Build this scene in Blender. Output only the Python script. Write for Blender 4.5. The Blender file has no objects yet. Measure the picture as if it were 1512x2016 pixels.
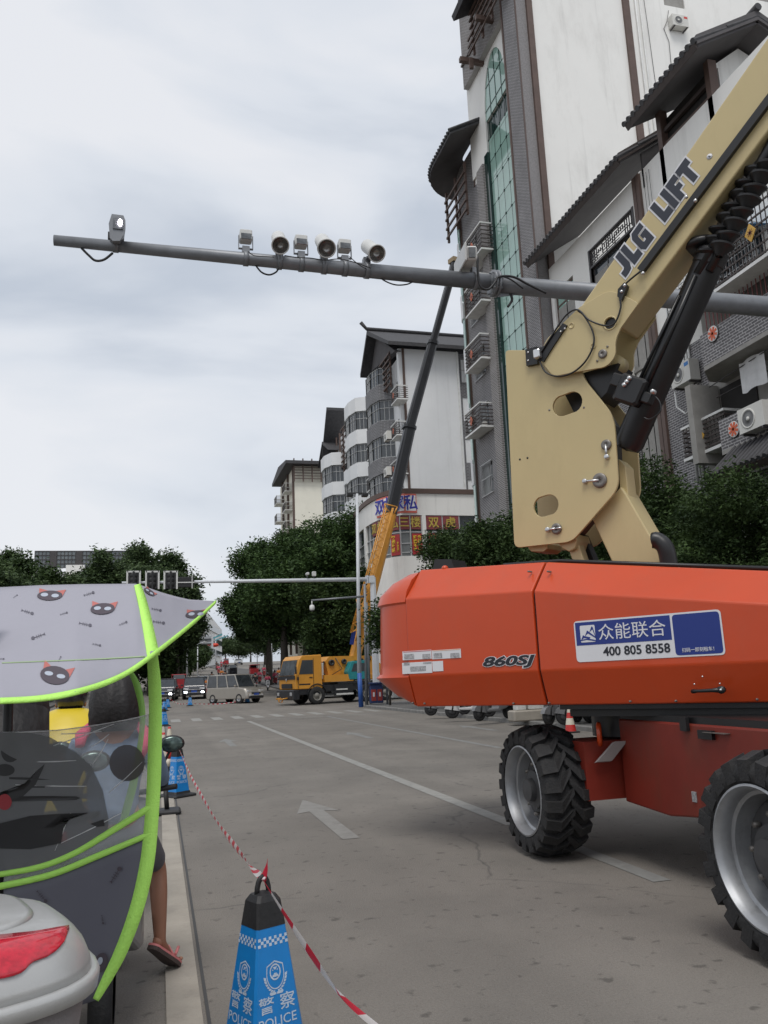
import bpy, bmesh, math, random
import numpy as np
from mathutils import Vector, Matrix
random.seed(7); RNG = np.random.default_rng(7)
SC = bpy.context.scene; COL = SC.collection; PI = math.pi

# ------------------------------------------------------------------ camera
FPX = 1630.; YAW = math.radians(15.4); PITCH = math.radians(11.2); ROLL = 0.042; EYE = 1.6
_f = Vector((math.sin(YAW)*math.cos(PITCH), math.cos(YAW)*math.cos(PITCH), math.sin(PITCH)))
_r0 = Vector((math.cos(YAW), -math.sin(YAW), 0)); _u0 = _r0.cross(_f)
_R = math.cos(ROLL)*_r0 - math.sin(ROLL)*_u0; _U = math.cos(ROLL)*_u0 + math.sin(ROLL)*_r0
cd = bpy.data.cameras.new('camera'); cam = bpy.data.objects.new('camera', cd); COL.objects.link(cam)
cd.sensor_fit = 'VERTICAL'; cd.sensor_height = 36; cd.lens = 36*FPX/2016; cd.clip_start = 0.05; cd.clip_end = 5000
cam.matrix_world = Matrix(((_R.x, _U.x, -_f.x, 0), (_R.y, _U.y, -_f.y, 0), (_R.z, _U.z, -_f.z, EYE), (0, 0, 0, 1)))
SC.camera = cam
OEYE = Vector((0, 0, EYE))

# ------------------------------------------------------------------ world, sun, exposure
SUN_EL = math.radians(62); SUN_AZ = math.radians(200)
w = bpy.data.worlds.new('World'); SC.world = w; w.use_nodes = True
nt = w.node_tree; nt.nodes.clear()
def N(t, **k):
    n = nt.nodes.new(t)
    for a, b in k.items(): setattr(n, a, b)
    return n
sky = N('ShaderNodeTexSky', sky_type='NISHITA', sun_disc=False, sun_elevation=SUN_EL, sun_rotation=SUN_AZ, air_density=1.2, dust_density=2.5)
tc = N('ShaderNodeTexCoord'); mp = N('ShaderNodeMapping'); mp.inputs['Scale'].default_value = (1, 1, 2.6)
nz = N('ShaderNodeTexNoise'); nz.inputs['Scale'].default_value = 1.9; nz.inputs['Detail'].default_value = 6; nz.inputs['Roughness'].default_value = .47; nz.inputs['Distortion'].default_value = .35
cr = N('ShaderNodeValToRGB')
cr.color_ramp.elements[0].position = .40; cr.color_ramp.elements[0].color = (3.75, 4.1, 4.65, 1)
cr.color_ramp.elements[1].position = .59; cr.color_ramp.elements[1].color = (5.65, 5.75, 6.0, 1)
_e = cr.color_ramp.elements.new(.5); _e.color = (5.0, 5.25, 5.65, 1)
mx = N('ShaderNodeMixRGB'); mx.inputs[0].default_value = .93
bg = N('ShaderNodeBackground'); bg.inputs[1].default_value = .1
ow = N('ShaderNodeOutputWorld')
L = nt.links.new
L(tc.outputs['Generated'], mp.inputs[0]); L(mp.outputs[0], nz.inputs[0]); L(nz.outputs[0], cr.inputs[0])
L(sky.outputs[0], mx.inputs[1]); L(cr.outputs[0], mx.inputs[2]); L(mx.outputs[0], bg.inputs[0]); L(bg.outputs[0], ow.inputs[0])
sl = bpy.data.lights.new('sun', 'SUN'); sl.energy = 1.15; sl.angle = math.radians(25); sl.color = (1, .97, .93)
so = bpy.data.objects.new('sun', sl); COL.objects.link(so)
so.rotation_euler = (math.radians(90)-SUN_EL, 0, PI-SUN_AZ); so.location = (0, 0, 60)
SC.view_settings.view_transform = 'Standard'; SC.view_settings.look = 'None'; SC.view_settings.exposure = .58; SC.view_settings.gamma = 1
SC.view_settings.use_curve_mapping = False

# ------------------------------------------------------------------ where a picture point lies in the place
def ray(px, py): return _f + _R*((px-756)/FPX) - _U*((py-1008)/FPX)
def onX(px, py, X): d = ray(px, py); return OEYE + d*(X/d.x)
def onY(px, py, Y): d = ray(px, py); return OEYE + d*(Y/d.y)
def onZ(px, py, Z=0.): d = ray(px, py); return OEYE + d*((Z-EYE)/d.z)

def G(y):
    """height of the road at distance y: level to the crossing, then climbing"""
    if y < 42: return 0.
    if y < 60: return .022*(y-42)**2/36
    if y < 110: return .198+.022*(y-60) + .018*(y-60)**2/100
    z0 = .198+.022*50+.018*25
    if y < 250: return z0 + .040*(y-110)
    return z0 + .040*140 + 4*(1-math.exp(-(y-250)/100.))*.2
def ground_at(px, py):
    d = ray(px, py); lo, hi = 1., 400.
    for i in range(60):
        m = (lo+hi)/2; p = OEYE + d*(m/d.y)
        if p.z < G(p.y): hi = m
        else: lo = m
    return OEYE + d*(lo/d.y)

# ------------------------------------------------------------------ materials
MATS = {}
def mat(name, col, rough=.6, metal=0., var=.12, scale=3., bump=0., bscale=40., coat=0., spec=.5, dirt=0., dirtcol=(.08,.075,.07), dscale=.8):
    if name in MATS: return MATS[name]
    m = bpy.data.materials.new(name); m.use_nodes = True; t = m.node_tree; b = t.nodes['Principled BSDF']
    b.inputs['Roughness'].default_value = rough; b.inputs['Metallic'].default_value = metal
    b.inputs['Coat Weight'].default_value = coat; b.inputs['Specular IOR Level'].default_value = spec
    tcn = t.nodes.new('ShaderNodeTexCoord'); n = t.nodes.new('ShaderNodeTexNoise'); n.inputs['Scale'].default_value = scale
    n.inputs['Detail'].default_value = 6; n.inputs['Roughness'].default_value = .6
    t.links.new(tcn.outputs['Object'], n.inputs[0])
    r = t.nodes.new('ShaderNodeValToRGB'); r.color_ramp.elements[0].position = .3; r.color_ramp.elements[1].position = .7
    r.color_ramp.elements[0].color = tuple(c*(1-var) for c in col)+(1,); r.color_ramp.elements[1].color = tuple(min(1, c*(1+var)) for c in col)+(1,)
    t.links.new(n.outputs[0], r.inputs[0]); last = r.outputs[0]
    if dirt:
        n2 = t.nodes.new('ShaderNodeTexNoise'); n2.inputs['Scale'].default_value = dscale; n2.inputs['Detail'].default_value = 9; n2.inputs['Roughness'].default_value = .72
        mpn = t.nodes.new('ShaderNodeMapping'); mpn.inputs['Scale'].default_value = (1, 1, .35); mpn.inputs['Location'].default_value = (3.1, 7.7, 1.3)
        t.links.new(tcn.outputs['Object'], mpn.inputs[0]); t.links.new(mpn.outputs[0], n2.inputs[0])
        r2 = t.nodes.new('ShaderNodeValToRGB'); r2.color_ramp.elements[0].position = .5; r2.color_ramp.elements[1].position = .75
        r2.color_ramp.elements[1].color = (dirt, dirt, dirt, 1); t.links.new(n2.outputs[0], r2.inputs[0])
        mm = t.nodes.new('ShaderNodeMixRGB'); t.links.new(r2.outputs[0], mm.inputs[0]); t.links.new(last, mm.inputs[1]); mm.inputs[2].default_value = tuple(dirtcol)+(1,)
        last = mm.outputs[0]
    t.links.new(last, b.inputs['Base Color'])
    if bump:
        n3 = t.nodes.new('ShaderNodeTexNoise'); n3.inputs['Scale'].default_value = bscale; n3.inputs['Detail'].default_value = 4
        t.links.new(tcn.outputs['Object'], n3.inputs[0]); bn = t.nodes.new('ShaderNodeBump'); bn.inputs['Strength'].default_value = bump; bn.inputs['Distance'].default_value = .02
        t.links.new(n3.outputs[0], bn.inputs['Height']); t.links.new(bn.outputs[0], b.inputs['Normal'])
    MATS[name] = m; return m
def emat(name, col, strength):
    if name in MATS: return MATS[name]
    m = mat(name, col); b = m.node_tree.nodes['Principled BSDF']; b.inputs['Emission Color'].default_value = tuple(col)+(1,); b.inputs['Emission Strength'].default_value = strength
    return m
def clearmat(name, col, alpha, rough=.1, haze=.0):
    m = bpy.data.materials.new(name); m.use_nodes = True; t = m.node_tree; t.nodes.clear()
    o = t.nodes.new('ShaderNodeOutputMaterial'); tr = t.nodes.new('ShaderNodeBsdfTransparent'); p = t.nodes.new('ShaderNodeBsdfPrincipled')
    p.inputs['Base Color'].default_value = tuple(col)+(1,); p.inputs['Roughness'].default_value = rough
    n = t.nodes.new('ShaderNodeTexNoise'); n.inputs['Scale'].default_value = 5; n.inputs['Detail'].default_value = 5
    tcn = t.nodes.new('ShaderNodeTexCoord'); mpn = t.nodes.new('ShaderNodeMapping'); mpn.inputs['Scale'].default_value = (1, 1, 3)
    t.links.new(tcn.outputs['Object'], mpn.inputs[0]); t.links.new(mpn.outputs[0], n.inputs[0])
    mr = t.nodes.new('ShaderNodeMapRange'); mr.inputs[1].default_value = .3; mr.inputs[2].default_value = .75; mr.inputs[3].default_value = alpha; mr.inputs[4].default_value = min(1, alpha+haze)
    t.links.new(n.outputs[0], mr.inputs[0]); x = t.nodes.new('ShaderNodeMixShader'); t.links.new(mr.outputs[0], x.inputs[0])
    t.links.new(tr.outputs[0], x.inputs[1]); t.links.new(p.outputs[0], x.inputs[2]); t.links.new(x.outputs[0], o.inputs[0])
    MATS[name] = m; return m
def brickmat(name, c1, c2, mortar, bw=.24, rh=.08, ms=.012):
    m = bpy.data.materials.new(name); m.use_nodes = True; t = m.node_tree; b = t.nodes['Principled BSDF']; b.inputs['Roughness'].default_value = .8
    tcn = t.nodes.new('ShaderNodeTexCoord'); s = t.nodes.new('ShaderNodeSeparateXYZ'); a = t.nodes.new('ShaderNodeMath'); c = t.nodes.new('ShaderNodeCombineXYZ')
    t.links.new(tcn.outputs['Object'], s.inputs[0]); t.links.new(s.outputs[0], a.inputs[0]); t.links.new(s.outputs[1], a.inputs[1])
    t.links.new(a.outputs[0], c.inputs[0]); t.links.new(s.outputs[2], c.inputs[1])
    br = t.nodes.new('ShaderNodeTexBrick'); br.inputs['Scale'].default_value = 1; br.inputs['Brick Width'].default_value = bw; br.inputs['Row Height'].default_value = rh
    br.inputs['Mortar Size'].default_value = ms; br.inputs['Mortar Smooth'].default_value = .2
    br.inputs['Color1'].default_value = tuple(c1)+(1,); br.inputs['Color2'].default_value = tuple(c2)+(1,); br.inputs['Mortar'].default_value = tuple(mortar)+(1,)
    t.links.new(c.outputs[0], br.inputs[0])
    n = t.nodes.new('ShaderNodeTexNoise'); n.inputs['Scale'].default_value = 1.2; n.inputs['Detail'].default_value = 6; t.links.new(tcn.outputs['Object'], n.inputs[0])
    mr = t.nodes.new('ShaderNodeMapRange'); mr.inputs[3].default_value = .7; mr.inputs[4].default_value = 1.3; t.links.new(n.outputs[0], mr.inputs[0])
    vm = t.nodes.new('ShaderNodeVectorMath'); vm.operation = 'SCALE'; t.links.new(br.outputs[0], vm.inputs[0]); t.links.new(mr.outputs[0], vm.inputs['Scale'])
    t.links.new(vm.outputs[0], b.inputs['Base Color'])
    bn = t.nodes.new('ShaderNodeBump'); bn.inputs['Strength'].default_value = .5; bn.inputs['Distance'].default_value = .01; bn.invert = True
    t.links.new(br.outputs[1], bn.inputs['Height']); t.links.new(bn.outputs[0], b.inputs['Normal'])
    MATS[name] = m; return m
def stripemat(name, cols, length):
    """bands across a tape whose UV.x runs in metres"""
    m = bpy.data.materials.new(name); m.use_nodes = True; t = m.node_tree; t.nodes.clear()
    o = t.nodes.new('ShaderNodeOutputMaterial'); p = t.nodes.new('ShaderNodeBsdfPrincipled'); tl = t.nodes.new('ShaderNodeBsdfTranslucent'); x = t.nodes.new('ShaderNodeMixShader'); x.inputs[0].default_value = .35
    uv = t.nodes.new('ShaderNodeTexCoord'); s = t.nodes.new('ShaderNodeSeparateXYZ'); t.links.new(uv.outputs['UV'], s.inputs[0])
    d = t.nodes.new('ShaderNodeMath'); d.operation = 'DIVIDE'; d.inputs[1].default_value = length; t.links.new(s.outputs[0], d.inputs[0])
    f = t.nodes.new('ShaderNodeMath'); f.operation = 'FRACT'; t.links.new(d.outputs[0], f.inputs[0])
    g = t.nodes.new('ShaderNodeMath'); g.operation = 'GREATER_THAN'; g.inputs[1].default_value = .5; t.links.new(f.outputs[0], g.inputs[0])
    mm = t.nodes.new('ShaderNodeMixRGB'); t.links.new(g.outputs[0], mm.inputs[0]); mm.inputs[1].default_value = cols[0]+(1,); mm.inputs[2].default_value = cols[1]+(1,)
    t.links.new(mm.outputs[0], p.inputs['Base Color']); t.links.new(mm.outputs[0], tl.inputs[0]); p.inputs['Roughness'].default_value = .35
    t.links.new(p.outputs[0], x.inputs[1]); t.links.new(tl.outputs[0], x.inputs[2]); t.links.new(x.outputs[0], o.inputs[0])
    MATS[name] = m; return m
def leafmat(name, col):
    m = bpy.data.materials.new(name); m.use_nodes = True; t = m.node_tree; t.nodes.clear()
    o = t.nodes.new('ShaderNodeOutputMaterial'); p = t.nodes.new('ShaderNodeBsdfPrincipled'); tl = t.nodes.new('ShaderNodeBsdfTranslucent'); x = t.nodes.new('ShaderNodeMixShader'); x.inputs[0].default_value = .18
    p.inputs['Roughness'].default_value = .6; p.inputs['Specular IOR Level'].default_value = .2
    tcn = t.nodes.new('ShaderNodeTexCoord'); n = t.nodes.new('ShaderNodeTexNoise'); n.inputs['Scale'].default_value = .9; n.inputs['Detail'].default_value = 5; n.inputs['Roughness'].default_value = .7
    t.links.new(tcn.outputs['Object'], n.inputs[0]); n.inputs['Scale'].default_value = 1.6
    r = t.nodes.new('ShaderNodeValToRGB'); r.color_ramp.elements[0].position = .38; r.color_ramp.elements[1].position = .64
    r.color_ramp.elements[0].color = tuple(c*.55 for c in col)+(1,); r.color_ramp.elements[1].color = (col[0]*2.2, col[1]*1.9, col[2]*1.5, 1)
    t.links.new(n.outputs[0], r.inputs[0]); t.links.new(r.outputs[0], p.inputs['Base Color']); t.links.new(r.outputs[0], tl.inputs[0])
    t.links.new(p.outputs[0], x.inputs[1]); t.links.new(tl.outputs[0], x.inputs[2]); t.links.new(x.outputs[0], o.inputs[0])
    MATS[name] = m; return m

# ------------------------------------------------------------------ meshes
def V(*a): return Vector(a)
class MB:
    def __init__(s): s.v = []; s.f = []; s.m = []; s.sm = []; s.uv = None
    def add(s, verts, faces, mi=0, smooth=False):
        k = len(s.v); s.v += [tuple(p) for p in verts]
        for f in faces: s.f.append(tuple(i+k for i in f)); s.m.append(mi); s.sm.append(smooth)
        return s
    def box(s, lo, hi, mi=0, M=None):
        x0, y0, z0 = lo; x1, y1, z1 = hi
        vs = [V(x, y, z) for z in (z0, z1) for y in (y0, y1) for x in (x0, x1)]
        if M is not None: vs = [M @ p for p in vs]
        return s.add(vs, [(0, 2, 3, 1), (4, 5, 7, 6), (0, 1, 5, 4), (1, 3, 7, 5), (3, 2, 6, 7), (2, 0, 4, 6)], mi)
    def bbox(s, c, d, mi=0, M=None): return s.box(tuple(c[i]-d[i]/2 for i in range(3)), tuple(c[i]+d[i]/2 for i in range(3)), mi, M)
    def cbox(s, c, d, b, mi=0, M=None):
        """box with all edges chamfered"""
        hx, hy, hz = d[0]/2, d[1]/2, d[2]/2; vs = []
        for zz, k in ((-hz, b), (-hz+b, 0), (hz-b, 0), (hz, b)):
            x, y = hx-k, hy-k
            for px, py in ((-x+b, -y), (x-b, -y), (x, -y+b), (x, y-b), (x-b, y), (-x+b, y), (-x, y-b), (-x, -y+b)): vs.append(V(c[0]+px, c[1]+py, c[2]+zz))
        if M is not None: vs = [M @ p for p in vs]
        fs = [tuple(range(7, -1, -1)), tuple(range(24, 32))]
        for r in range(3):
            for i in range(8): j = (i+1) % 8; fs.append((r*8+i, r*8+j, r*8+8+j, r*8+8+i))
        return s.add(vs, fs, mi)
    def tube(s, pts, r, n=8, mi=0, caps=True, smooth=True, flat=None):
        """round tube along points, r number or list"""
        pts = [Vector(p) for p in pts]; rs = r if isinstance(r, (list, tuple)) else [r]*len(pts)
        t0 = (pts[1]-pts[0]).normalized(); up = V(0, 0, 1) if abs(t0.z) < .9 else V(1, 0, 0)
        a = t0.cross(up).normalized(); vs = []
        for i, p in enumerate(pts):
            t = (pts[min(i+1, len(pts)-1)]-pts[max(i-1, 0)])
            t = t.normalized() if t.length > 1e-9 else t0
            a = (a - t*a.dot(t)); a = a.normalized() if a.length > 1e-6 else t.orthogonal().normalized(); b = t.cross(a)
            for k in range(n):
                q = 2*PI*k/n; vs.append(p + (a*math.cos(q) + b*math.sin(q)*(flat or 1))*rs[i])
        fs = [(i*n+k, i*n+(k+1) % n, (i+1)*n+(k+1) % n, (i+1)*n+k) for i in range(len(pts)-1) for k in range(n)]
        s.add(vs, fs, mi, smooth)
        if caps:
            k = len(s.v)-len(vs); s.f.append(tuple(k+i for i in range(n-1, -1, -1))); s.m.append(mi); s.sm.append(False)
            s.f.append(tuple(k+(len(pts)-1)*n+i for i in range(n))); s.m.append(mi); s.sm.append(False)
        return s
    def cyl(s, a, b, r, n=12, mi=0, r2=None, smooth=True): return s.tube([a, b], [r, r if r2 is None else r2], n, mi, True, smooth)
    def lathe(s, c, axis, prof, n=16, mi=0, smooth=True, closed=False):
        """prof: (radius, height along axis); mi may be a list per band"""
        ax = Vector(axis).normalized(); a = ax.orthogonal().normalized(); b = ax.cross(a); c = Vector(c); vs = []
        for r, h in prof:
            for k in range(n): q = 2*PI*k/n; vs.append(c + ax*h + (a*math.cos(q)+b*math.sin(q))*r)
        base = len(s.v); s.v += [tuple(p) for p in vs]
        for i in range(len(prof)-1):
            for k in range(n):
                s.f.append((base+i*n+k, base+i*n+(k+1) % n, base+(i+1)*n+(k+1) % n, base+(i+1)*n+k)); s.m.append(mi[i] if isinstance(mi, list) else mi); s.sm.append(smooth)
        return s
    def sphere(s, c, r, n=12, m=8, mi=0):
        r = r if isinstance(r, (tuple, list)) else (r, r, r); vs = []
        for i in range(m+1):
            ph = PI*i/m
            for k in range(n): q = 2*PI*k/n; vs.append((c[0]+r[0]*math.sin(ph)*math.cos(q), c[1]+r[1]*math.sin(ph)*math.sin(q), c[2]-r[2]*math.cos(ph)))
        return s.add(vs, [(i*n+k, i*n+(k+1) % n, (i+1)*n+(k+1) % n, (i+1)*n+k) for i in range(m) for k in range(n)], mi, True)
    def prism(s, poly, vec, mi=0, side=None):
        """poly: list of 3D points (planar, convex or simple), swept by vec"""
        n = len(poly); poly = [Vector(p) for p in poly]; vec = Vector(vec)
        nn = Vector((0, 0, 0))
        for i in range(n): nn += poly[i].cross(poly[(i+1) % n])
        if nn.dot(vec) > 0: poly.reverse()
        vs = poly + [p+vec for p in poly]
        s.add(vs, [tuple(range(n)), tuple(range(2*n-1, n-1, -1))], mi)
        k = len(s.v)-2*n
        for i in range(n): j = (i+1) % n; s.f.append((k+j, k+i, k+i+n, k+j+n)); s.m.append(mi if side is None else side); s.sm.append(False)
        return s
    def loft(s, secs, mi=0, smooth=False, caps=True):
        n = len(secs[0]); k = len(s.v)
        s.add([p for sec in secs for p in sec], [(i*n+j, i*n+(j+1) % n, (i+1)*n+(j+1) % n, (i+1)*n+j) for i in range(len(secs)-1) for j in range(n)], mi, smooth)
        if caps:
            s.f.append(tuple(k+i for i in range(n-1, -1, -1))); s.m.append(mi); s.sm.append(False)
            s.f.append(tuple(k+(len(secs)-1)*n+i for i in range(n))); s.m.append(mi); s.sm.append(False)
        return s
    def grid(s, fn, nu, nv, mi=0, smooth=True):
        vs = [fn(i/nu, j/nv) for i in range(nu+1) for j in range(nv+1)]
        return s.add(vs, [(i*(nv+1)+j, (i+1)*(nv+1)+j, (i+1)*(nv+1)+j+1, i*(nv+1)+j+1) for i in range(nu) for j in range(nv)], mi, smooth)
    def obj(s, name, mats, parent=None, w=False, kind=None, label=None, cat=None, group=None):
        mats = mats if isinstance(mats, (list, tuple)) else [mats]
        off = Vector((0, 0, 0)); loc = Vector((0, 0, 0))
        if w and parent is not None:
            q = parent
            while q is not None: off += q.location; q = q.parent
        elif w:
            a = np.array(s.v); loc = Vector(((a[:, 0].min()+a[:, 0].max())/2, (a[:, 1].min()+a[:, 1].max())/2, a[:, 2].min())); off = loc
        me = bpy.data.meshes.new(name)
        vv = np.array(s.v, dtype=float) - np.array(off)
        me.from_pydata(vv.tolist(), [], s.f)
        for m in mats: me.materials.append(m)
        me.polygons.foreach_set('material_index', s.m); me.polygons.foreach_set('use_smooth', s.sm)
        if s.uv is not None:
            ul = me.uv_layers.new(name='UVMap'); li = np.zeros(len(me.loops), dtype=np.int32); me.loops.foreach_get('vertex_index', li)
            ul.data.foreach_set('uv', np.array(s.uv, dtype=np.float32)[li].ravel())
        me.update(); o = bpy.data.objects.new(name, me); COL.objects.link(o); o.location = loc
        if parent is not None: o.parent = parent
        if kind: o['kind'] = kind
        if label: o['label'] = label
        if cat: o['category'] = cat
        if group: o['group'] = group
        return o
def thing(name, label, cat, loc=(0, 0, 0), rz=0., group=None):
    o = bpy.data.objects.new(name, None); COL.objects.link(o); o.location = loc; o.rotation_euler = (0, 0, rz); o.empty_display_size = .2
    o['label'] = label; o['category'] = cat
    if group: o['group'] = group
    return o
def part_empty(name, parent, loc, rot=(0, 0, 0), w=False):
    o = bpy.data.objects.new(name, None); COL.objects.link(o); o.parent = parent
    o.location = Vector(loc) - (Vector(parent.location) if w else Vector((0, 0, 0))); o.rotation_euler = rot; o.empty_display_size = .1
    return o
def dup(root, loc=None, rz=None, label=None, group=None, parent=None, swap=None):
    c = root.copy(); COL.objects.link(c)
    if parent is not None: c.parent = parent
    if loc is not None: c.location = loc
    if rz is not None: c.rotation_euler = (0, 0, rz)
    if label: c['label'] = label
    if group: c['group'] = group
    if swap and c.type == 'MESH':
        pairs = {a: b for a, b in swap.items()}
        if any(sl.material and sl.material.name in pairs for sl in c.material_slots):
            c.data = c.data.copy()
            for i, mm in enumerate(c.data.materials):
                if mm and mm.name in pairs: c.data.materials[i] = MATS[pairs[mm.name]]
    for ch in list(root.children): dup(ch, parent=c, swap=swap)
    return c
def shade(o, ang=40):
    me = o.data; me.polygons.foreach_set('use_smooth', [True]*len(me.polygons)); me.set_sharp_from_angle(angle=math.radians(ang)); return o
def linkdata(name, me, parent, M=None, loc=None):
    o = bpy.data.objects.new(name, me); COL.objects.link(o); o.parent = parent
    if M is not None: o.matrix_basis = M
    if loc is not None: o.location = loc
    return o
_DG = bpy.context.evaluated_depsgraph_get
def curve_mesh(cv, M, off=None):
    o = bpy.data.objects.new('tmp', cv); COL.objects.link(o); dg = _DG(); dg.update()
    me = bpy.data.meshes.new_from_object(o.evaluated_get(dg)); bpy.data.objects.remove(o); me.transform(M)
    return me
def frameM(o, x, y):
    """matrix that takes (a,b,0) to o + a x + b y"""
    x = Vector(x).normalized(); y0 = Vector(y).normalized(); z = x.cross(y0).normalized(); y1 = z.cross(x)
    return Matrix(((x.x, y1.x, z.x, o[0]), (x.y, y1.y, z.y, o[1]), (x.z, y1.z, z.z, o[2]), (0, 0, 0, 1)))
def worldoff(parent):
    off = Vector((0, 0, 0)); q = parent
    while q is not None: off += q.location; q = q.parent
    return off
def text(body, name, m, parent, o, x, y, size, bold=0., ext=.002, align='LEFT', w=True, shear=0., sx=1., spacing=1.):
    c = bpy.data.curves.new(name, 'FONT'); c.body = body; c.size = size; c.offset = bold; c.extrude = ext; c.align_x = align; c.resolution_u = 3; c.shear = shear; c.space_character = spacing
    M = frameM(o, x, y) @ Matrix.Diagonal((sx, 1, 1, 1))
    me = curve_mesh(c, M)
    if w and parent is not None: me.transform(Matrix.Translation(-worldoff(parent)))
    me.materials.clear(); me.materials.append(m)
    ob = bpy.data.objects.new(name, me); COL.objects.link(ob); ob.parent = parent
    return ob
def plate(name, loops, m, parent, o, x, y, th, w=True, bev=0.):
    """flat plate with holes from 2D loops in the frame (o,x,y), thickness th centred"""
    c = bpy.data.curves.new(name, 'CURVE'); c.dimensions = '2D'; c.fill_mode = 'BOTH'; c.extrude = th/2-bev; c.bevel_depth = bev; c.offset = -bev
    for lp in loops:
        sp = c.splines.new('POLY'); sp.points.add(len(lp)-1); sp.use_cyclic_u = True
        for i, p in enumerate(lp): sp.points[i].co = (p[0], p[1], 0, 1)
    me = curve_mesh(c, frameM(o, x, y))
    if w and parent is not None: me.transform(Matrix.Translation(-worldoff(parent)))
    me.materials.clear(); me.materials.append(m)
    ob = bpy.data.objects.new(name, me); COL.objects.link(ob); ob.parent = parent
    return ob
def roundpoly(pts, r, n=5):
    """round the corners of a 2D polygon; r number or list"""
    out = []; m = len(pts)
    for i in range(m):
        p = Vector(pts[i]); a = Vector(pts[i-1]); b = Vector(pts[(i+1) % m]); rr = r[i] if isinstance(r, (list, tuple)) else r
        da = (a-p).normalized(); db = (b-p).normalized(); k = min(rr, (a-p).length*.45, (b-p).length*.45)
        if k < 1e-5: out.append(tuple(p)); continue
        p0 = p+da*k; p1 = p+db*k
        for j in range(n+1):
            t = j/n; out.append(tuple(p0*(1-t)**2 + p*2*t*(1-t) + p1*t*t))
    return out
def slot(cx, cy, hw, hh, n=10, ang=0.):
    o = []; ca, sa = math.cos(ang), math.sin(ang)
    for k in range(2*n):
        q = 2*PI*k/(2*n); x = math.cos(q)*hh + (hw-hh if math.cos(q) > 0 else -(hw-hh)); y = math.sin(q)*hh
        o.append((cx + x*ca - y*sa, cy + x*sa + y*ca))
    return o

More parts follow.
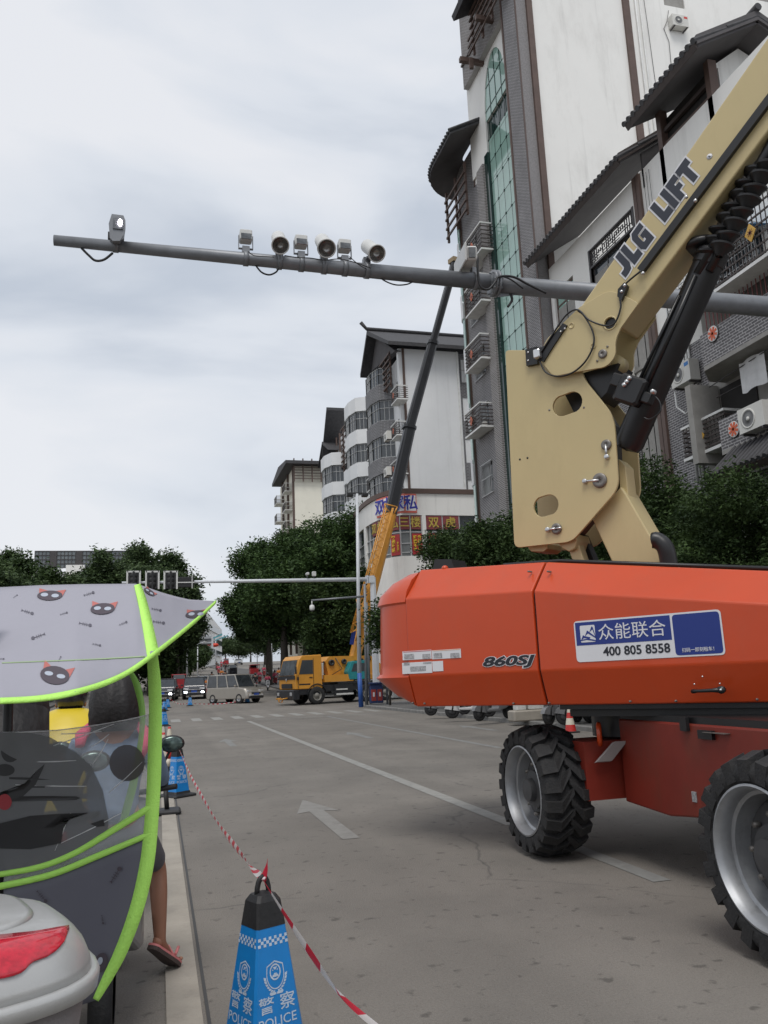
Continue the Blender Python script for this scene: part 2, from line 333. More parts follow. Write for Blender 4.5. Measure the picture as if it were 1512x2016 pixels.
# ------------------------------------------------------------------ the ground and the road
mat('asphalt', (.180, .164, .144), .85, var=.06, scale=.5, bump=.5, bscale=90., dirt=.32, dirtcol=(.08, .076, .072), dscale=.7)
def rework_asphalt():
    m = MATS['asphalt']; t = m.node_tree; b = t.nodes['Principled BSDF']; src = b.inputs['Base Color'].links[0].from_socket
    tcn = t.nodes.new('ShaderNodeTexCoord')
    for sc, lo, hi, k in ((70., .42, .8, .86), (220., .45, .75, .72), (9., .62, .70, .62), (.16, .3, .7, .80), (.9, .4, .66, .92)):
        n = t.nodes.new('ShaderNodeTexNoise'); n.inputs['Scale'].default_value = sc; n.inputs['Detail'].default_value = 4
        t.links.new(tcn.outputs['Object'], n.inputs[0]); mr = t.nodes.new('ShaderNodeMapRange'); mr.inputs[1].default_value = lo; mr.inputs[2].default_value = hi; mr.inputs[3].default_value = 1.06; mr.inputs[4].default_value = k
        t.links.new(n.outputs[0], mr.inputs[0]); vm = t.nodes.new('ShaderNodeVectorMath'); vm.operation = 'SCALE'
        t.links.new(src, vm.inputs[0]); t.links.new(mr.outputs[0], vm.inputs['Scale']); src = vm.outputs[0]
    # long tyre-worn bands along the lanes and small tar blots
    mpn = t.nodes.new('ShaderNodeMapping'); mpn.inputs['Scale'].default_value = (.9, .03, 1); n = t.nodes.new('ShaderNodeTexNoise'); n.inputs['Scale'].default_value = 1.; n.inputs['Detail'].default_value = 4
    t.links.new(tcn.outputs['Object'], mpn.inputs[0]); t.links.new(mpn.outputs[0], n.inputs[0])
    mr = t.nodes.new('ShaderNodeMapRange'); mr.inputs[1].default_value = .35; mr.inputs[2].default_value = .7; mr.inputs[3].default_value = 1.08; mr.inputs[4].default_value = .86
    t.links.new(n.outputs[0], mr.inputs[0]); vm = t.nodes.new('ShaderNodeVectorMath'); vm.operation = 'SCALE'; t.links.new(src, vm.inputs[0]); t.links.new(mr.outputs[0], vm.inputs['Scale']); src = vm.outputs[0]
    mp2 = t.nodes.new('ShaderNodeMapping'); mp2.inputs['Scale'].default_value = (1, 1.6, 1); vo = t.nodes.new('ShaderNodeTexNoise'); vo.inputs['Scale'].default_value = 3.3; vo.inputs['Detail'].default_value = 8; vo.inputs['Roughness'].default_value = .68
    t.links.new(tcn.outputs['Object'], mp2.inputs[0]); t.links.new(mp2.outputs[0], vo.inputs[0])
    mr = t.nodes.new('ShaderNodeMapRange'); mr.inputs[1].default_value = .655; mr.inputs[2].default_value = .70; mr.inputs[3].default_value = 1.; mr.inputs[4].default_value = .5
    t.links.new(vo.outputs[0], mr.inputs[0]); vm = t.nodes.new('ShaderNodeVectorMath'); vm.operation = 'SCALE'; t.links.new(src, vm.inputs[0]); t.links.new(mr.outputs[0], vm.inputs['Scale']); src = vm.outputs[0]
    # hairline cracks, broken up by noise
    wn = t.nodes.new('ShaderNodeTexNoise'); wn.inputs['Scale'].default_value = 1.1; wn.inputs['Detail'].default_value = 5; t.links.new(tcn.outputs['Object'], wn.inputs[0])
    mxv = t.nodes.new('ShaderNodeMixRGB'); mxv.inputs[0].default_value = .32; t.links.new(tcn.outputs['Object'], mxv.inputs[1]); t.links.new(wn.outputs[1], mxv.inputs[2])
    vo2 = t.nodes.new('ShaderNodeTexVoronoi'); vo2.feature = 'DISTANCE_TO_EDGE'; vo2.inputs['Scale'].default_value = .38; t.links.new(mxv.outputs[0], vo2.inputs[0])
    mk = t.nodes.new('ShaderNodeTexNoise'); mk.inputs['Scale'].default_value = .45; mk.inputs['Detail'].default_value = 3; t.links.new(tcn.outputs['Object'], mk.inputs[0])
    m1 = t.nodes.new('ShaderNodeMapRange'); m1.inputs[1].default_value = .0; m1.inputs[2].default_value = .006; m1.inputs[3].default_value = 1; m1.inputs[4].default_value = 0; t.links.new(vo2.outputs[0], m1.inputs[0])
    m2 = t.nodes.new('ShaderNodeMapRange'); m2.inputs[1].default_value = .5; m2.inputs[2].default_value = .58; m2.inputs[3].default_value = 0; m2.inputs[4].default_value = .55; t.links.new(mk.outputs[0], m2.inputs[0])
    mu = t.nodes.new('ShaderNodeMath'); mu.operation = 'MULTIPLY'; t.links.new(m1.outputs[0], mu.inputs[0]); t.links.new(m2.outputs[0], mu.inputs[1])
    xx = t.nodes.new('ShaderNodeMixRGB'); t.links.new(mu.outputs[0], xx.inputs[0]); t.links.new(src, xx.inputs[1]); xx.inputs[2].default_value = (.05, .048, .046, 1); src = xx.outputs[0]
    t.links.new(src, b.inputs['Base Color'])
rework_asphalt()
mat('marking', (.275, .27, .25), .75, var=.12, scale=6, dirt=.75, dirtcol=(.15, .145, .14), dscale=5.)
mat('marking_faint', (.21, .21, .20), .8, var=.1, scale=6, dirt=.9, dirtcol=(.145, .14, .135), dscale=4.)
mat('concrete', (.33, .30, .255), .85, var=.12, scale=2.5, bump=.3, bscale=30, dirt=.4, dirtcol=(.12, .11, .1), dscale=3.)
mat('kerbstone', (.20, .195, .185), .8, var=.15, scale=3, bump=.3, dirt=.5, dscale=2.)
mat('paving', (.115, .112, .108), .85, var=.2, scale=2, bump=.3, dirt=.4)
ys = [-60] + list(range(-20, 44, 8)) + list(range(44, 120, 3)) + list(range(125, 300, 10)) + [320, 400, 600, 1000, 2000]
g = MB(); xs = [-900, -150, -40, 0, 16, 60, 150, 900]
g.add([(x, y, G(y)) for y in ys for x in xs], [(j*8+i, j*8+i+1, (j+1)*8+i+1, (j+1)*8+i) for j in range(len(ys)-1) for i in range(7)], 0, True)
ground = g.obj('ground', MATS['asphalt'], kind='structure')
# carriageway markings, each 4 mm proud of the asphalt
def strip(name, poly, m, z=.004, parent=None):
    b = MB(); pts = []
    for p in poly: pts.append(V(p[0], p[1], G(p[1])+z))
    nn = V(0, 0, 0)
    for i in range(len(pts)): nn += pts[i].cross(pts[(i+1) % len(pts)])
    if nn.z < 0: pts.reverse()
    b.add(pts, [tuple(range(len(pts)))]); return b.obj(name, m, w=True, kind='structure')
strip('lane_line', [(3.56, 8.6), (3.74, 8.6), (3.70, 35.6), (3.52, 35.6)], MATS['marking'])
strip('lane_line', [(3.60, 5.9), (3.75, 5.9), (3.75, 8.2), (3.60, 8.2)], MATS['marking_faint'])
strip('lane_line', [(3.58, .0), (3.75, .0), (3.75, 3.6), (3.58, 3.6)], MATS['marking_faint'])
strip('lane_line', [(6.95, 17), (7.1, 17), (7.1, 36), (6.95, 36)], MATS['marking_faint'])
def arrow(cx, y0, m, side=False):
    strip('direction_arrow', [(cx-.09, y0), (cx+.09, y0), (cx+.09, y0+1.95), (cx+.26, y0+1.85), (cx, y0+3.0), (cx-.26, y0+1.85), (cx-.09, y0+1.95)], m)
mat('marking_arrow', (.222, .214, .198), .8, var=.12, scale=6, dirt=.85, dirtcol=(.15, .14, .128), dscale=5.)
arrow(1.9, 8.66, MATS['marking_arrow'])
arrow(1.87, 22.2, MATS['marking_faint']); arrow(5.45, 22.0, MATS['marking_faint']); arrow(9.0, 22.0, MATS['marking_faint'])
for i in range(15):
    x = .55+i*.92 - (2.76 if i > 11 else 0)
    if i > 11: x = -.37-(i-12)*.92
    strip('crossing_stripe', [(x, 38.4), (x+.42, 38.4), (x+.42, 41.4), (x, 41.4)], MATS['marking'])
# stop line, far markings
strip('stop_line', [(3.9, 36.2), (9.9, 36.2), (9.9, 36.42), (3.9, 36.42)], MATS['marking_faint'])
strip('lane_line', [(6.0, 110), (6.2, 110), (6.2, 150), (6.0, 150)], MATS['marking_faint'])
# concrete band beside the cycle lane, in two flush runs with a joint
b = MB(); b.box((.055, -3, -.05), (.225, 36, .012)); band = b.obj('concrete_band', MATS['concrete'], kind='structure')
b = MB(); b.box((.245, -3, -.05), (.262, 36, .005)); b.obj('joint_line', mat('tar', (.05, .05, .05), .7), kind='structure')
# a pavement with single kerb stones
def kerbed(poly, name, stones=True):
    b = MB(); n = len(poly)
    b.prism([(p[0], p[1], G(p[1])-.3) for p in poly], (0, 0, .42)); o = b.obj(name, [MATS['paving']], w=True, kind='structure'); return o
walk = kerbed([(10.78, -12), (16.1, -12), (16.1, 42), (16.1, 47), (13.2, 47.2), (11.6, 46.4), (10.78, 44)], 'pavement')
kb = MB(); kb.cbox((0, 0, 0), (.2, .98, .3), .02)
kbo = kb.obj('kerb_stone', MATS['kerbstone'], walk); kme = kbo.data
kbo.location = V(10.67, 18, -.02) - walk.location
for i in range(-24, 26):
    if i == 0: continue
    linkdata('kerb_stone', kme, walk, loc=V(10.67+random.uniform(-.008, .008), 18+i*1.0, -.02+random.uniform(-.006, .006)) - walk.location)
for a, c in (((10.67, 44.0), (11.55, 46.55)), ((11.55, 46.55), (13.2, 47.32)), ((13.2, 47.32), (16, 47.15))):
    a = Vector(a); c = Vector(c); d = (c-a); n = max(1, round(d.length))
    for k in range(n):
        p = a + d*((k+.5)/n); o = linkdata('kerb_stone', kme, walk, loc=V(p.x, p.y, G(p.y)-.02) - walk.location); o.rotation_euler = (0, 0, math.atan2(d.y, d.x)-PI/2); o.scale = (1, d.length/n*1.0, 1)
# far pavements along the climbing street
for x0, x1, nm in ((11.2, 16, 'pavement'), (-13, -7.5, 'pavement')):
    b = MB(); yy = [60, 75, 90, 110, 250, 320]
    for a, c in zip(yy[:-1], yy[1:]):
        b.add([(x0, a, G(a)+.12), (x1, a, G(a)+.12), (x1, c, G(c)+.12), (x0, c, G(c)+.12), (x0, a, G(a)-.1), (x0, c, G(c)-.1), (x1, a, G(a)-.1), (x1, c, G(c)-.1)], [(0, 1, 2, 3), (0, 3, 5, 4), (1, 6, 7, 2)])
    b.obj(nm, MATS['paving'], w=True, kind='structure')
b = MB(); b.box((-13, -12, -.2), (-5.4, 40, .12)); b.obj('pavement', MATS['paving'], w=True, kind='structure')
# ------------------------------------------------------------------ building materials
mat('white_wall', (.82, .81, .775), .85, var=.03, scale=.35, bump=.15, bscale=8, dirt=.24, dirtcol=(.36, .34, .31), dscale=.8)
def streaks(m, amt=.5, col=(.30, .29, .27), sc=(2.2, 2.2, .12), lo=.60):
    t = MATS[m].node_tree; b = t.nodes['Principled BSDF']; src = b.inputs['Base Color'].links[0].from_socket; tcn = t.nodes.new('ShaderNodeTexCoord'); mpn = t.nodes.new('ShaderNodeMapping'); mpn.inputs['Scale'].default_value = sc
    n = t.nodes.new('ShaderNodeTexNoise'); n.inputs['Scale'].default_value = 1; n.inputs['Detail'].default_value = 6; n.inputs['Roughness'].default_value = .65; t.links.new(tcn.outputs['Object'], mpn.inputs[0]); t.links.new(mpn.outputs[0], n.inputs[0])
    mr = t.nodes.new('ShaderNodeMapRange'); mr.inputs[1].default_value = lo; mr.inputs[2].default_value = .8; mr.inputs[4].default_value = amt; t.links.new(n.outputs[0], mr.inputs[0])
    x = t.nodes.new('ShaderNodeMixRGB'); t.links.new(mr.outputs[0], x.inputs[0]); t.links.new(src, x.inputs[1]); x.inputs[2].default_value = col+(1,); t.links.new(x.outputs[0], b.inputs['Base Color'])
streaks('white_wall', .34, lo=.57)
mat('cool_white_wall', (.76, .77, .775), .85, var=.03, scale=.6, dirt=.15, dirtcol=(.4, .4, .4), dscale=.6)
streaks('cool_white_wall', .2, lo=.56)
mat('cream_wall', (.80, .77, .66), .85, var=.04, scale=.6, dirt=.15, dirtcol=(.45, .42, .36))
mat('brown_trim', (.105, .068, .055), .6, var=.15, scale=3)
mat('dark_timber', (.055, .042, .038), .6, var=.2, scale=3)
mat('soffit', (.085, .08, .082), .8, var=.15, scale=1)
mat('roof_clay', (.048, .047, .05), .7, var=.3, scale=4, bump=.2)
mat('window_frame', (.50, .51, .51), .4, var=.05)
mat('dark_frame', (.06, .055, .055), .5)
mat('white_rail', (.70, .70, .68), .5, dirt=.3, dirtcol=(.3, .28, .26))
mat('steel_bars', (.45, .45, .44), .35, metal=.7)
mat('window_glass', (.035, .042, .048), .08, var=.5, scale=.7, spec=.8)
mat('green_glass', (.30, .46, .40), .07, var=.16, scale=.35, spec=.8)  # pale base green carries the sky's reflection in its colour
mat('deep_green_glass', (.012, .035, .03), .1, var=.3, scale=1)
mat('curtain_glass', (.16, .17, .17), .25, var=.4, scale=.9)
mat('ac_white', (.62, .61, .57), .45, var=.04, dirt=.2, dirtcol=(.35, .3, .25), dscale=4)
mat('ac_grille', (.13, .13, .13), .5)
mat('interior_dark', (.02, .018, .017), .8)
mat('mesh_tile', (.23, .22, .22), .8, var=.2, scale=14)
mat('orange_emblem', (.50, .13, .06), .5); mat('yellow_emblem', (.62, .36, .06), .5)
mat('red_cloth', (.50, .02, .03), .5); mat('plaster_grey', (.30, .29, .27), .85, dirt=.5, dirtcol=(.15, .14, .13))
brickmat('grey_brick', (.135, .128, .132), (.105, .10, .105), (.42, .41, .41))
brickmat('far_brick', (.15, .148, .155), (.12, .118, .125), (.26, .26, .265), .3, .12, .02)
brickmat('fine_brick', (.165, .15, .145), (.14, .125, .12), (.42, .41, .40), .26, .09, .014)
M_ = MATS
ZP = V(0, 0, 1)
def wall(name, o, t, n, W, H, ops, m, parent, reveal=.2, th=None):
    """upright wall in the frame o + u t + v z with real openings and reveals; n looks outward"""
    o, t, n = Vector(o), Vector(t).normalized(), Vector(n).normalized(); b = MB()
    us = sorted({0., W} | {max(0, min(W, x)) for q in ops for x in q[:2]}); vs = sorted({0., H} | {max(0, min(H, x)) for q in ops for x in q[2:4]})
    flip = t.cross(ZP).dot(n) < 0
    def q(a, b_, c, d): b.add([a, b_, c, d] if not flip else [d, c, b_, a], [(0, 1, 2, 3)])
    P = lambda u, v, d=0.: o + t*u + ZP*v - n*d
    for i in range(len(us)-1):
        for j in range(len(vs)-1):
            cu, cv = (us[i]+us[i+1])/2, (vs[j]+vs[j+1])/2
            if any(k[0] < cu < k[1] and k[2] < cv < k[3] for k in ops): continue
            q(P(us[i], vs[j]), P(us[i+1], vs[j]), P(us[i+1], vs[j+1]), P(us[i], vs[j+1]))
    for k in ops:
        u0, u1, v0, v1 = k[:4]; r = reveal
        q(P(u0, v0), P(u0, v0, r), P(u1, v0, r), P(u1, v0)) if False else None
        for a, c in (((u0, v0), (u1, v0)), ((u1, v0), (u1, v1)), ((u1, v1), (u0, v1)), ((u0, v1), (u0, v0))):
            q(P(*a), P(a[0], a[1], r), P(c[0], c[1], r), P(*c))
    return b.obj(name, m, parent, w=True)
def fbox(b, o, t, n, u0, u1, v0, v1, d0, d1, mi=0):
    """box in a wall frame; d is measured outward along n"""
    o, t, n = Vector(o), Vector(t).normalized(), Vector(n).normalized(); vs = [o+t*u+n*d+ZP*v for v in (v0, v1) for d in (d0, d1) for u in (u0, u1)]
    flip = t.cross(n).z < 0
    fs = [(0, 2, 3, 1), (4, 5, 7, 6), (0, 1, 5, 4), (1, 3, 7, 5), (3, 2, 6, 7), (2, 0, 4, 6)]
    b.add(vs, [f[::-1] for f in fs] if flip else fs, mi)
def window(o, t, n, op, parent, cols=2, rows=1, fm='window_frame', pm='window_glass', depth=.12, fw=.05, split=None, single=False, bars=0):
    u0, u1, v0, v1 = op; b = MB()
    fbox(b, o, t, n, u0, u1, v0, v0+fw, -depth-.04, -depth+.03); fbox(b, o, t, n, u0, u1, v1-fw, v1, -depth-.04, -depth+.03)
    fbox(b, o, t, n, u0, u0+fw, v0+fw, v1-fw, -depth-.04, -depth+.03); fbox(b, o, t, n, u1-fw, u1, v0+fw, v1-fw, -depth-.04, -depth+.03)
    vsp = [v0+fw] + ([v0+(v1-v0)*split] if split else []) + [v1-fw]
    cu = [u0+fw+(u1-u0-2*fw)*i/cols for i in range(cols+1)]
    for c in cu[1:-1]: fbox(b, o, t, n, c-fw*.4, c+fw*.4, v0+fw, v1-fw, -depth-.03, -depth+.02)
    for v in vsp[1:-1]: fbox(b, o, t, n, u0+fw, u1-fw, v-fw*.4, v+fw*.4, -depth-.032, -depth+.022)
    if bars:
        for i in range(int((u1-u0)/bars)+1):
            u = u0+i*bars; fbox(b, o, t, n, u-.012, u+.012, v0-.1, v1+.05, .06, .085, 1)
        for v in (v0-.1, (v0+v1)/2, v1+.03): fbox(b, o, t, n, u0-.03, u1+.03, v, v+.03, .05, .095, 1)
        for u in (u0, u1): fbox(b, o, t, n, u-.02, u+.02, v0-.08, v0-.05, -.01, .06, 1); fbox(b, o, t, n, u-.02, u+.02, v1, v1+.03, -.01, .06, 1)
    wo = b.obj('window', [M_[fm], M_['steel_bars']], parent, w=True)
    if single:
        g = MB(); fbox(g, o, t, n, u0+fw*.5, u1-fw*.5, v0+fw*.5, v1-fw*.5, -depth-.012, -depth-.002); g.obj('pane', M_[pm], wo, w=True); return wo
    for j in range(len(vsp)-1):
        for i in range(cols):
            g = MB(); fbox(g, o, t, n, cu[i]+.01, cu[i+1]-.01, vsp[j]+.01, vsp[j+1]-.01, -depth-.012, -depth-.002)
            g.obj('pane', M_[pm if random.random() > .25 else ('curtain_glass' if pm == 'window_glass' else pm)], wo, w=True)
    return wo
def ac_unit(parent, p, t, n, s=1., tag=None):
    """outdoor unit: casing, round grille, brackets; p = lower middle of its back"""
    b = MB(); fbox(b, p, t, n, -.42*s, .42*s, 0, .58*s, .06, .36*s); fbox(b, p, t, n, -.35*s, -.31*s, -.06, 0, 0, .36*s, 1); fbox(b, p, t, n, .31*s, .35*s, -.06, 0, 0, .36*s, 1)
    o = b.obj('air_conditioner', [M_['ac_white'], M_['dark_frame']], parent, w=True)
    q = Vector(p)+Vector(t).normalized()*(-.09*s)+Vector(n).normalized()*(.36*s)+ZP*.29*s; g = MB()
    g.lathe(q, n, [(.235*s, 0), (.235*s, .012), (.2*s, .014), (.19*s, .004), (.05*s, .004), (.05*s, .016), (.0, .016)], 20, [0, 0, 0, 1, 0, 0])
    g.obj('fan_grille', [M_['ac_white'], M_['ac_grille']], o, w=True)
    if tag:
        g = MB(); fbox(g, Vector(p)+Vector(n).normalized()*(.36*s), t, n, .2*s, .38*s, .42*s, .52*s, .001, .006); g.obj('badge', mat('badge_'+tag, {'blue': (.05, .2, .5), 'red': (.6, .05, .04)}[tag]), o, w=True)
    return o
def lattice_balcony(parent, o, t, n, W, H, D, emblem='orange_emblem', ac=True):
    """railed shelf for outdoor units: pale top and bottom rims, brown slats, a diamond emblem"""
    b = MB()
    fbox(b, o, t, n, 0, W, 0, .09, 0.002, D, 0); fbox(b, o, t, n, 0, W, H-.07, H, D-.07, D, 0)
    fbox(b, o, t, n, 0, .06, H-.07, H, .002, D-.07, 0); fbox(b, o, t, n, W-.06, W, H-.07, H, .002, D-.07, 0)
    for k in range(6):
        v = .14+k*(H-.26)/5.5; fbox(b, o, t, n, .02, W-.02, v, v+.045, D-.05, D-.02, 1)
        for u in (.01, W-.04): fbox(b, o, t, n, u, u+.03, v, v+.045, .01, D-.06, 1)
    nn = max(2, int(W/.16))
    for k in range(nn+1): u = .03+(W-.09)*k/nn; fbox(b, o, t, n, u, u+.03, .09, H-.07, D-.065, D-.052, 1)
    bo = b.obj('balcony', [M_['white_rail'], M_['dark_timber']], parent, w=True)
    if emblem:
        g = MB(); c = Vector(o)+Vector(t).normalized()*W*.45+Vector(n).normalized()*(D+.01)+ZP*H*.5; tt = Vector(t).normalized(); r = .2
        g.prism([c+tt*r, c+ZP*r*1.25, c-tt*r, c-ZP*r*1.25], Vector(n).normalized()*.02)
        for k in range(4):
            a = k*PI/4; d = tt*math.cos(a)+ZP*math.sin(a); e = tt*-math.sin(a)+ZP*math.cos(a); q = c+Vector(n).normalized()*.022
            g.prism([q+d*.12, q+e*.02, q-d*.12, q-e*.02], Vector(n).normalized()*.004, 1)
        g.obj('emblem', [M_[emblem], mat('emblem_dark', (.12, .02, .015), .5)], bo, w=True)
    if ac: ac_unit(parent, Vector(o)+Vector(t).normalized()*W*.5+ZP*.1, t, n, .75)
    return bo
def slope_roof(parent, near, far, up, m='roof_clay', th=.16, tile=.27, lift=.0, singles=True, name='roof'):
    """sloping roof from the eave line near->far rising by vector up; rolls of tiles lie on it, each its own piece"""
    near, far, up = Vector(near), Vector(far), Vector(up); e = (far-near); nn = e.cross(up).normalized()
    if nn.z < 0: nn = -nn
    b = MB(); b.prism([near, far, far+up, near+up], -nn*th, 0); b.obj('underside_board', M_['soffit'], None, w=True) if False else None
    ro = b.obj(name, [M_['soffit']], parent, w=True)
    k = int(e.length/tile); d = e/k; r = tile*.36; ul = up.length; ud = up.normalized()
    a = MB(); nseg = max(1, int(ul/.9))
    for s_ in range(nseg):
        p0 = ud*(-.08 if s_ == 0 else ul*s_/nseg); p1 = ud*(ul*(s_+1)/nseg+.02); off = nn*(-.02)
        a.tube([p0+off+nn*.03, p1+off], [r, r*.82], 8, 0, True, False)
    base = MB(); base.prism([near+nn*.004, far+nn*.004, far+up+nn*.004, near+up+nn*.004], nn*.035); base.obj('tile_bed', M_[m], ro, w=True)
    me = a.obj('roof_tile_row', M_[m], ro); med = me.data
    off = worldoff(ro)
    for i in range(k+1):
        pos = near + d*i + nn*.05 - off
        if i == 0: me.location = pos
        else: linkdata('roof_tile_row', med, ro, loc=pos)
    # eave fascia
    f = MB(); f.prism([near-ud*.02-nn*.0, far-ud*.02, far-ud*.02-nn*(th+.05), near-ud*.02-nn*(th+.05)], -ud*.05); f.obj('fascia', M_['dark_timber'], ro, w=True)
    return ro
def Yx(px, py, X=16.): return onX(px, py, X).y
def Zx(px, py, X=16.): return onX(px, py, X).z

# ------------------------------------------------------------------ the tower with the tall green glass strip
tower = thing('tower_building', 'tall white tower with a narrow arched strip of green glass, left of the crane-coloured boom', 'building', (20, 34, 0))
tower['label'] = 'tall white tower block with an arched strip of green glass panes and brick edging'
TY0, TY1 = 29.94, 39.6; TX = 16.; TT = (0, -1, 0); TN = (-1, 0, 0)
HT = 46.
# facade frame: origin far end, u runs towards the camera
FO = V(TX, TY1, 0)
def U(px, py): return TY1 - Yx(px, py, TX)
ug0, ug1 = U(964, 311), U(1013, 311)       # glass strip
gz0 = 7.5; gz1 = onX(984, 76, TX).z - (ug1-ug0)*1.1
ops = [(ug0, ug1, gz0, gz1)]
wz = []
for zc in (11.2, 14.3, 17.4, 20.5, 23.6): ops.append((.9, 2.3, zc-.75, zc+.75)); wz.append(zc)
ZU = 27.0; YU_ = 37.1
wall('wall_front', FO, TT, TN, TY1-TY0-1.45, ZU, [(ug0, ug1, gz0, ZU+1)]+ops[1:], M_['grey_brick'], tower, .3)
wall('wall_front_upper', V(TX, YU_, ZU), TT, TN, YU_-TY0-1.45, HT-ZU, [(ug0-(TY1-YU_), ug1-(TY1-YU_), -1, gz1-ZU)], M_['white_wall'], tower, .3)
b = MB(); b.box((TX+.01, YU_-.01, ZU), (TX+20, YU_+.12, HT)); b.box((TX-.04, YU_-.12, ZU), (TX+.05, YU_+.03, HT)); b.obj('brown_trim', M_['brown_trim'], tower, w=True)
# white surround above the strip and arch head
b = MB(); R_ = (ug1-ug0)/2; cu = (ug0+ug1)/2; P = lambda u, v, d=0.: FO + V(*TT)*u + ZP*v + V(*TN)*d
arch = [P(ug0, gz1)] + [P(cu-R_*math.cos(PI*k/16), gz1+R_*math.sin(PI*k/16)*2.2) for k in range(17)] + [P(ug1, gz1)]
outer = [P(ug0-.55, 27.5, .04), P(ug0-.55, 38.3, .04), P(ug1+.12, 38.3, .04), P(ug1+.12, 27.5, .04)]
# white panel with arched opening, as a plate
lp_out = [(ug0-.5, 27.3), (ug0, 27.6)] + [(cu+R_*math.cos(PI*k/16)*.99, gz1+R_*math.sin(PI*k/16)*2.2) for k in range(16, -1, -1)] + [(ug1, 27.3), (ug1+.02, 27.3), (ug1+.02, 38.3), (ug0-(TY1-YU_)+ug0*0-.0-0*1 if False else (TY1-YU_)+.02, 38.3), ((TY1-YU_)+.02, 27.3)]
plate('white_surround', [lp_out], M_['white_wall'], tower, FO+V(-.05, 0, 0), TT, (0, 0, 1), .1)
gl = MB(); gl.box((TX+.07, TY1-ug1, gz0), (TX+.11, TY1-ug0, gz1+.01)); gw = gl.obj('glass_wall', M_['deep_green_glass'], tower, w=True)
gl = MB(); gl.prism([p+V(-.05, 0, 0) for p in arch[1:-1]], (.045, 0, 0)); gl.obj('arch_head', M_['green_glass'], gw, w=True)
gl = MB()
for k in range(1, 4): y = TY1-ug0-(ug1-ug0)*k/4; gl.box((TX-.075, y-.017, gz1-.2), (TX-.052, y+.017, gz1+R_*2.2*math.sin(math.acos(abs(k/2.-1)))-.05))
for k in range(1, 3): z = gz1+1.25*(k-.6); hw_ = R_*math.sqrt(max(0, 1-((z-gz1)/(R_*2.2))**2)); gl.box((TX-.076, TY1-cu-hw_, z-.016), (TX-.051, TY1-cu+hw_, z+.016))
gl.obj('mullions', M_['deep_green_glass'], gw, w=True)
ncol = 4; pw = (ug1-ug0)/ncol; ph = 1.22; pm_ = MB(); pm_.cbox((0, 0, 0), (.03, pw-.035, ph-.035), .006)
prow = int((gz1-gz0)/ph); first = None; toff = worldoff(gw)
openset = {(1, 17), (2, 6), (1, 20)}
for r in range(prow):
    for c in range(ncol):
        loc = V(TX+.03, TY1-ug0-pw*(c+.5), gz0+ph*(r+.5)) - toff
        if first is None: first = pm_.obj('pane', M_['green_glass'], gw); first.location = loc; o = first
        else: o = linkdata('pane', first.data, gw, loc=loc)
        if (c, r) in openset: o.rotation_euler = (0, math.radians(-20), 0); o.location.x -= .2
b = MB()
for c in range(ncol+1): y = TY1-ug0-pw*c; b.box((TX+.01, y-.017, gz0), (TX+.04, y+.017, gz1))
for r in range(prow+2): z = gz0+ph*r; b.box((TX+.011, TY1-ug1, z-.016), (TX+.039, TY1-ug0, z+.016))
for c in range(ncol+1):
    for r in range(prow+1): b.bbox((TX+.0, TY1-ug0-pw*c, gz0+ph*r), (.05, .09, .09))
b.obj('mullions', M_['deep_green_glass'], gw, w=True)
# dark side reveal, brown trims, pilaster with mesh tiles, white flank
b = MB(); b.box((TX-.12, TY1-ug0, 6), (TX+.1, TY1-ug0+.42, 27.6)); b.obj('dark_glass_edge', M_['deep_green_glass'], tower, w=True)
b = MB(); b.box((TX-.25, TY1-ug0+.43, 0), (TX+.02, TY1-ug0+1.25, 27.2)); b.obj('brick_pier', M_['fine_brick'], tower, w=True)
b = MB(); b.box((TX-.45, TY0+.07, 0), (TX+.3, TY0+1.42, HT)); b.obj('corner_pier', M_['grey_brick'], tower, w=True)
b = MB(); b.box((TX-.44, TY0+.0, 0), (TX+.3, TY0+.068, HT)); b.obj('tiled_return', M_['mesh_tile'], tower, w=True)
b = MB(); b.box((TX-.5, TY0+1.43, 0), (TX-.1, TY0+1.55, HT)); b.box((TX-.47, TY0-.03, 0), (TX-.45, TY0+.1, HT)); b.box((TX+.05, TY0-.14, 0), (TX+.33, TY0-.002, HT)); b.box((TX-.16, TY1-ug0+1.28, 0), (TX-.02, TY1-ug0+1.42, ZU)); b.box((TX-.07, TY1-.3, 8), (TX-.01, TY1-.15, ZU))
b.obj('brown_trim', M_['brown_trim'], tower, w=True)
SO = V(TX+.33, TY0, 0); ST = (1, 0, 0); SN = (0, -1, 0)
def us_(px, py): return onY(px, py, TY0).x - SO.x
sops = [(us_(1309, 20), us_(1349, 20), 33.3, 36.2), (us_(1478, 10), us_(1519, 10), 34.7, 36.6)]
wall('wall_side', SO, ST, SN, 26, HT, sops, M_['white_wall'], tower, .2)
for q in sops: window(SO, ST, SN, q, tower, 2, pm='curtain_glass')
u1 = us_(1248, 167)
b = MB(); fbox(b, SO, ST, SN, u1-.17, u1+.17, 0, HT, 0, .13); b.obj('brown_trim', M_['brown_trim'], tower, w=True)
b = MB(); b.cyl(SO+V(u1+.55, -.06, 10), SO+V(u1+.55, -.06, HT), .05, 8); b.cyl(SO+V(u1+.8, -.05, 10), SO+V(u1+.8, -.05, HT), .035, 8); b.obj('drain_pipe', M_['white_rail'], tower, w=True)
b = MB(); x = us_(1310, 60)
b.tube([SO+V(x-1.1, -.03, 36), SO+V(x-1.0, -.04, 32), SO+V(x-.9, -.03, 27)], .012, 5); b.tube([SO+V(x+.3, -.03, 33), SO+V(x+.1, -.06, 32.3), SO+V(x-.1, -.03, 31.9), SO+V(x+.1, -.04, 31.2), SO+V(x, -.03, 28)], .014, 5); b.obj('cable', M_['dark_frame'], tower, w=True)
ac_unit(tower, onY(1332, 62, TY0)+V(0, 0, 0), ST, SN, 1.05, 'red')
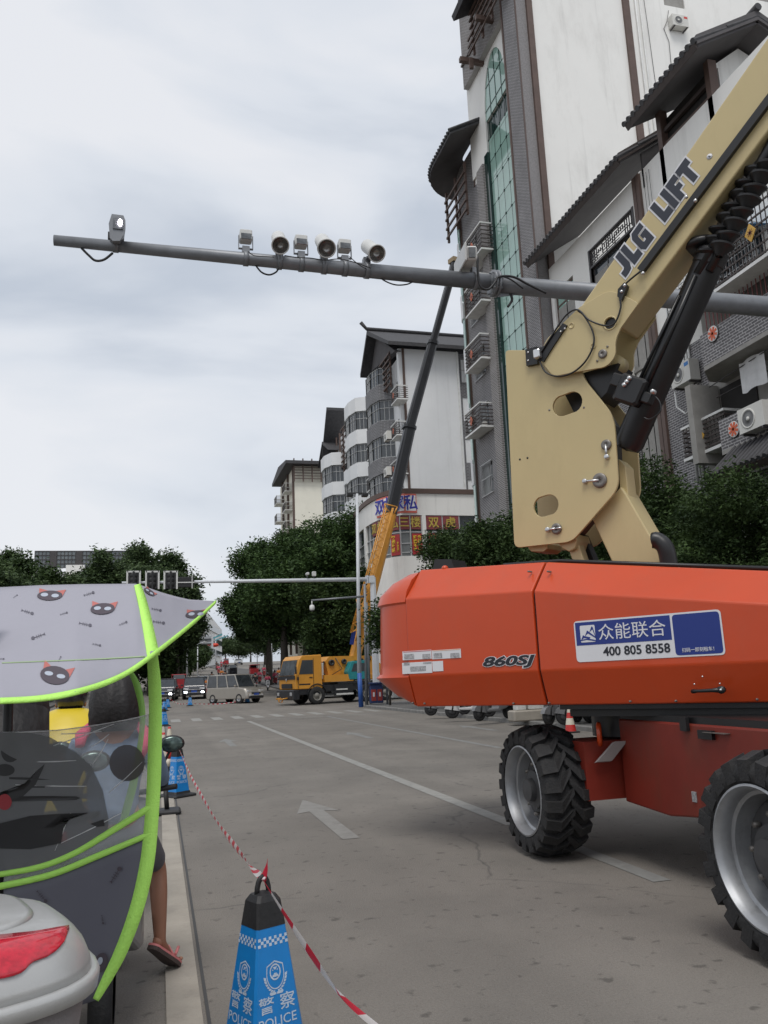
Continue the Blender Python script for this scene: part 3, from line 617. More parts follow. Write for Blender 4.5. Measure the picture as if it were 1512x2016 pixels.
b = MB(); b.prism([(TX+.33, TY0+.07, 0), (TX+26, TY0+.07, 0), (TX+26, TY1, 0), (TX+.33, TY1, 0)], (0, 0, ZU-.1)); b.prism([(TX+.33, TY0+.07, ZU), (TX+19, TY0+.07, ZU), (TX+19, YU_-.1, ZU), (TX+.33, YU_-.1, ZU)], (0, 0, HT-ZU-.1)); b.obj('core', M_['plaster_grey'], tower, w=True)
b = MB(); b.box((TX+.02, TY1-.01, 0), (TX+26, TY1+.2, ZU)); b.obj('wall_rear', M_['white_wall'], tower, w=True)
for q in ops[1:]: window(FO, TT, TN, q, tower, 2, fm='dark_frame', bars=.16)
# rounded bay at the far corner
b = MB(); cx, cy, r = TX+.9, TY1-.2, 1.15
def ringpts(r, a0, a1, n, z): return [V(cx+r*math.cos(a0+(a1-a0)*k/n), cy+r*math.sin(a0+(a1-a0)*k/n), z) for k in range(n+1)]
for k in range(11):
    z0 = 5.+k*3.1; 
    lo, mid, hi = ringpts(r, PI*.5, PI*1.02, 6, z0), ringpts(r, PI*.5, PI*1.02, 6, z0+1.35), ringpts(r, PI*.5, PI*1.02, 6, z0+3.1)
    if z0 > 26: break
    for i in range(6):
        b.add([lo[i+1], lo[i], mid[i], mid[i+1]], [(0, 1, 2, 3)], 0); a_ = [p+(V(cx, cy, p.z)-p).normalized()*.06 for p in (mid[i+1], mid[i], hi[i], hi[i+1])]; b.add(a_, [(0, 1, 2, 3)], 1)
b.obj('corner_bay', [M_['cool_white_wall'], M_['green_glass']], tower, w=True)
# unit shelves on the narrow brick face
for py, h in ((500, 1.5), (600, 1.5), (712, 1.35), (845, 1.3)):
    zb = Zx(950, py, TX-.5)
    lattice_balcony(tower, V(TX-.002, Yx(924, py, TX-.5), zb), TT, TN, 2.2, h, .75)
# curved tiled eave round the far corner
def eave_ring(zc, y_near, r, slope, parent, width=1.9):
    path = [V(TX-1.75, y_near, 0), V(TX-1.75, TY1-1.0, 0)] + [V(TX+.6-2.35*math.cos(a), TY1-1.0+2.9*math.sin(a), 0) for a in [PI/2*k/8 for k in range(1, 9)]]
    b = MB(); inn = []
    for i, p in enumerate(path):
        d = (V(TX+1.2, min(p.y, TY1-1.0), 0)-p); d = d.normalized() if i > 1 else V(1, 0, 0); inn.append(p+d*width)
    n = len(path)
    up = [p+ZP*zc for p in path]; ui = [p+ZP*(zc+slope) for p in inn]
    # lower soffit and top tiles, 0.2 apart
    for i in range(n-1):
        b.add([up[i], up[i+1], ui[i+1], ui[i]], [(0, 1, 2, 3)], 0); b.add([p+ZP*.22 for p in (ui[i], ui[i+1], up[i+1], up[i])], [(0, 1, 2, 3)], 1)
        b.add([up[i]+ZP*.22, up[i+1]+ZP*.22, up[i+1], up[i]], [(0, 1, 2, 3)], 1)
    b.add([up[0], ui[0], ui[0]+ZP*.22, up[0]+ZP*.22], [(0, 1, 2, 3)], 1)
    ro = b.obj('corner_roof', [M_['soffit'], M_['roof_clay']], parent, w=True)
    t = MB(); m = 0
    for i in range(n-1):
        k = max(1, int((up[i+1]-up[i]).length/.27))
        for j in range(k):
            f = j/k; a = up[i].lerp(up[i+1], f)+ZP*.24; c = ui[i].lerp(ui[i+1], f)+ZP*.24; d = (c-a).normalized(); 
            t2 = MB(); t2.tube([a-d*.1, c], .09, 6, 0, True, False); t2.obj('roof_tile_row', M_['roof_clay'], ro, w=True)
zt = Zx(897, 240, TX-1.75)
b = MB(); b.box((TX+.25, YU_+.13, ZU-.02), (TX+2.2, TY1+.6, zt+.75)); b.obj('bay_block', M_['grey_brick'], tower, w=True)
eave_ring(zt-.1, Yx(897, 240, TX-1.75)+.8, 2.4, 1.0, tower)
b = MB()
for k in range(5): z = zt-3.3+k*.55; b.box((TX-.5, TY1-2.3, z), (TX-.42, TY1+.9, z+.12))
for k in range(3): y = TY1-2.2+k*1.5; b.box((TX-.42, y, zt-3.5), (TX-.3, y+.12, zt-.4))
b.obj('timber_grille', M_['brown_trim'], tower, w=True)
# the topmost eave with its grille, and the brick band under it
yt_, zt2 = Yx(893, 42, 14.4), Zx(893, 42, 14.4); zbb = Zx(943, 128, 15.75)
b = MB(); b.prism([(14.4, yt_, zt2), (14.4, TY0-1, zt2), (17, TY0-1, zt2+1.6), (17, yt_, zt2+1.6)], (-.1, 0, .28)); b.obj('top_roof', M_['roof_clay'], tower, w=True)
b = MB()
for k in range(6): z = zt2-1.9+k*.42; b.box((15.1, TY0+.5, z), (15.18, yt_-.3+.35*(k < 3), z+.11))
for k in range(4): y = yt_-.5-k*1.2; b.box((15.19, y, zt2-2.2), (15.3, y+.13, zt2+.5))
b.box((14.6, yt_-.1, zt2-2.35), (16.0, yt_+.12, zt2-2.1)); b.box((14.7, yt_-2.2, zt2-1.7), (16.0, yt_-2.0, zt2-1.45)); b.box((15.0, yt_-.35, zt2-2.9), (15.2, yt_-.2, zt2-2.3)); b.obj('timber_grille', M_['brown_trim'], tower, w=True)
b = MB(); b.box((15.62, TY0+1.6, zbb), (15.98, YU_-.3, HT)); b.box((15.5, TY0+1.6, zbb+1.3), (15.61, YU_-.35, zbb+1.42)); b.obj('brick_band', M_['fine_brick'], tower, w=True)

# ------------------------------------------------------------------ the lower building with tiled gables in front of the tower
annex = thing('gabled_building', 'white and grey brick building with stepped tiled eaves, barred windows and brick balconies', 'building', (18, 21, 0))
AO = V(16, 29.8, 0); AT = (0, -1, 0); AN = (-1, 0, 0)
def UA(px, py, X=16.): return 29.8 - Yx(px, py, X)
zb = Zx(1240, 700)      # brick below, white above
wins = [dict(op=(UA(1160, 490), UA(1250, 470), Zx(1160, 600), 17.5), kind='lattice'), dict(op=(UA(1089, 560), UA(1129, 560), 15.0, 17.2), kind='green'),
        dict(op=(UA(1228, 660), UA(1284, 660), 11.7, 13.9), kind='brown'), dict(op=(UA(1252, 830), UA(1298, 830), 7.8, 10.0), kind='brown'), dict(op=(UA(1095, 900), UA(1150, 900), 8.0, 10.0), kind='brown'),
        dict(op=(UA(1100, 750), UA(1150, 750), 11.7, 13.7), kind='brown')]
split = 11.4
up_ops = [(q['op'][0], q['op'][1], q['op'][2]-split, q['op'][3]-split) for q in wins if q['op'][2] > split]
lo_ops = [q['op'] for q in wins if q['op'][3] < split]
EZ = 18.55
wall('wall_upper', AO+ZP*split, AT, AN, 29.8-12, EZ-split-.1, up_ops, M_['white_wall'], annex, .2)
wall('wall_lower', AO, AT, AN, 29.8-5, split, lo_ops, M_['grey_brick'], annex, .2)
for q in wins:
    k = q['kind']; u0, u1, v0, v1 = q['op']
    if k == 'lattice':
        window(AO, AT, AN, (u0, u1, v0, v1-.75), annex, 3, fm='dark_frame', pm='window_glass')
        b = MB(); random.seed(3)
        fbox(b, AO, AT, AN, u0, u1, v1-.06, v1, -.1, .02); fbox(b, AO, AT, AN, u0, u1, v1-.78, v1-.70, -.1, .02); fbox(b, AO, AT, AN, u0-.1, u0, v0, v1, -.1, .03); fbox(b, AO, AT, AN, u1, u1+.1, v0, v1+.02, -.1, .03)
        n = int((u1-u0)/.14)
        for i in range(n+1):
            u = u0+(u1-u0)*i/n; h0 = random.choice((0, .15, .3)); h1 = random.choice((.45, .6, .7)); fbox(b, AO, AT, AN, u-.012, u+.012, v1-.7+h0, v1-.7+h1, -.06, -.02)
        for j in range(5):
            v = v1-.6+j*.12
            for i in range(0, n, 2):
                if random.random() > .35: uu = u0+(u1-u0)*i/n; fbox(b, AO, AT, AN, uu, min(u1, uu+.32), v, v+.022, -.055, -.025)
        b.obj('lattice_transom', M_['dark_frame'], annex, w=True)
    elif k == 'green':
        window(AO, AT, AN, (u0, u1, v0, v1), annex, 2, fm='brown_trim', pm='green_glass', fw=.09, split=.7)
    else:
        window(AO, AT, AN, (u0, u1, v0, v1), annex, 3, fm='dark_frame', pm='window_glass', fw=.06)
        b = MB(); fbox(b, AO, AT, AN, u0-.08, u1+.08, v0-.12, v0-.001, 0, .1); b.obj('sill', M_['plaster_grey'], annex, w=True)
# brown posts and white pipes on the facade
for px, py in ((1256, 400), (1303, 760)):
    u = UA(px, py); b = MB(); fbox(b, AO, AT, AN, u-.11, u+.11, 5, EZ-.15, .001, .1); b.obj('brown_post', M_['brown_trim'], annex, w=True)
b = MB()
for du in (.35, .55, .72): u = UA(1290, 500)+du*.6-.9; b.cyl(AO+V(-.05, -u, 9), AO+V(-.05, -u, EZ-.3), .028, 6)
u = UA(1322, 780)
for du in (0, .16, .3): b.cyl(AO+V(-.06, -u-du-.9, 7), AO+V(-.06, -u-du-.9, 14), .04, 6)
b.obj('drain_pipe', M_['white_rail'], annex, w=True)
b = MB()
for k in range(3): y = AO.y-UA(1272+6*k, 380); b.tube([(15.96, y, 18.2), (15.9, y-.1, 16.5), (15.96, y-.15, 14.8)], .01, 4)
b.obj('cable', M_['dark_frame'], annex, w=True)
# lower tiled eave: straight along the street, ends in a raking gable board
yE = Yx(1215, 305, 15.0); zE = (Zx(1020, 545, 15.0)+Zx(1215, 305, 15.0))/2
slope_roof(annex, (15.0, yE, zE), (15.0, 29.85, zE), (2.6, 0, 1.75))
b = MB(); b.prism([(15.0, yE-.06, zE-.12), (17.6, yE-.06, zE+1.63), (17.6, yE-.06, zE+1.95), (15.0, yE-.06, zE+.2)], (0, .06, 0)); b.obj('bargeboard', M_['dark_timber'], annex, w=True)
b = MB(); b.prism([(16.0, yE+.05, zE-.9), (17.6, yE+.05, zE-.9), (17.6, yE+.05, zE+1.5), (16.0, yE+.05, zE+.42)], (0, .1, 0)); b.obj('gable_wall', M_['soffit'], annex, w=True)
# upper block: roof with gable, timber slats, white end wall
yU0, yU1 = Yx(1370, 90, 15.0), Yx(1232, 240, 15.0); zU = (Zx(1370, 90, 15.0)+Zx(1232, 240, 15.0))/2
slope_roof(annex, (15.0, yU0, zU), (15.0, yU1, zU), (2.3, 0, 1.25))
slope_roof(annex, (19.6, yU0, zU), (19.6, yU1, zU), (-2.3, 0, 1.25), singles=False)
b = MB(); b.prism([(15.0, yU0-.07, zU-.1), (17.3, yU0-.07, zU+1.15), (19.6, yU0-.07, zU-.1), (19.6, yU0-.07, zU+.2), (17.3, yU0-.07, zU+1.48), (15.0, yU0-.07, zU+.2)], (0, .07, 0)); b.obj('bargeboard', M_['soffit'], annex, w=True)
b = MB(); b.tube([(17.3, yU0-.15, zU+1.55), (17.3, yU1, zU+1.55)], .12, 8); b.obj('ridge', M_['roof_clay'], annex, w=True)
yB0 = yU0+.9; yB1 = 21.35; zS0 = Zx(1305, 330)-2.
b = MB(); b.box((16.45, yB0, 14), (19.3, yB1+.6, zU+.1)); b.prism([(16.2, yB0, zU+.1), (18.9, yB0, zU+.1), (17.3, yB0, zU+.95)], (0, .1, 0)); b.obj('upper_block', M_['white_wall'], annex, w=True)
b = MB(); b.box((16.0, yB0-.12, 14), (16.3, yB0+.1, zU+.25)); b.box((16.0, yB1-.1, 11.4), (16.3, yB1+.12, zU+.4)); b.obj('brown_post', M_['brown_trim'], annex, w=True)
b = MB(); b.box((16.25, yB0+.1, 14), (16.44, yB1-.1, zU+.1)); b.obj('dark_recess', M_['interior_dark'], annex, w=True)
for k in range(7):
    z = zU-.45-k*.52; b = MB(); b.box((16.08, yB0+.1, z), (16.2, yB1-.1, z+.13)); b.obj('slat', M_['brown_trim' if k else 'dark_timber'], annex, w=True)
z = zU-.45-4.0; b = MB(); b.box((15.9, yB0, z-.5), (16.24, yB1-.1, z-.35)); b.box((15.9, yB0, z-.1), (16.24, yB1-.1, z+.05)); b.obj('rail', M_['white_rail'], annex, w=True)
# facade of the near part, bay with balconies at x = 15
bx = 15.0; yb1 = 20.3; yb0 = 11.5
BO = V(bx, yb1, 0)
def ub(px, py): return yb1 - Yx(px, py, bx)
zbar0, zbar1 = Zx(1400, 602, bx), Zx(1400, 512, bx)
b = MB(); b.box((bx, yb0, zbar1), (16, yb1, zbar1+2.1)); b.box((bx-.15, yb0, zbar1+1.9), (16, yb1+.15, zbar1+2.15)); b.obj('white_bay', M_['white_wall'], annex, w=True)
b = MB(); b.box((bx+.9, yb0, 5), (15.98, yb1, zbar1)); b.obj('inner_wall', M_['plaster_grey'], annex, w=True)
# barred window
wall('bay_window_wall', BO+ZP*zbar0, AT, AN, yb1-yb0, zbar1-zbar0, [(.15, 3.9, .05, zbar1-zbar0-.1), (4.3, 7.6, .05, zbar1-zbar0-.1)], M_['white_wall'], annex)
for q in ((.15, 3.9), (4.3, 7.6)): window(BO, AT, AN, (q[0], q[1], zbar0+.05, zbar1-.1), annex, 4, fm='dark_frame', pm='window_glass')
b = MB()
for i in range(30): u = .05+i*.13; fbox(b, BO, AT, AN, u, u+.016, zbar0-.05, zbar1-.02, .28, .296)
for j in range(8): v = zbar0-.05+j*(zbar1-zbar0)/7.; fbox(b, BO, AT, AN, .03, 3.95, v, v+.018, .275, .3)
for i in range(3): u = .03+i*1.95; fbox(b, BO, AT, AN, u, u+.04, zbar0-.06, zbar1, .265, .31)
for v in (zbar0-.05, zbar1-.04): fbox(b, BO, AT, AN, .03, .06, v, v+.03, 0, .27); fbox(b, BO, AT, AN, 3.92, 3.95, v, v+.03, 0, .27)
b.obj('security_bars', M_['steel_bars'], annex, w=True)
# brick parapet 1 with a faceted corner and round emblem
def parapet(z0, z1, y1, y0, name='balcony'):
    poly = [(16.0, y1+.0), (bx+.35, y1), (bx-.35, y1-.75), (bx-.35, y0), (16., y0)]
    b = MB(); b.prism([(p[0], p[1], z0) for p in poly], (0, 0, .12), 1); inner = [(16.0, y1-.18), (bx+.45, y1-.18), (bx-.17, y1-.82), (bx-.17, y0), (16., y0)]
    for i in range(3):
        a, c, d, e = poly[i], poly[i+1], inner[i+1], inner[i]
        b.prism([(a[0], a[1], z0+.12), (c[0], c[1], z0+.12), (d[0], d[1], z0+.12), (e[0], e[1], z0+.12)], (0, 0, z1-z0-.12), 0)
    return b.obj(name, [M_['grey_brick'], M_['plaster_grey']], annex, w=True)
def emblem_disc(parent, c, n, r):
    n = Vector(n).normalized(); b = MB(); b.lathe(c, n, [(r, 0), (r, .03), (r*.9, .035), (0, .035)], 28, [1, 1, 0]); t = n.cross(ZP).normalized()
    for k in range(4):
        a = PI/8+k*PI/4; d = t*math.cos(a)+ZP*math.sin(a); e = -t*math.sin(a)+ZP*math.cos(a); q = Vector(c)+n*.037
        b.prism([q+d*r*.78+e*r*.16, q+e*r*.08, q-d*r*.78+e*r*.16, q-d*r*.78-e*r*.16, q-e*r*.08, q+d*r*.78-e*r*.16], n*.008, 2)
    return b.obj('emblem', [mat('emblem_white', (.62, .60, .58), .5), MATS['dark_frame'], mat('emblem_red', (.60, .10, .03), .5)], parent, w=True)
zp0, zp1 = Zx(1440, 700, bx-.35), Zx(1440, 622, bx-.35)
y1_ = Yx(1362, 640, bx)
pb = parapet(zp0, zp1, y1_, yb0); emblem_disc(pb, onX(1405, 657, bx-.352), (-1, 0, 0), .24)
b = MB()
for i in range(24): fbox(b, V(bx-.2, y1_-.9, 0), AT, AN, i*.16, i*.16+.018, zp1, zbar0-.02, 0, .02)
b.obj('rail_bars', mat('red_bars', (.18, .05, .05), .5), annex, w=True)
zq0, zq1 = Zx(1450, 885, bx-.35), Zx(1450, 812, bx-.35)
pb = parapet(zq0, zq1, Yx(1402, 850, bx), yb0); emblem_disc(pb, onX(1446, 845, bx-.352), (-1, 0, 0), .24)
b = MB(); yy = Yx(1418, 760, bx+.9); b.box((bx+.86, yy-1.5, zq0+.15), (bx+.9, yy, zq0+2.4)); b.obj('door', M_['interior_dark'], annex, w=True)
b = MB(); b.box((bx+.78, yy+.5, zq0), (bx+.9, yy+.8, zp0)); b.box((bx-.1, yy+.05, zq0+.15), (bx+.85, yy+.3, zp0)); b.obj('pillar', M_['plaster_grey'], annex, w=True)
p = onX(1482, 735, bx+.1)
b = MB(); b.cyl(V(bx+.1, y1_-.3, p.z+.25), V(bx+.1, yb0, p.z+.75), .015, 6); b.cyl(V(bx+.3, y1_-.3, p.z-.05), V(bx+.3, yb0, p.z-.02), .015, 6); b.obj('drying_pole', M_['dark_frame'], annex, w=True)
b = MB(); b.grid(lambda u, v: p+V(.02*math.sin(u*14), -.95*(u-.5), .45-.85*v-.03*math.sin(u*9)), 16, 6); b.obj('hanging_cloth', mat('cloth_white', (.6, .6, .6), .9), None, w=True, label='pale cloth hung to dry inside the brick balcony', cat='laundry')
ac_unit(annex, V(16-.001, Yx(1347, 750, 15.7), Zx(1347, 757, 15.7)), AT, AN, 1.15, 'blue')
b = MB(); y = Yx(1350, 770, 15.9); z = Zx(1350, 770, 15.9); b.tube([(15.8, y+.4, z+.1), (15.8, y+.4, z-.4), (15.8, y, z-.75), (15.85, y-.5, z-.6), (15.85, y-.6, z)], .03, 6); b.obj('hose', M_['white_rail'], annex, w=True)
ac_unit(annex, V(16-.001, Yx(1225, 750, 15.7), Zx(1225, 760, 15.7)), AT, AN, 1.1)
ac_unit(annex, V(bx-.35, Yx(1500, 835, bx-.35)-.1, Zx(1500, 850, bx-.35)), AT, AN, 1.1)
lb = lattice_balcony(annex, V(16-.002, Yx(1352, 880, 15.3), Zx(1390, 893, 15.2)), AT, AN, 2.0, 1.05, .85, 'yellow_emblem')
lattice_balcony(annex, V(bx-.002, Yx(1425, 510, bx-.3), Zx(1470, 540, bx-.6)), AT, AN, 3.6, 1.7, .75, 'yellow_emblem', ac=False)
# small tiled canopy and arched grille below it
yc1, yc0 = Yx(1436, 920, bx-.6), yb0
slope_roof(annex, (bx-1.1, yc0, Zx(1470, 912, bx-1.1)), (bx-1.1, yc1, Zx(1470, 912, bx-1.1)), (1.0, 0, .95), tile=.2)
wall('low_wall', V(bx-.4, yc1-.1, 2), AT, AN, 8, 4.3, [(1.0, 4.2, 1.2, 3.6)], M_['grey_brick'], annex)
window(V(bx-.4, yc1-.1, 2), AT, AN, (1.0, 4.2, 1.2, 3.6), annex, 4, fm='dark_frame', bars=.14)
b = MB(); b.prism([(16.1, 29.7, 0), (16.1, 4, 0), (26, 4, 0), (26, 29.7, 0)], (0, 0, split)); b.prism([(16.1, 29.7, split), (16.1, 12.1, split), (26, 12.1, split), (26, 29.7, split)], (0, 0, 5)); b.obj('core', M_['plaster_grey'], annex, w=True)
p = onX(1400, 478, 14.2)
b = MB(); b.grid(lambda u, v: V(14.4+1.3*v, p.y+1.3-2.6*u, p.z-.15+.35*math.sin(PI*u)*(1-.3*v)+.15*v), 10, 6); b.obj('awning', mat('blue_awning', (.08, .27, .52), .5), annex, w=True)
b = MB(); b.cyl((13.2, p.y-2.0, p.z-.3), (15.0, p.y+1.0, p.z-.45), .04, 8); b.obj('awning_pole', M_['white_rail'], annex, w=True)

# ------------------------------------------------------------------ white slab with brick bay beyond the side street
XM = 18.
slab = thing('apartment_slab', 'white apartment slab with a blank end wall, dark tiled roof and a column of grey brick bays behind the truck crane boom', 'building', (22, 62, 0))
YM = onX(797, 818, XM).y; HM = onY(850, 690, YM).z
mo = V(XM, YM, 0)
xw = onY(905, 750, YM).x
wall('end_wall', mo, (1, 0, 0), (0, -1, 0), xw-XM, HM, [], M_['cool_white_wall'], slab)
bo = V(xw+.02, YM+.3, 0); opz = [(0.25, 1.5, z, z+1.9) for z in (13.6+.7, 17.6, 21.0, 24.2)]
wall('brick_wall', bo, (1, 0, 0), (0, -1, 0), 6, HM, opz, M_['far_brick'], slab)
for q in opz: window(bo, (1, 0, 0), (0, -1, 0), q, slab, 2, single=True, bars=.2 if q[2] > 23 else 0)
b = MB(); fbox(b, mo, (1, 0, 0), (0, -1, 0), -.02, .16, 0, HM, .001, .08); b.obj('brown_trim', M_['brown_trim'], slab, w=True)
b = MB(); fbox(b, mo, (1, 0, 0), (0, -1, 0), xw-XM-.2, xw-XM-.1, 0, HM, .001, .1); b.obj('drain_pipe', M_['white_rail'], slab, w=True)
b = MB(); b.box((XM+.01, YM+.35, 0), (XM+10, YM+24, HM-.3)); b.obj('core', M_['cool_white_wall'], slab, w=True)
# roof with ridge across the street direction
Xr = XM-1.4; za = Zx(722, 651, Xr); ya = Yx(722, 651, Xr); zf = Zx(709, 737, Xr); yf = Yx(709, 737, Xr); zn = onY(860, 676, YM-1.2).z
b = MB(); yn = YM-1.1; pr = [V(Xr, yn, zn), V(Xr, ya, za), V(Xr, yf, zf), V(Xr, yf, zf-.3), V(Xr, ya, za-.4), V(Xr, yn, zn-.3)]
b.prism(pr, (12, 0, 0)); b.tube([(Xr-.5, ya, za+.7), (Xr, ya, za+.15), (XM+9, ya, za+.1)], .16, 6); b.obj('roof', M_['roof_clay'], slab, w=True)
b = MB(); b.prism([V(XM-.6, YM-.2, zn-.4), V(XM-.6, ya, za-.5), V(XM-.6, yf-.8, zf)], (.5, 0, 0)); b.obj('gable_wall', M_['soffit'], slab, w=True)
b = MB(); x = XM-.75
for k in range(6): z = zn-2.6+k*.5; b.box((x, YM+1.2, z), (x+.1, YM+4.2, z+.12))
for k in range(3): y = YM+1.3+k*1.3; b.box((x+.1, y, zn-2.8), (x+.22, y+.13, zn+.2))
b.obj('timber_grille', M_['brown_trim'], slab, w=True)
def bay(parent, X, yc, hw, dep, z0, z1, pitch, wm, gm='window_glass', first=1.3, barred=True, name='bay'):
    """projecting half-octagon bay with parapets and ribbon windows"""
    pl = [V(X, yc-hw, 0), V(X-dep*.75, yc-hw*.82, 0), V(X-dep, yc-hw*.3, 0), V(X-dep, yc+hw*.3, 0), V(X-dep*.75, yc+hw*.82, 0), V(X, yc+hw, 0)]
    z = z0; b = MB(); g = MB(); f = MB(); 
    while z < z1-.5:
        zt = min(z+first, z1); b.prism([p+ZP*z for p in pl], (0, 0, zt-z)); zw = min(z+pitch, z1)
        if zw-zt > .5:
            pc = [p+(V(X, yc, 0)-p)*.07 for p in pl]; g.prism([p+ZP*zt for p in pc], (0, 0, zw-zt))
            for i in range(len(pl)-1):
                a, c = pc[i], pc[i+1]; d = (c-a); n = max(1, round(d.length/(.4 if barred else .7)))
                for k in range(n+1):
                    p = a+d*k/n; p = p+(p-V(X, yc, 0)).normalized()*.03; f.bbox((p.x, p.y, (zt+zw)/2), (.035, .035, zw-zt-.01))
                q0, q1 = a+(a-V(X, yc, 0)).normalized()*.03, c+(c-V(X, yc, 0)).normalized()*.03
                for v in (zt+.05, (zt+zw)/2+.2, zw-.06): f.tube([q0+ZP*v, q1+ZP*v], .028, 4, 0, False, False)
        z += pitch
    bo_ = b.obj(name, M_[wm], parent, w=True); g.obj('window_band', M_[gm], bo_, w=True); f.obj('window_frame', M_['window_frame'], bo_, w=True); return bo_
def YX(px, py): return Yx(px, py, XM)
yb = (YX(777, 800)+YX(742, 800))/2
bay(slab, XM, yb, 2.6, 1.5, 11.2, zn-.5, 3.05, 'far_brick')
ybw = (YX(725, 850)+YX(697, 850))/2; ztop = Zx(705, 768, XM-1.2)
bay(slab, XM, ybw, 2.8, 1.35, ztop-1.3-3.05*5, ztop, 3.05, 'cool_white_wall')
for py in (775, 870, 950): pass
for px, pys in ((778, (780, 850, 925, 975)), (729, (832, 893, 955)), ):
    for py in pys:
        y = Yx(px, py, XM-.8); lattice_balcony(slab, V(XM-.001, y+.9, Zx(px, py, XM-.8)-.5), TT, TN, 1.7, 1.15, .9, None if px < 740 else 'orange_emblem', ac=False)
for px, py in ((769, 860), (769, 930)): ac_unit(slab, V(XM-(1.6 if px < 780 else 0), Yx(px, py, XM-1.6), Zx(px, py, XM-1.6)-.3), TT, TN, 1.1)
op2 = [(.5, 1.5, z, z+1.7) for z in (13.5, 16.5, 19.5, 22.4)]
b = MB(); b.box((XM-.3, YM+.02, 0), (XM, YM+.5, HM)); b.obj('white_return', M_['cool_white_wall'], slab, w=True)
for k in range(4):
    b = MB(); z = 13.4+k*3.05; b.box((XM-.06, YM+.7, z), (XM-.02, YM+1.6, z+1.8)); b.obj('window', M_['window_glass'], slab, w=True)

# second slab further along with the white rounded bays
slab2 = thing('apartment_slab', 'white apartment block with rounded window bays and antenna masts, between the pale slab and the cream building', 'building', (22, 80, 0))
yc = (YX(690, 950)+YX(658, 950))/2; zt2_ = Zx(668, 872, XM-1.2)
b = MB(); b.box((XM+.02, YM+24.2, 0), (XM+10, yc+3.0, zt2_+1.0)); b.obj('core', M_['cool_white_wall'], slab2, w=True)
bay(slab2, XM, yc, 2.8, 2.0, zt2_-1.6-3.05*6, zt2_, 3.05, 'cool_white_wall')
bay(slab2, XM, yc-7, 2.2, 1.2, zt2_-1.6-3.05*6, zt2_-3, 3.05, 'cool_white_wall')
for px, pys in ((686, (920, 945, 985)), (690, (910, 1000))):
    for py in pys: lattice_balcony(slab2, V(XM-.001, Yx(px, py, XM-.8)+.9, Zx(px, py, XM-.8)-.5), TT, TN, 1.9, 1.15, .9, None, ac=False)
y0, y1 = yc+3.5, YX(697, 850)-1
za_, zb_ = Zx(668, 872, XM-1.4)+.6, Zx(690, 800, XM-1.4)
b = MB(); b.prism([(XM-1.6, yc+2.2, zt2_+.4), (XM-1.6, YM+22, zt2_+4.6), (XM-1.6, YM+22, zt2_+4.9), (XM-1.6, yc+2.2, zt2_+.7)], (5, 0, 0)); b.prism([(XM-1.7, yc+4.2, zt2_-.2), (XM-1.7, yc+1.4, zt2_+1.9), (XM-1.7, yc-1.6, zt2_+.2), (XM-1.7, yc+1.4, zt2_+1.6)], (4, 0, 0)); b.obj('roof', M_['roof_clay'], slab2, w=True)
b = MB()
for k in range(8): z = zt2_-2+k*.55; b.box((XM-.6, YM+14+k*.3, z), (XM-.5, yc-2.5, z+.13))
for k in range(6): y = YM+15+k*1.6; b.box((XM-.5, y, zt2_-2.5), (XM-.35, y+.15, zt2_+2))
b.obj('timber_grille', M_['brown_trim'], slab2, w=True)
pa = onX(645, 900, XM+1)
b = MB()
for dx, h in ((0, 4.2), (.8, 2.6), (1.5, 2.8)): b.cyl((XM+3+dx, pa.y+dx, zt2_-2), (XM+3+dx, pa.y+dx, pa.z-1.5+h), .06, 6); b.bbox((XM+3+dx, pa.y+dx, pa.z-2.2+h), (.35, .35, 1.1))
b.obj('antenna_mast', M_['window_frame'], slab2, w=True)

# far cream building
far = thing('cream_building', 'far cream building with a brown timber screen under its flat dark roof', 'building', (22, 112, G(110)))
YF = onX(582, 960, XM).y; zr = onY(620, 918, YF).z
fx0, fx1 = onY(580, 960, YF).x, onY(640, 960, YF).x
b = MB(); b.box((fx0, YF, 0), (fx1, YF+14, zr)); b.obj('wall', M_['cream_wall'], far, w=True)
b = MB(); b.box((fx1, YF+.3, 0), (fx1+6, YF+14, zr)); b.obj('wall', M_['cool_white_wall'], far, w=True)
for z in (zr-8.2, zr-13.): window(V(fx1, YF+.3, 0), (1, 0, 0), (0, -1, 0), (.9, 2.2, z, z+1.8), far, 2, single=True, depth=-.06)
zlt = onY(620, 945, YF).z
b = MB()
for k in range(6): x = fx0-.2+k*(fx1+2-fx0)/5; b.box((x, YF-.7, zlt-.4), (x+.16, YF-.5, zr+.9))
for k in range(5): z = zlt+k*(zr-zlt)/5; b.box((fx0-.2, YF-.62, z), (fx1+3, YF-.5, z+.09))
for k in range(3): y = YF+.1+k*5; b.box((fx0-.3, y, 5), (fx0-.01, y+.25, zr+.5))
b.obj('timber_screen', M_['brown_trim'], far, w=True)
zrt = onY(620, 903, YF-1.5).z
b = MB(); b.prism([(fx0-1.4, YF-1.5, zr+.4), (fx0-1.4, YF+6, zrt+.6), (fx0-1.4, YF+13, zr+.4), (fx0-1.4, YF+13, zr), (fx0-1.4, YF-1.5, zr-.05)], (fx1-fx0+6, 0, 0)); b.obj('roof', M_['roof_clay'], far, w=True)
for k in range(7):
    z = zr-3.2-k*2.7
    if z > 8: lattice_balcony(far, V(fx0-.002, YF+4.5, z), TT, TN, 2.6, 1.2, 1.1, None, ac=False); lattice_balcony(far, V(fx0-.002, YF+9.5, z-.7), TT, TN, 2.6, 1.2, 1.6, None, ac=False)

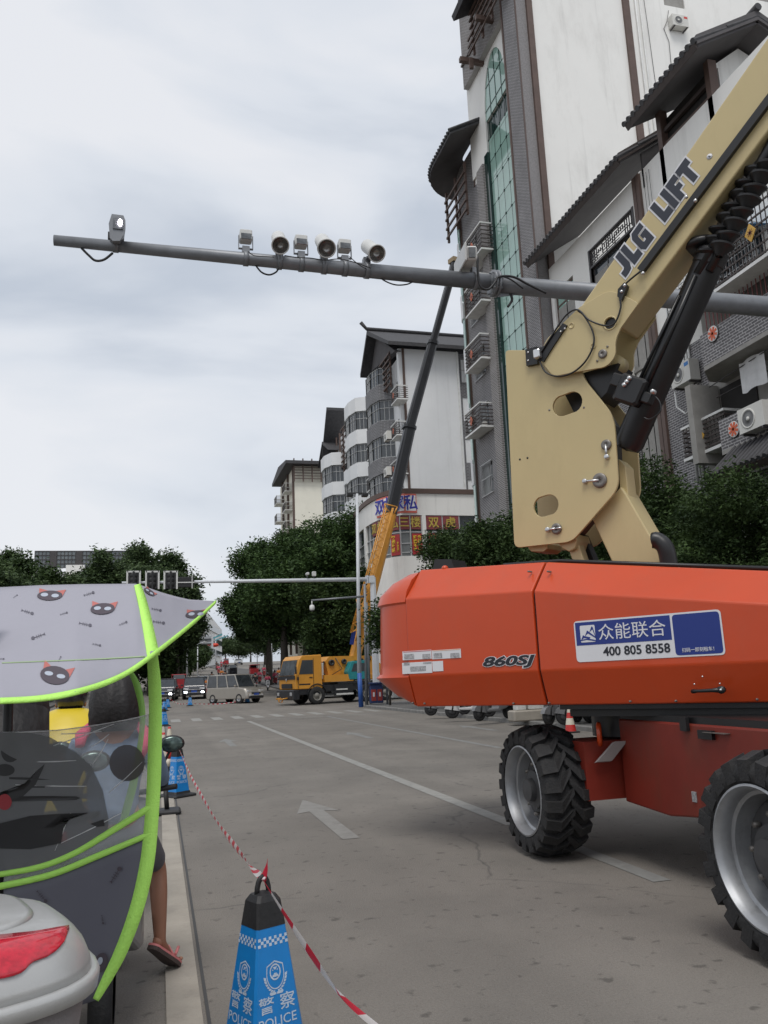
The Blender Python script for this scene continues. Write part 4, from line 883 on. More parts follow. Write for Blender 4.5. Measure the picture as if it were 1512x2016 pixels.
# ------------------------------------------------------------------ furniture shop with the rounded corner
shop = thing('shop_building', 'low white shop building with a rounded corner, red window signs and a big blue sign', 'building', (20, 58, 0))
YS = 55.; ZS = onY(860, 967, YS).z
pp = [onZ(px, py, ZS) for px, py in ((1010, 965), (938, 966), (788, 967), (765, 970), (746, 976), (730, 984), (714, 996), (702, 1010), (691, 1028))]
path = [V(p.x, p.y, 0) for p in pp]; path[0].y = path[1].y = path[2].y = YS; path[0].x = 30
path += [V(path[-1].x+.1, path[-1].y+6, 0)]
seg = [(path[i+1]-path[i]).length for i in range(len(path)-1)]; cum = [0]
for s_ in seg: cum.append(cum[-1]+s_)
def pt(s_):
    for i in range(len(seg)):
        if s_ <= cum[i+1] or i == len(seg)-1:
            d = (path[i+1]-path[i]).normalized(); return path[i]+d*(s_-cum[i]), d
def prj(p): d = p-OEYE; z = d.dot(_f); return 756+FPX*d.dot(_R)/z, 1008-FPX*d.dot(_U)/z
def s_at(px, z):
    best = (1e9, 0)
    for k in range(2001):
        s_ = cum[-1]*k/2000; q, _ = pt(s_); e = abs(prj(V(q.x, q.y, z))[0]-px)
        if e < best[0]: best = (e, s_)
    return best[1]
def curved(name, s0, s1, z0, z1, d0, d1, m, parent=shop, nmax=.8):
    n = max(1, int(abs(s1-s0)/nmax)); b = MB(); secs = []
    for k in range(n+1):
        p, d = pt(s0+(s1-s0)*k/n); nn = V(d.y, -d.x, 0)
        if nn.dot(V(-.5, -1, 0)) < 0: nn = -nn
        secs.append([p+nn*d0+ZP*z0, p+nn*d1+ZP*z0, p+nn*d1+ZP*z1, p+nn*d0+ZP*z1])
    b.loft(secs); return b.obj(name, m, parent, w=True)
zwt = onY(830, 1014, YS).z; zwb = onY(830, 1094, YS).z; zmid = onY(830, 1045, YS).z
SL = cum[-1]
for a, c in ((0, s_at(846, 10)), ): pass
sA, sB = s_at(834, 10), s_at(722, 10); sC = s_at(842, 10)
curved('wall', 0, SL, zwt, ZS-.2, -.3, 0, M_['white_wall']); curved('wall', 0, SL, 0, zwb, -.3, 0, M_['white_wall'])
curved('parapet', 0, SL, ZS-.2, ZS+.15, -.35, .12, M_['brown_trim'])
curved('wall', sC, sA, zwb, zwt, -.3, 0, M_['white_wall']); curved('wall', sB, sB+.5, zwb, zwt, -.3, 0, M_['white_wall'])
curved('backing', 0, SL, zwb-.1, zwt+.1, -.6, -.35, M_['interior_dark'])
def winrow(s0, s1, n):
    for k in range(n):
        a = s0+(s1-s0)*k/n; c = s0+(s1-s0)*(k+1)/n
        f = curved('window', a, a+.07, zwb, zwt, -.2, -.06, M_['window_frame'])
        curved('pane', a+.07, c, zwb, zmid-.9, -.18, -.16, M_['curtain_glass'], f, 5); curved('pane', a+.07, c, zmid-.02, zwt, -.18, -.16, M_['window_glass'], f, 5)
        curved('pane', a+.07, c, zmid-.9+.06, zmid-.1, -.18, -.16, M_['curtain_glass'], f, 5)
        curved('rail', a+.07, c, zmid-.1, zmid-.03, -.2, -.08, M_['window_frame'], f, 5); curved('rail', a+.07, c, zmid-.9, zmid-.84, -.2, -.08, M_['window_frame'], f, 5)
        curved('rail', a+.07, c, (zwb+zmid-.9)/2-.2, (zwb+zmid-.9)/2-.14, -.2, -.1, M_['window_frame'], f, 5)
nA = 8; winrow(sA, sB, nA); winrow(s_at(938, 10)-4, sC, 6); winrow(sB+.5, SL-.5, 5)
mat('banner_red', (.42, .03, .035), .5, var=.04); mat('banner_dark_red', (.23, .05, .055), .5, var=.1); mat('sign_yellow', (.75, .50, .04), .5); mat('sign_olive', (.50, .38, .07), .5)
mat('sign_blue', (.03, .035, .33), .5); mat('sign_white', (.75, .75, .75), .5); mat('sign_salmon', (.62, .14, .10), .5)
def sign_on(s0, s1, z0, z1, m, name, d=.02):
    return curved(name, s0, s1, z0, z1, d-.06, d, m, shop, 5)
def wtext(body, s_, z, size, m, parent, d=.05, bold=.01, ext=.01, sx=1.):
    p, dd = pt(s_); x = -dd; nn = V(x.y, -x.x, 0); 
    if nn.dot(V(-.5, -1, 0)) < 0: nn = -nn
    return text(body, 'lettering', m, parent, p+nn*d+ZP*z, x, ZP, size, bold=bold, ext=ext, align='CENTER', sx=sx)
pw_ = (sB-sA)/nA
for k, ch in enumerate('楼三私家虎双'):
    a = sA+pw_*k+.07; o = sign_on(a+.02, a+pw_-.09, zmid+.12, zwt-.05, M_['banner_dark_red'], 'sign_panel', -.03)
    wtext(ch, a+pw_/2, zmid+.33, (zwt-zmid)*.72, M_['sign_olive'], o, .0, sx=.95)
pwb = (sC-(s_at(938, 10)-4))/6
for k, ch in enumerate('双虎'):
    a = sC-pwb*(k+1)+.07; o = sign_on(a+.02, a+pwb-.09, zmid+.12, zwt-.05, M_['banner_dark_red'], 'sign_panel', -.03); wtext(ch, a+pwb/2, zmid+.33, (zwt-zmid)*.72, M_['sign_olive'], o, .0)
def banner(a, b_, cols, small):
    o = sign_on(a, b_, zwb+.1, zmid-.2, M_['banner_red'], 'banner', .0); H_ = zmid-.2-zwb-.1; n = 0
    for (f, chars, m, sz) in cols:
        for i, ch in enumerate(chars): wtext(ch, a+(b_-a)*f, zmid-.25-(i+1)*H_*.2, H_*sz, M_[m], o, .02, bold=.015)
    for i, ch in enumerate(small): wtext(ch, a+(b_-a)*.2, zmid-.25-H_*.42-i*H_*.12, H_*.11, M_['sign_yellow'], o, .02, bold=.008)
banner(sA+pw_*2+.07, sA+pw_*3-.05, [(.68, '双虎家私', 'sign_yellow', .21)], '本店三楼')
o = None
banner(sA+.07, sA+pw_-.05, [(.72, '好而不贵', 'sign_yellow', .17), (.28, '价格实惠', 'sign_yellow', .17)], '')
banner(sC-pwb+.07, sC-.1, [(.68, '双虎家私', 'sign_yellow', .21)], '')
s0, s1 = s_at(819, ZS-1), s_at(744, ZS-1)
zs0, zs1 = onY(820, 1010, YS).z, onY(820, 973, YS).z
o = curved('sign_board', s0, s1, zs0, zs1, .02, .12, [M_['sign_salmon']], shop, .8)
for k, ch in enumerate('私家虎双'):
    s_ = s0+(s1-s0)*(k+.5)/4; curved('sign_tile', s_-(s1-s0)*.108, s_+(s1-s0)*.108, zs0+.14, zs1-.12, .121, .13, M_['sign_white'], o, 5); wtext(ch, s_, zs0+.30, (zs1-zs0)*.85, M_['sign_blue'], o, .145, bold=.018, ext=.008, sx=.92)
b = MB(); b.box((path[2].x+1.2, YS+1.2, 0), (30, YS+12, ZS-.6)); b.obj('core', M_['plaster_grey'], shop, w=True)
# flat-roofed block with glazed roof screen on the left, far off
scr = thing('rooftop_screen_building', 'distant building topped by a long dark glazed rooftop screen, behind the left trees', 'building', (-12, 150, 0))
a, c = onY(69, 1085, 150), onY(255, 1083, 150); zb = onY(160, 1118, 150).z
b = MB(); b.box((a.x, 150, zb), (c.x, 150.3, a.z)); b.obj('glass_screen', mat('screen_glass', (.16, .18, .19), .2, var=.3, scale=.3), scr, w=True)
b = MB(); n = 26
for k in range(n+1): x = a.x+(c.x-a.x)*k/n; b.box((x-.05, 149.9, zb), (x+.05, 149.99, a.z))
for k in range(5): z = zb+(a.z-zb)*k/4; b.box((a.x, 149.88, z-.05), (c.x, 149.97, z+.05))
for k in (5, 12, 20): x = a.x+(c.x-a.x)*k/n; b.box((x-.5, 149.85, zb), (x+.5, 149.87, a.z))
b.obj('frame_grid', M_['dark_frame'], scr, w=True)
b = MB(); b.box((a.x-3, 151, 0), (c.x+3, 170, zb-.5)); b.bbox((-14, 150.5, zb-.3), (3, 2, 1.5)); b.obj('block', M_['white_wall'], scr, w=True)
# far pale block at the head of the street
b = MB(); q = ground_at(410, 1300); yy = 200.; x0, x1, x2 = onY(370, 1240, yy).x, onY(404, 1240, yy).x, onY(422, 1240, yy+30).x
ztp = onY(404, 1200, yy).z; zgr = G(yy)
blk = thing('far_apartment_block', 'small distant grey and white apartment block at the far end of the street', 'building', (x0, yy, zgr))
b.box((x0, yy, zgr-1), (x1, yy+8, ztp-2.6)); b.box((x0, yy, ztp-2.59), (x1, yy+8, ztp), 1); b.obj('wall', [M_['plaster_grey'], M_['white_wall']], blk, w=True)
b = MB(); b.prism([(x1, yy, zgr-1), (x2+2, yy+30, zgr-1), (x2+2, yy+30, ztp-3), (x1, yy, ztp)], (0, 3, 0)); b.obj('wall_side', M_['white_wall'], blk, w=True)
for k in range(3):
    z = ztp-4.5-k*2.8; b = MB(); b.box((x1-4.5, yy-.15, z), (x1-2.3, yy-.01, z+1.5)); b.box((x1-1.6, yy-.15, z), (x1-.5, yy-.01, z+1.5)); b.obj('window', M_['window_glass'], blk, w=True)
    b = MB(); b.prism([(x1+.2, yy+.2, z+.2), (x2+1.8, yy+27, z-.3), (x2+1.8, yy+27, z+1.0), (x1+.2, yy+.2, z+1.6)], (-.3, -.3, 0)); b.obj('window_strip', M_['window_glass'], blk, w=True)
# ------------------------------------------------------------------ the orange boom lift
LA = V(2.269, 7.785, 0); LU = V(.58591475, -.8103727, 0); LN = V(.8103727, .58591475, 0)
def LP(s, v, z): return LA + LU*s + LN*v + ZP*z
def onL(px, py, v):
    d = ray(px, py); p0 = LA + LN*v; return OEYE + d*((p0-OEYE).dot(LN)/d.dot(LN))
def LS(px, py, v): p = onL(px, py, v); return ((p-LA).dot(LU), p.z)
mat('lift_orange', (.53, .056, .008), .40, var=.05, scale=1.2, coat=.2, bump=.06, bscale=9, dirt=.16, dirtcol=(.30, .09, .05), dscale=3.5)
mat('lift_orange_shaded_dirty', (.19, .020, .010), .5, var=.12, scale=2, dirt=.55, dirtcol=(.10, .04, .02), dscale=2.5)  # chassis orange with the hood's shade put into the base colour, dirt blotches over it
mat('lift_beige', (.52, .42, .215), .42, var=.03, scale=1.5, coat=.15, bump=.03, bscale=200, dirt=.2, dirtcol=(.30, .22, .11), dscale=2.6)
mat('lift_black', (.012, .012, .013), .38, var=.2, scale=4)
mat('rubber', (.016, .016, .017), .8, var=.25, scale=6, bump=.3, bscale=60, dirt=.4, dirtcol=(.065, .06, .054), dscale=7)
mat('rim_silver', (.36, .37, .385), .45, metal=.6, var=.15, scale=5, dirt=.55, dirtcol=(.13, .12, .11), dscale=6)
mat('rim_dark', (.05, .05, .052), .6, var=.2)
mat('pin_steel', (.20, .185, .17), .45, metal=.6, var=.1); mat('bolt_steel', (.6, .6, .6), .3, metal=.9)
mat('decal_white', (.66, .66, .68), .5, var=.02); mat('decal_black', (.015, .017, .025), .5, var=.0); mat('decal_blue', (.012, .032, .20), .45, var=.02)
mat('decal_red', (.55, .05, .05), .5); mat('decal_orange', (.75, .30, .05), .5)
lift = thing('boom_lift', 'big orange boom lift with raised beige boom and black off-road tyres', 'boom lift', (4.4, 5.6, 0))
# hood side skins: bands between creases, front hood shell and rear hood shell
def sec(s):
    t = (s-.06)/1.40 if s < 1.46 else (s-1.46)/1.84
    if s < 1.46: uc = 2.328+(2.272-2.328)*t; tp = 2.63+(2.545-2.63)*t
    else: uc = 2.272+(2.002-2.272)*t; tp = 2.545+(2.262-2.545)*t
    return [(.10, 1.30), (0, 1.59), (0, uc), (.27, tp), (.62, tp+.015)]
def hoodpart(name, s0, s1, v1=.72, mirror=False):
    n = 4; b = MB(); rows = []
    for i in range(n+1):
        s = s0+(s1-s0)*i/n; q = sec(s)+[(v1, q_z) for q_z in (sec(s)[-1][1]-.02,)]+[(v1, 1.3)]
        if mirror: q = [(2.3-a, c) for a, c in q]
        rows.append([LP(s, a, c) for a, c in q])
    b.loft(rows if not mirror else [r[::-1] for r in rows]); o = b.obj(name, M_['lift_orange'], lift, w=True)
    md = o.modifiers.new('edge', 'BEVEL'); md.width = .012; md.segments = 2; md.limit_method = 'ANGLE'; md.angle_limit = math.radians(12); md.harden_normals = False
    return o
hp1 = hoodpart('hood_panel', .065, 1.455); hp2 = hoodpart('hood_door', 1.475, 4.4)
hoodpart('hood_panel', .065, 4.4, .75, True)
b = MB(); b.loft([[LP(s, .13, 1.32), LP(s, .03, 1.6), LP(s, .03, 2.24), LP(s, .29, 2.51), LP(s, .6, 2.51), LP(s, .6, 1.32)] for s in (1.44, 1.49)]); b.obj('seam_gap', M_['lift_black'], lift, w=True)
# moulded tail cap
b = MB(); rows = []
e0 = LS(762, 1300, .45)[0]
for z, e, tv in ((1.31, .0, .10), (1.40, .55, .06), (1.58, 1.0, .0), (1.612, .93, .012), (1.7, .90, .012), (2.28, .84, .012), (2.30, .90, .0), (2.40, .86, .03), (2.52, .66, .12), (2.60, .40, .24), (2.625, .0, .36)):
    k = e0*e; pts = [(.06, tv)]
    for a in range(1, 8):
        q = PI/2*a/7; pts.append((.06+(k-.06)*math.sin(q), tv+.42*(1-math.cos(q))*(.8)))
    pts += [(k-.03, 1.15)]; pts += [(p[0], 2.3-p[1]) for p in pts[::-1][1:]]
    rows.append([LP(s, v, z) for s, v in pts])
b.loft(rows); o = b.obj('tail_cap', M_['lift_orange'], lift, w=True); shade(o, 28)
b = MB(); b.prism([LP(.2, .74, 1.32), LP(4.2, .74, 1.32), LP(4.2, 1.55, 1.32), LP(.2, 1.55, 1.32)], (0, 0, .7)); b.prism([LP(1.56, .14, 1.26), LP(4.4, .14, 1.26), LP(4.4, 2.2, 1.26), LP(1.56, 2.2, 1.26)], (0, 0, .06)); b.obj('turntable_floor', M_['lift_black'], lift, w=True)
b = MB(); b.prism([LP(1.62, .2, 1.2), LP(4.4, .2, 1.2), LP(4.4, 2.1, 1.2), LP(1.62, 2.1, 1.2)], (0, 0, .055)); b.lathe((4.5, 5.5, 1.0), (0, 0, 1), [(.55, 0), (.55, .2), (.5, .21)], 28); b.obj('slew_ring', M_['lift_black'], lift, w=True)
# black filler box and lamp on the hood
v0 = .45
b = MB(); q = [onL(849, 1120, v0), onL(856, 1101, v0), onL(888, 1101, v0), onL(897, 1116, v0)]; q[0].z -= .05; q[3].z -= .05; b.prism(q, LN*.25); b.obj('hood_vent', M_['lift_black'], lift, w=True)
b = MB(); b.sphere(onL(876, 1119, .3), (.035, .035, .03)); b.obj('lamp_knob', M_['lift_orange'], lift, w=True)
b = MB(); b.tube([LP(.9, .5, 2.6), LP(1.5, .5, 2.57), LP(3.6, .5, 2.25)], .02, 6); b.obj('hood_seal', M_['lift_black'], lift, w=True)
# door handle
hz = onL(1390, 1361, -.02)
b = MB(); p0 = onL(1364, 1361, -.03); p1 = onL(1421, 1358, -.03); b.tube([p0+LN*.03, p0, p0.lerp(p1, .2)-LN*.02, p1.lerp(p0, .3)-LN*.02, p1, p1+LN*.03], [.014, .017, .012, .014, .024, .024], 8)
b.lathe(p1-LN*.022, -LN, [(.028, -.02), (.028, .0), (0, .004)], 14); o = b.obj('door_handle', M_['lift_black'], lift, w=True)
b = MB(); b.lathe(p1-LN*.026, -LN, [(.009, 0), (.009, .004), (0, .005)], 10)
for px, py in ((1367, 1347), (1417, 1346), (1383, 1332)): b.lathe(onL(px, py, -.001), -LN, [(.007, 0), (.005, .004), (0, .005)], 8)
b.obj('lock', M_['bolt_steel'], o, w=True)
for px, py in ((812, 1384), (835, 1385), (1010, 1385), (1080, 1384), (1240, 1381), (1330, 1380), (1490, 1377), (1078, 1125), (1040, 1125)):
    b = MB(); b.lathe(onL(px, py, .075 if py > 1300 else .1), -LN, [(.009, -.06), (.009, .002), (.005, .006), (0, .006)], 8); b.obj('hood_bolt', M_['pin_steel'], lift, w=True)
# ---- writing on the hood
def lplate(name, loops, m, parent, v, th=.004, bev=0.): return plate(name, loops, m, parent, LP(0, v, 0), LU, ZP, th, bev=bev)
def fit_text(body, m, parent, o, x, y, height, width, bold=0., ext=.001, shear=0., cjk=False):
    """lettering scaled to a cap height and an overall width"""
    c = bpy.data.curves.new('lettering', 'FONT'); c.body = body; c.size = 1.; c.offset = bold; c.extrude = 0; c.resolution_u = 3; c.shear = shear
    me = curve_mesh(c, Matrix.Identity(4)); a = np.zeros(len(me.vertices)*3); me.vertices.foreach_get('co', a); a = a.reshape(-1, 3); lo, hi = a.min(0), a.max(0)
    sx, sy = width/(hi[0]-lo[0]), height/(hi[1]-lo[1])
    c.extrude = ext/((sx+sy)/2); me = curve_mesh(c, frameM(o, x, y) @ Matrix.Diagonal((sx, sy, (sx+sy)/2, 1)) @ Matrix.Translation((-lo[0], -lo[1], 0)))
    if parent is not None: me.transform(Matrix.Translation(-worldoff(parent)))
    me.materials.clear(); me.materials.append(m); ob = bpy.data.objects.new('lettering', me); COL.objects.link(ob); ob.parent = parent; return ob
BL, BR, TL, TR = onL(1136, 1304, -.004), onL(1429, 1289, -.004), onL(1129, 1221, -.004), onL(1420, 1202, -.004)
sx_ = (BR-BL); Wd = sx_.length; sxn = sx_.normalized(); syn = (sxn.cross(-LN)*-1).normalized(); 
if syn.z < 0: syn = -syn
Hd = ((TL-BL).dot(syn)+(TR-BR).dot(syn))/2
def sp(name, pts, m, parent, d, r=0.):
    return plate(name, [roundpoly(pts, r) if r else pts], M_[m], parent, BL-LN*d, sxn, syn, .0012)
rect = lambda a, b_, c, d: [(a, b_), (c, b_), (c, d), (a, d)]
dec = sp('sign_panel', rect(0, 0, Wd, Hd), 'decal_white', lift, 0, .035)
sp('blue_field', rect(.013, Hd*.40, Wd*.678, Hd-.013), 'decal_blue', dec, .0015, .0); sp('blue_field', rect(Wd*.692, .013, Wd-.013, Hd-.013), 'decal_blue', dec, .0015, .03)
lg = sp('emblem', rect(Wd*.045, Hd*.47, Wd*.155, Hd*.88), 'decal_white', dec, .003, .012)
x0, y0, x1, y1 = Wd*.045, Hd*.47, Wd*.155, Hd*.88; ww, hh = x1-x0, y1-y0
for a, t, w_ in ((.0, .52, .42), (.3, .78, .55), (.62, 1.0, .5)):
    sp('emblem_peak', [(x0+ww*a, y0+hh*(t-.42)), (x0+ww*(a+.18), y0+hh*(t-.08)), (x0+ww*(a+.26), y0+hh*(t-.14)), (x0+ww*min(1.02, a+w_+.25), y0+hh*.28), (x0+ww*min(1.02, a+w_+.18), y0+hh*.2), (x0+ww*(a+.22), y0+hh*(t-.26))], 'decal_blue', dec, .0045)
sp('emblem_base', [(x0, y0+hh*.16), (x0+ww*.5, y0+hh*.22), (x1, y0+hh*.1), (x1, y0+hh*.03), (x0+ww*.4, y0+hh*.14), (x0, y0+hh*.09)], 'decal_blue', dec, .0045)
fit_text('众能联合', M_['decal_white'], dec, BL+sxn*Wd*.18+syn*Hd*.50-LN*.0035, sxn, syn, Hd*.38, Wd*.465, bold=0)
fit_text('400 805 8558', M_['decal_black'], dec, BL+sxn*Wd*.20+syn*Hd*.115-LN*.0025, sxn, syn, Hd*.22, Wd*.46, bold=.022)
fit_text('扫码一即刻租车！', M_['decal_white'], dec, BL+sxn*Wd*.735+syn*Hd*.10-LN*.0035, sxn, syn, Hd*.10, Wd*.20, bold=.005)
for m, bo_, d in (('decal_white', .075, .002), ('decal_black', .035, .0045)):
    a, c = onL(951, 1319.5, -.003), onL(1057, 1318.5, -.003); k = .006 if m == 'decal_black' else 0
    fit_text('860SJ', M_[m], lift, a-LN*d+LU*k+ZP*k, LU, ZP, .122-2*k, (c-a).length-2*k, bold=bo_, shear=.25)
def decal(px0, py0, px1, py1, m, v=-.003): 
    a, c = LS(px0, py1, v), LS(px1, py0, v); return lplate('decal', [rect(a[0], a[1], c[0], c[1])], M_[m], lift, v, .0015)
decal(793, 1279, 849, 1300, 'decal_white'); decal(851, 1277, 907, 1298, 'decal_white'); decal(792.5, 1302, 850, 1327, 'decal_white'); decal(852, 1301, 872, 1322, 'decal_white')
decal(794, 1280, 848, 1284.5, 'decal_red', -.005); decal(852, 1278, 906, 1282, 'decal_orange', -.005)
mat('decal_grey', (.33, .33, .34), .6, var=.5, scale=60)
for q in ((796, 1287, 815, 1298), (832, 1287, 847, 1298), (854, 1285, 870, 1296), (887, 1285, 904, 1296), (795, 1304, 806, 1310), (833, 1303, 849, 1307), (808, 1311, 838, 1322)): decal(*q, 'decal_grey', -.005)
# ---- upright with two outer cheek plates
VP = .80
up_px = [(996, 690), (1137, 690), (1150, 745), (1210, 820), (1219, 962), (1127, 1067), (1014, 1079)]
up = roundpoly([LS(x, y, VP) for x, y in up_px], [.05, .04, .1, .12, .1, .08, .07])
def pslot(px, py, hw, hh, ang): c = LS(px, py, VP); k = (onL(px+1, py, VP)-onL(px, py, VP)).length; return slot(c[0], c[1], hw*k, hh*k, 10, ang)
holes = [pslot(1118, 796, 29, 19.5, .06), pslot(1076, 996, 24.5, 18.5, .06)]
cheek = lplate('cheek_plate', [up]+holes, M_['lift_beige'], lift, VP, .03, bev=.004); lplate('cheek_plate', [up]+holes, M_['lift_beige'], lift, VP+.52, .03, bev=.004)
b = MB(); c = [LS(x, y, VP) for x, y in ((1060, 700), (1150, 760), (1195, 830), (1200, 950), (1120, 1050), (1160, 900))]
b.prism([LP(s, VP+.2, z) for s, z in c], LN*.12); b.obj('tower_link', M_['lift_black'], lift, w=True)
b = MB()
def pin(px, py, rpx, v, bar=None, barl=0, both=False):
    k = (onL(px+1, py, v)-onL(px, py, v)).length; c = onL(px, py, v); r = rpx*k; b = MB()
    b.lathe(c+LN*.02, -LN, [(r, 0), (r, .03), (r*.93, .037), (r*.28, .038), (r*.24, .03), (0, .03)], 24); o = b.obj('pin', M_['pin_steel'], lift, w=True)
    if bar is not None:
        g = MB(); e = onL(px+bar[0], py+bar[1], v); g.cyl(c-LN*.022, e-LN*.022, .011, 8); g.lathe(e+LN*.0, -LN, [(.024, 0), (.024, .03), (.02, .034), (0, .034)], 14)
        if both: e2 = onL(px-bar[0]*.7, py-bar[1]*.7, v); g.cyl(c-LN*.022, e2-LN*.022, .009, 8)
        g.obj('retainer', M_['bolt_steel'], o, w=True)
    return o
pin(1181, 946, 14, VP-.02, (-28, 2)); pin(1194, 876, 10, VP-.02, (2, 24)); pin(1096, 1041, 10, VP-.02, (-16, 2), both=True); pin(1187, 697, 8.5, VP-.08)
for px, py in ((1083, 808), (1151, 803), (1197, 683), (1177, 711), (1025, 905), (1040, 902)):
    b = MB(); b.lathe(onL(px, py, VP-.0 if py > 720 else VP-.07), -LN, [(.011, 0), (.011, .017), (0, .019)], 10); b.obj('bolt', M_['pin_steel'] if py < 900 else M_['lift_black'], lift, w=True)
# ---- main boom: side, underside and nose plate
VB = .745; WB = .40
side_px = [(1141, 606), (1199, 511), (1299, 374), (1377, 260), (1512, 72)]; low_px = [(1512, 257), (1427, 371), (1284, 560), (1222, 645)]
s_side = [LS(x, y, VB) for x, y in side_px]; s_low = [LS(x, y, VB) for x, y in low_px]
def ext_(a, b_, k): return (b_[0]+(b_[0]-a[0])*k, b_[1]+(b_[1]-a[1])*k)
A0, A1 = s_side[0], s_side[-1]; dA = Vector((A1[0]-A0[0], A1[1]-A0[1])).normalized()
B0 = s_low[-1]; B1 = s_low[0]; 
top0 = Vector(A0); top1 = Vector(A1)+dA*2.2; bot0 = Vector(B0); 
dB = Vector((B1[0]-B0[0], B1[1]-B0[1])).normalized(); bot1 = Vector(B1)+dB*2.2
b = MB(); pr = [LP(top0.x, VB+.002, top0.y), LP(top1.x, VB+.002, top1.y), LP(bot1.x, VB+.002, bot1.y), LP(bot0.x, VB+.002, bot0.y)]
b.prism(pr, LN*WB); o = b.obj('main_boom', M_['lift_beige'], lift, w=True); md = o.modifiers.new('edge', 'BEVEL'); md.width = .018; md.segments = 3
nose_px = [(1141, 606), (1190, 577), (1205, 574), (1232, 583), (1258, 598), (1222, 648), (1212, 672), (1213, 702), (1195, 723), (1129, 734), (1090, 742), (1066, 712), (1067, 690), (1078, 667)]
nl = roundpoly([LS(x, y, VB-.012) for x, y in nose_px], [.02, .03, .03, .03, .02, .02, .06, .1, .09, .05, .06, .05, .05, .05])
kk = (onL(1203, 637, VB)-onL(1202, 637, VB)).length; hc = LS(1202, 637, VB-.012); hole = [(hc[0]+11*kk*math.cos(a), hc[1]+11*kk*math.sin(a)) for a in [2*PI*i/18 for i in range(18)]]
lplate('boom_nose', [nl, hole], M_['lift_beige'], lift, VB-.012, .024, bev=.004)
lplate('boom_nose', [nl], M_['lift_beige'], lift, VB+WB+.012, .024, bev=.004)
b = MB(); b.lathe(LP(hc[0], VB-.0235, hc[1]), -LN, [(11.2*kk, 0), (13.5*kk, 0), (13.5*kk, .006), (11.2*kk, .006), (11.2*kk, 0)], 24); b.obj('hole_ring', M_['lift_beige'], lift, w=True)
b = MB(); b.lathe(LP(hc[0], VB-.0005, hc[1]), -LN, [(11.5*kk, 0), (0, .0005)], 20); b.obj('hole_dark', M_['lift_black'], lift, w=True)
b = MB(); q = [LS(x, y, VP) for x, y in ((1128, 736), (1213, 712), (1190, 770), (1175, 785))]; b.prism([LP(s, VP+.05, z) for s, z in q], LN*.35); b.obj('link_block', M_['lift_black'], lift, w=True)
c_ = onL(1210, 715, VP+.1); b = MB(); b.lathe(c_, LN, [(.0, 0), (.085, 0), (.085, .14), (0, .14)], 18); b.obj('boss', M_['lift_beige'], lift, w=True)
for px, py, a in ((1125, 641, 1), (1168, 681, 1)):
    b = MB(); p = LS(px, py, VB-.025); b.lathe(LP(p[0], VB-.025, p[1]), -LN, [(.03, 0), (.03, .004), (.022, .004), (.022, .001), (0, .001)], 16); b.obj('boss_ring', M_['lift_beige'], lift, w=True)
# black wear strip along the boom, its bolts
b = MB(); a = LS(1261, 533, VB-.03); c = LS(1466, 260, VB-.03); a = Vector(a); c = Vector(c); d = (c-a).normalized(); c = c+d*2; nn = Vector((d.y, -d.x)); wv = .035
b.prism([LP(*(a-nn*wv)[:1], VB-.05, (a-nn*wv)[1]), LP((c-nn*wv)[0], VB-.05, (c-nn*wv)[1]), LP((c+nn*wv)[0], VB-.05, (c+nn*wv)[1]), LP((a+nn*wv)[0], VB-.05, (a+nn*wv)[1])], LN*.05); ws = b.obj('wear_strip', M_['lift_black'], lift, w=True)
b = MB()
for px, py in ((1266, 538), (1351, 388), (1369, 395), (1230, 562), (1224, 574)): b.sphere(onL(px, py, VB-.06), .018, 8, 6)
b.obj('strip_bolt', M_['bolt_steel'], ws, w=True)
b = MB(); q = [LS(x, y, VB-.05) for x, y in ((1217, 570), (1230, 556), (1236, 562), (1224, 592), (1216, 584))]; b.prism([LP(s, VB-.06, z) for s, z in q], LN*.05); b.obj('cable_clamp', M_['lift_black'], lift, w=True)
# ---- JLG LIFT lettering
b0, b1 = Vector(LS(1234, 543, VB-.004)), Vector(LS(1386, 331, VB-.004)); t0 = Vector(LS(1216, 499, VB-.004)); dd = (b1-b0).normalized(); pp_ = Vector((-dd.y, dd.x)); hgt = (t0-b0).dot(pp_)*1.0
X3 = LU*dd.x+ZP*dd.y; Y3 = LU*pp_.x+ZP*pp_.y
j0 = b0
def on_boom(v2, d): return LP(v2.x, VB-d, v2.y)
mat('lift_navy', (.022, .026, .04), .5, var=.02)
L1 = (Vector(LS(1296, 459, VB)) - b0).dot(dd); s2 = (Vector(LS(1313, 433, VB)) - b0).dot(dd); L2 = (b1-b0).dot(dd)-s2+.02
GL = {'J': (.78, [(.36, 0), (.0, 0), (-.02, .30), (.24, .30), (.36, .36), (.38, 1), (.78, 1), (.78, .26), (.62, .04)]),
 'L': (.80, [(0, 0), (0, 1), (.40, 1), (.40, .34), (.80, .34), (.80, 0)]),
 'G': (1.0, [(.18, 0), (0, .2), (0, .8), (.2, 1), (1, 1), (1, .72), (.42, .72), (.38, .66), (.38, .34), (.42, .28), (.62, .28), (.62, .40), (.5, .40), (.5, .62), (1, .62), (1, 0)]),
 'I': (.40, [(0, 0), (0, 1), (.40, 1), (.40, 0)]),
 'F': (.80, [(0, 0), (0, 1), (.80, 1), (.80, .70), (.40, .70), (.40, .60), (.70, .60), (.70, .34), (.40, .34), (.40, 0)]),
 'T': (.94, [(.27, 0), (.27, .68), (0, .68), (0, 1), (.94, 1), (.94, .68), (.67, .68), (.67, 0)])}
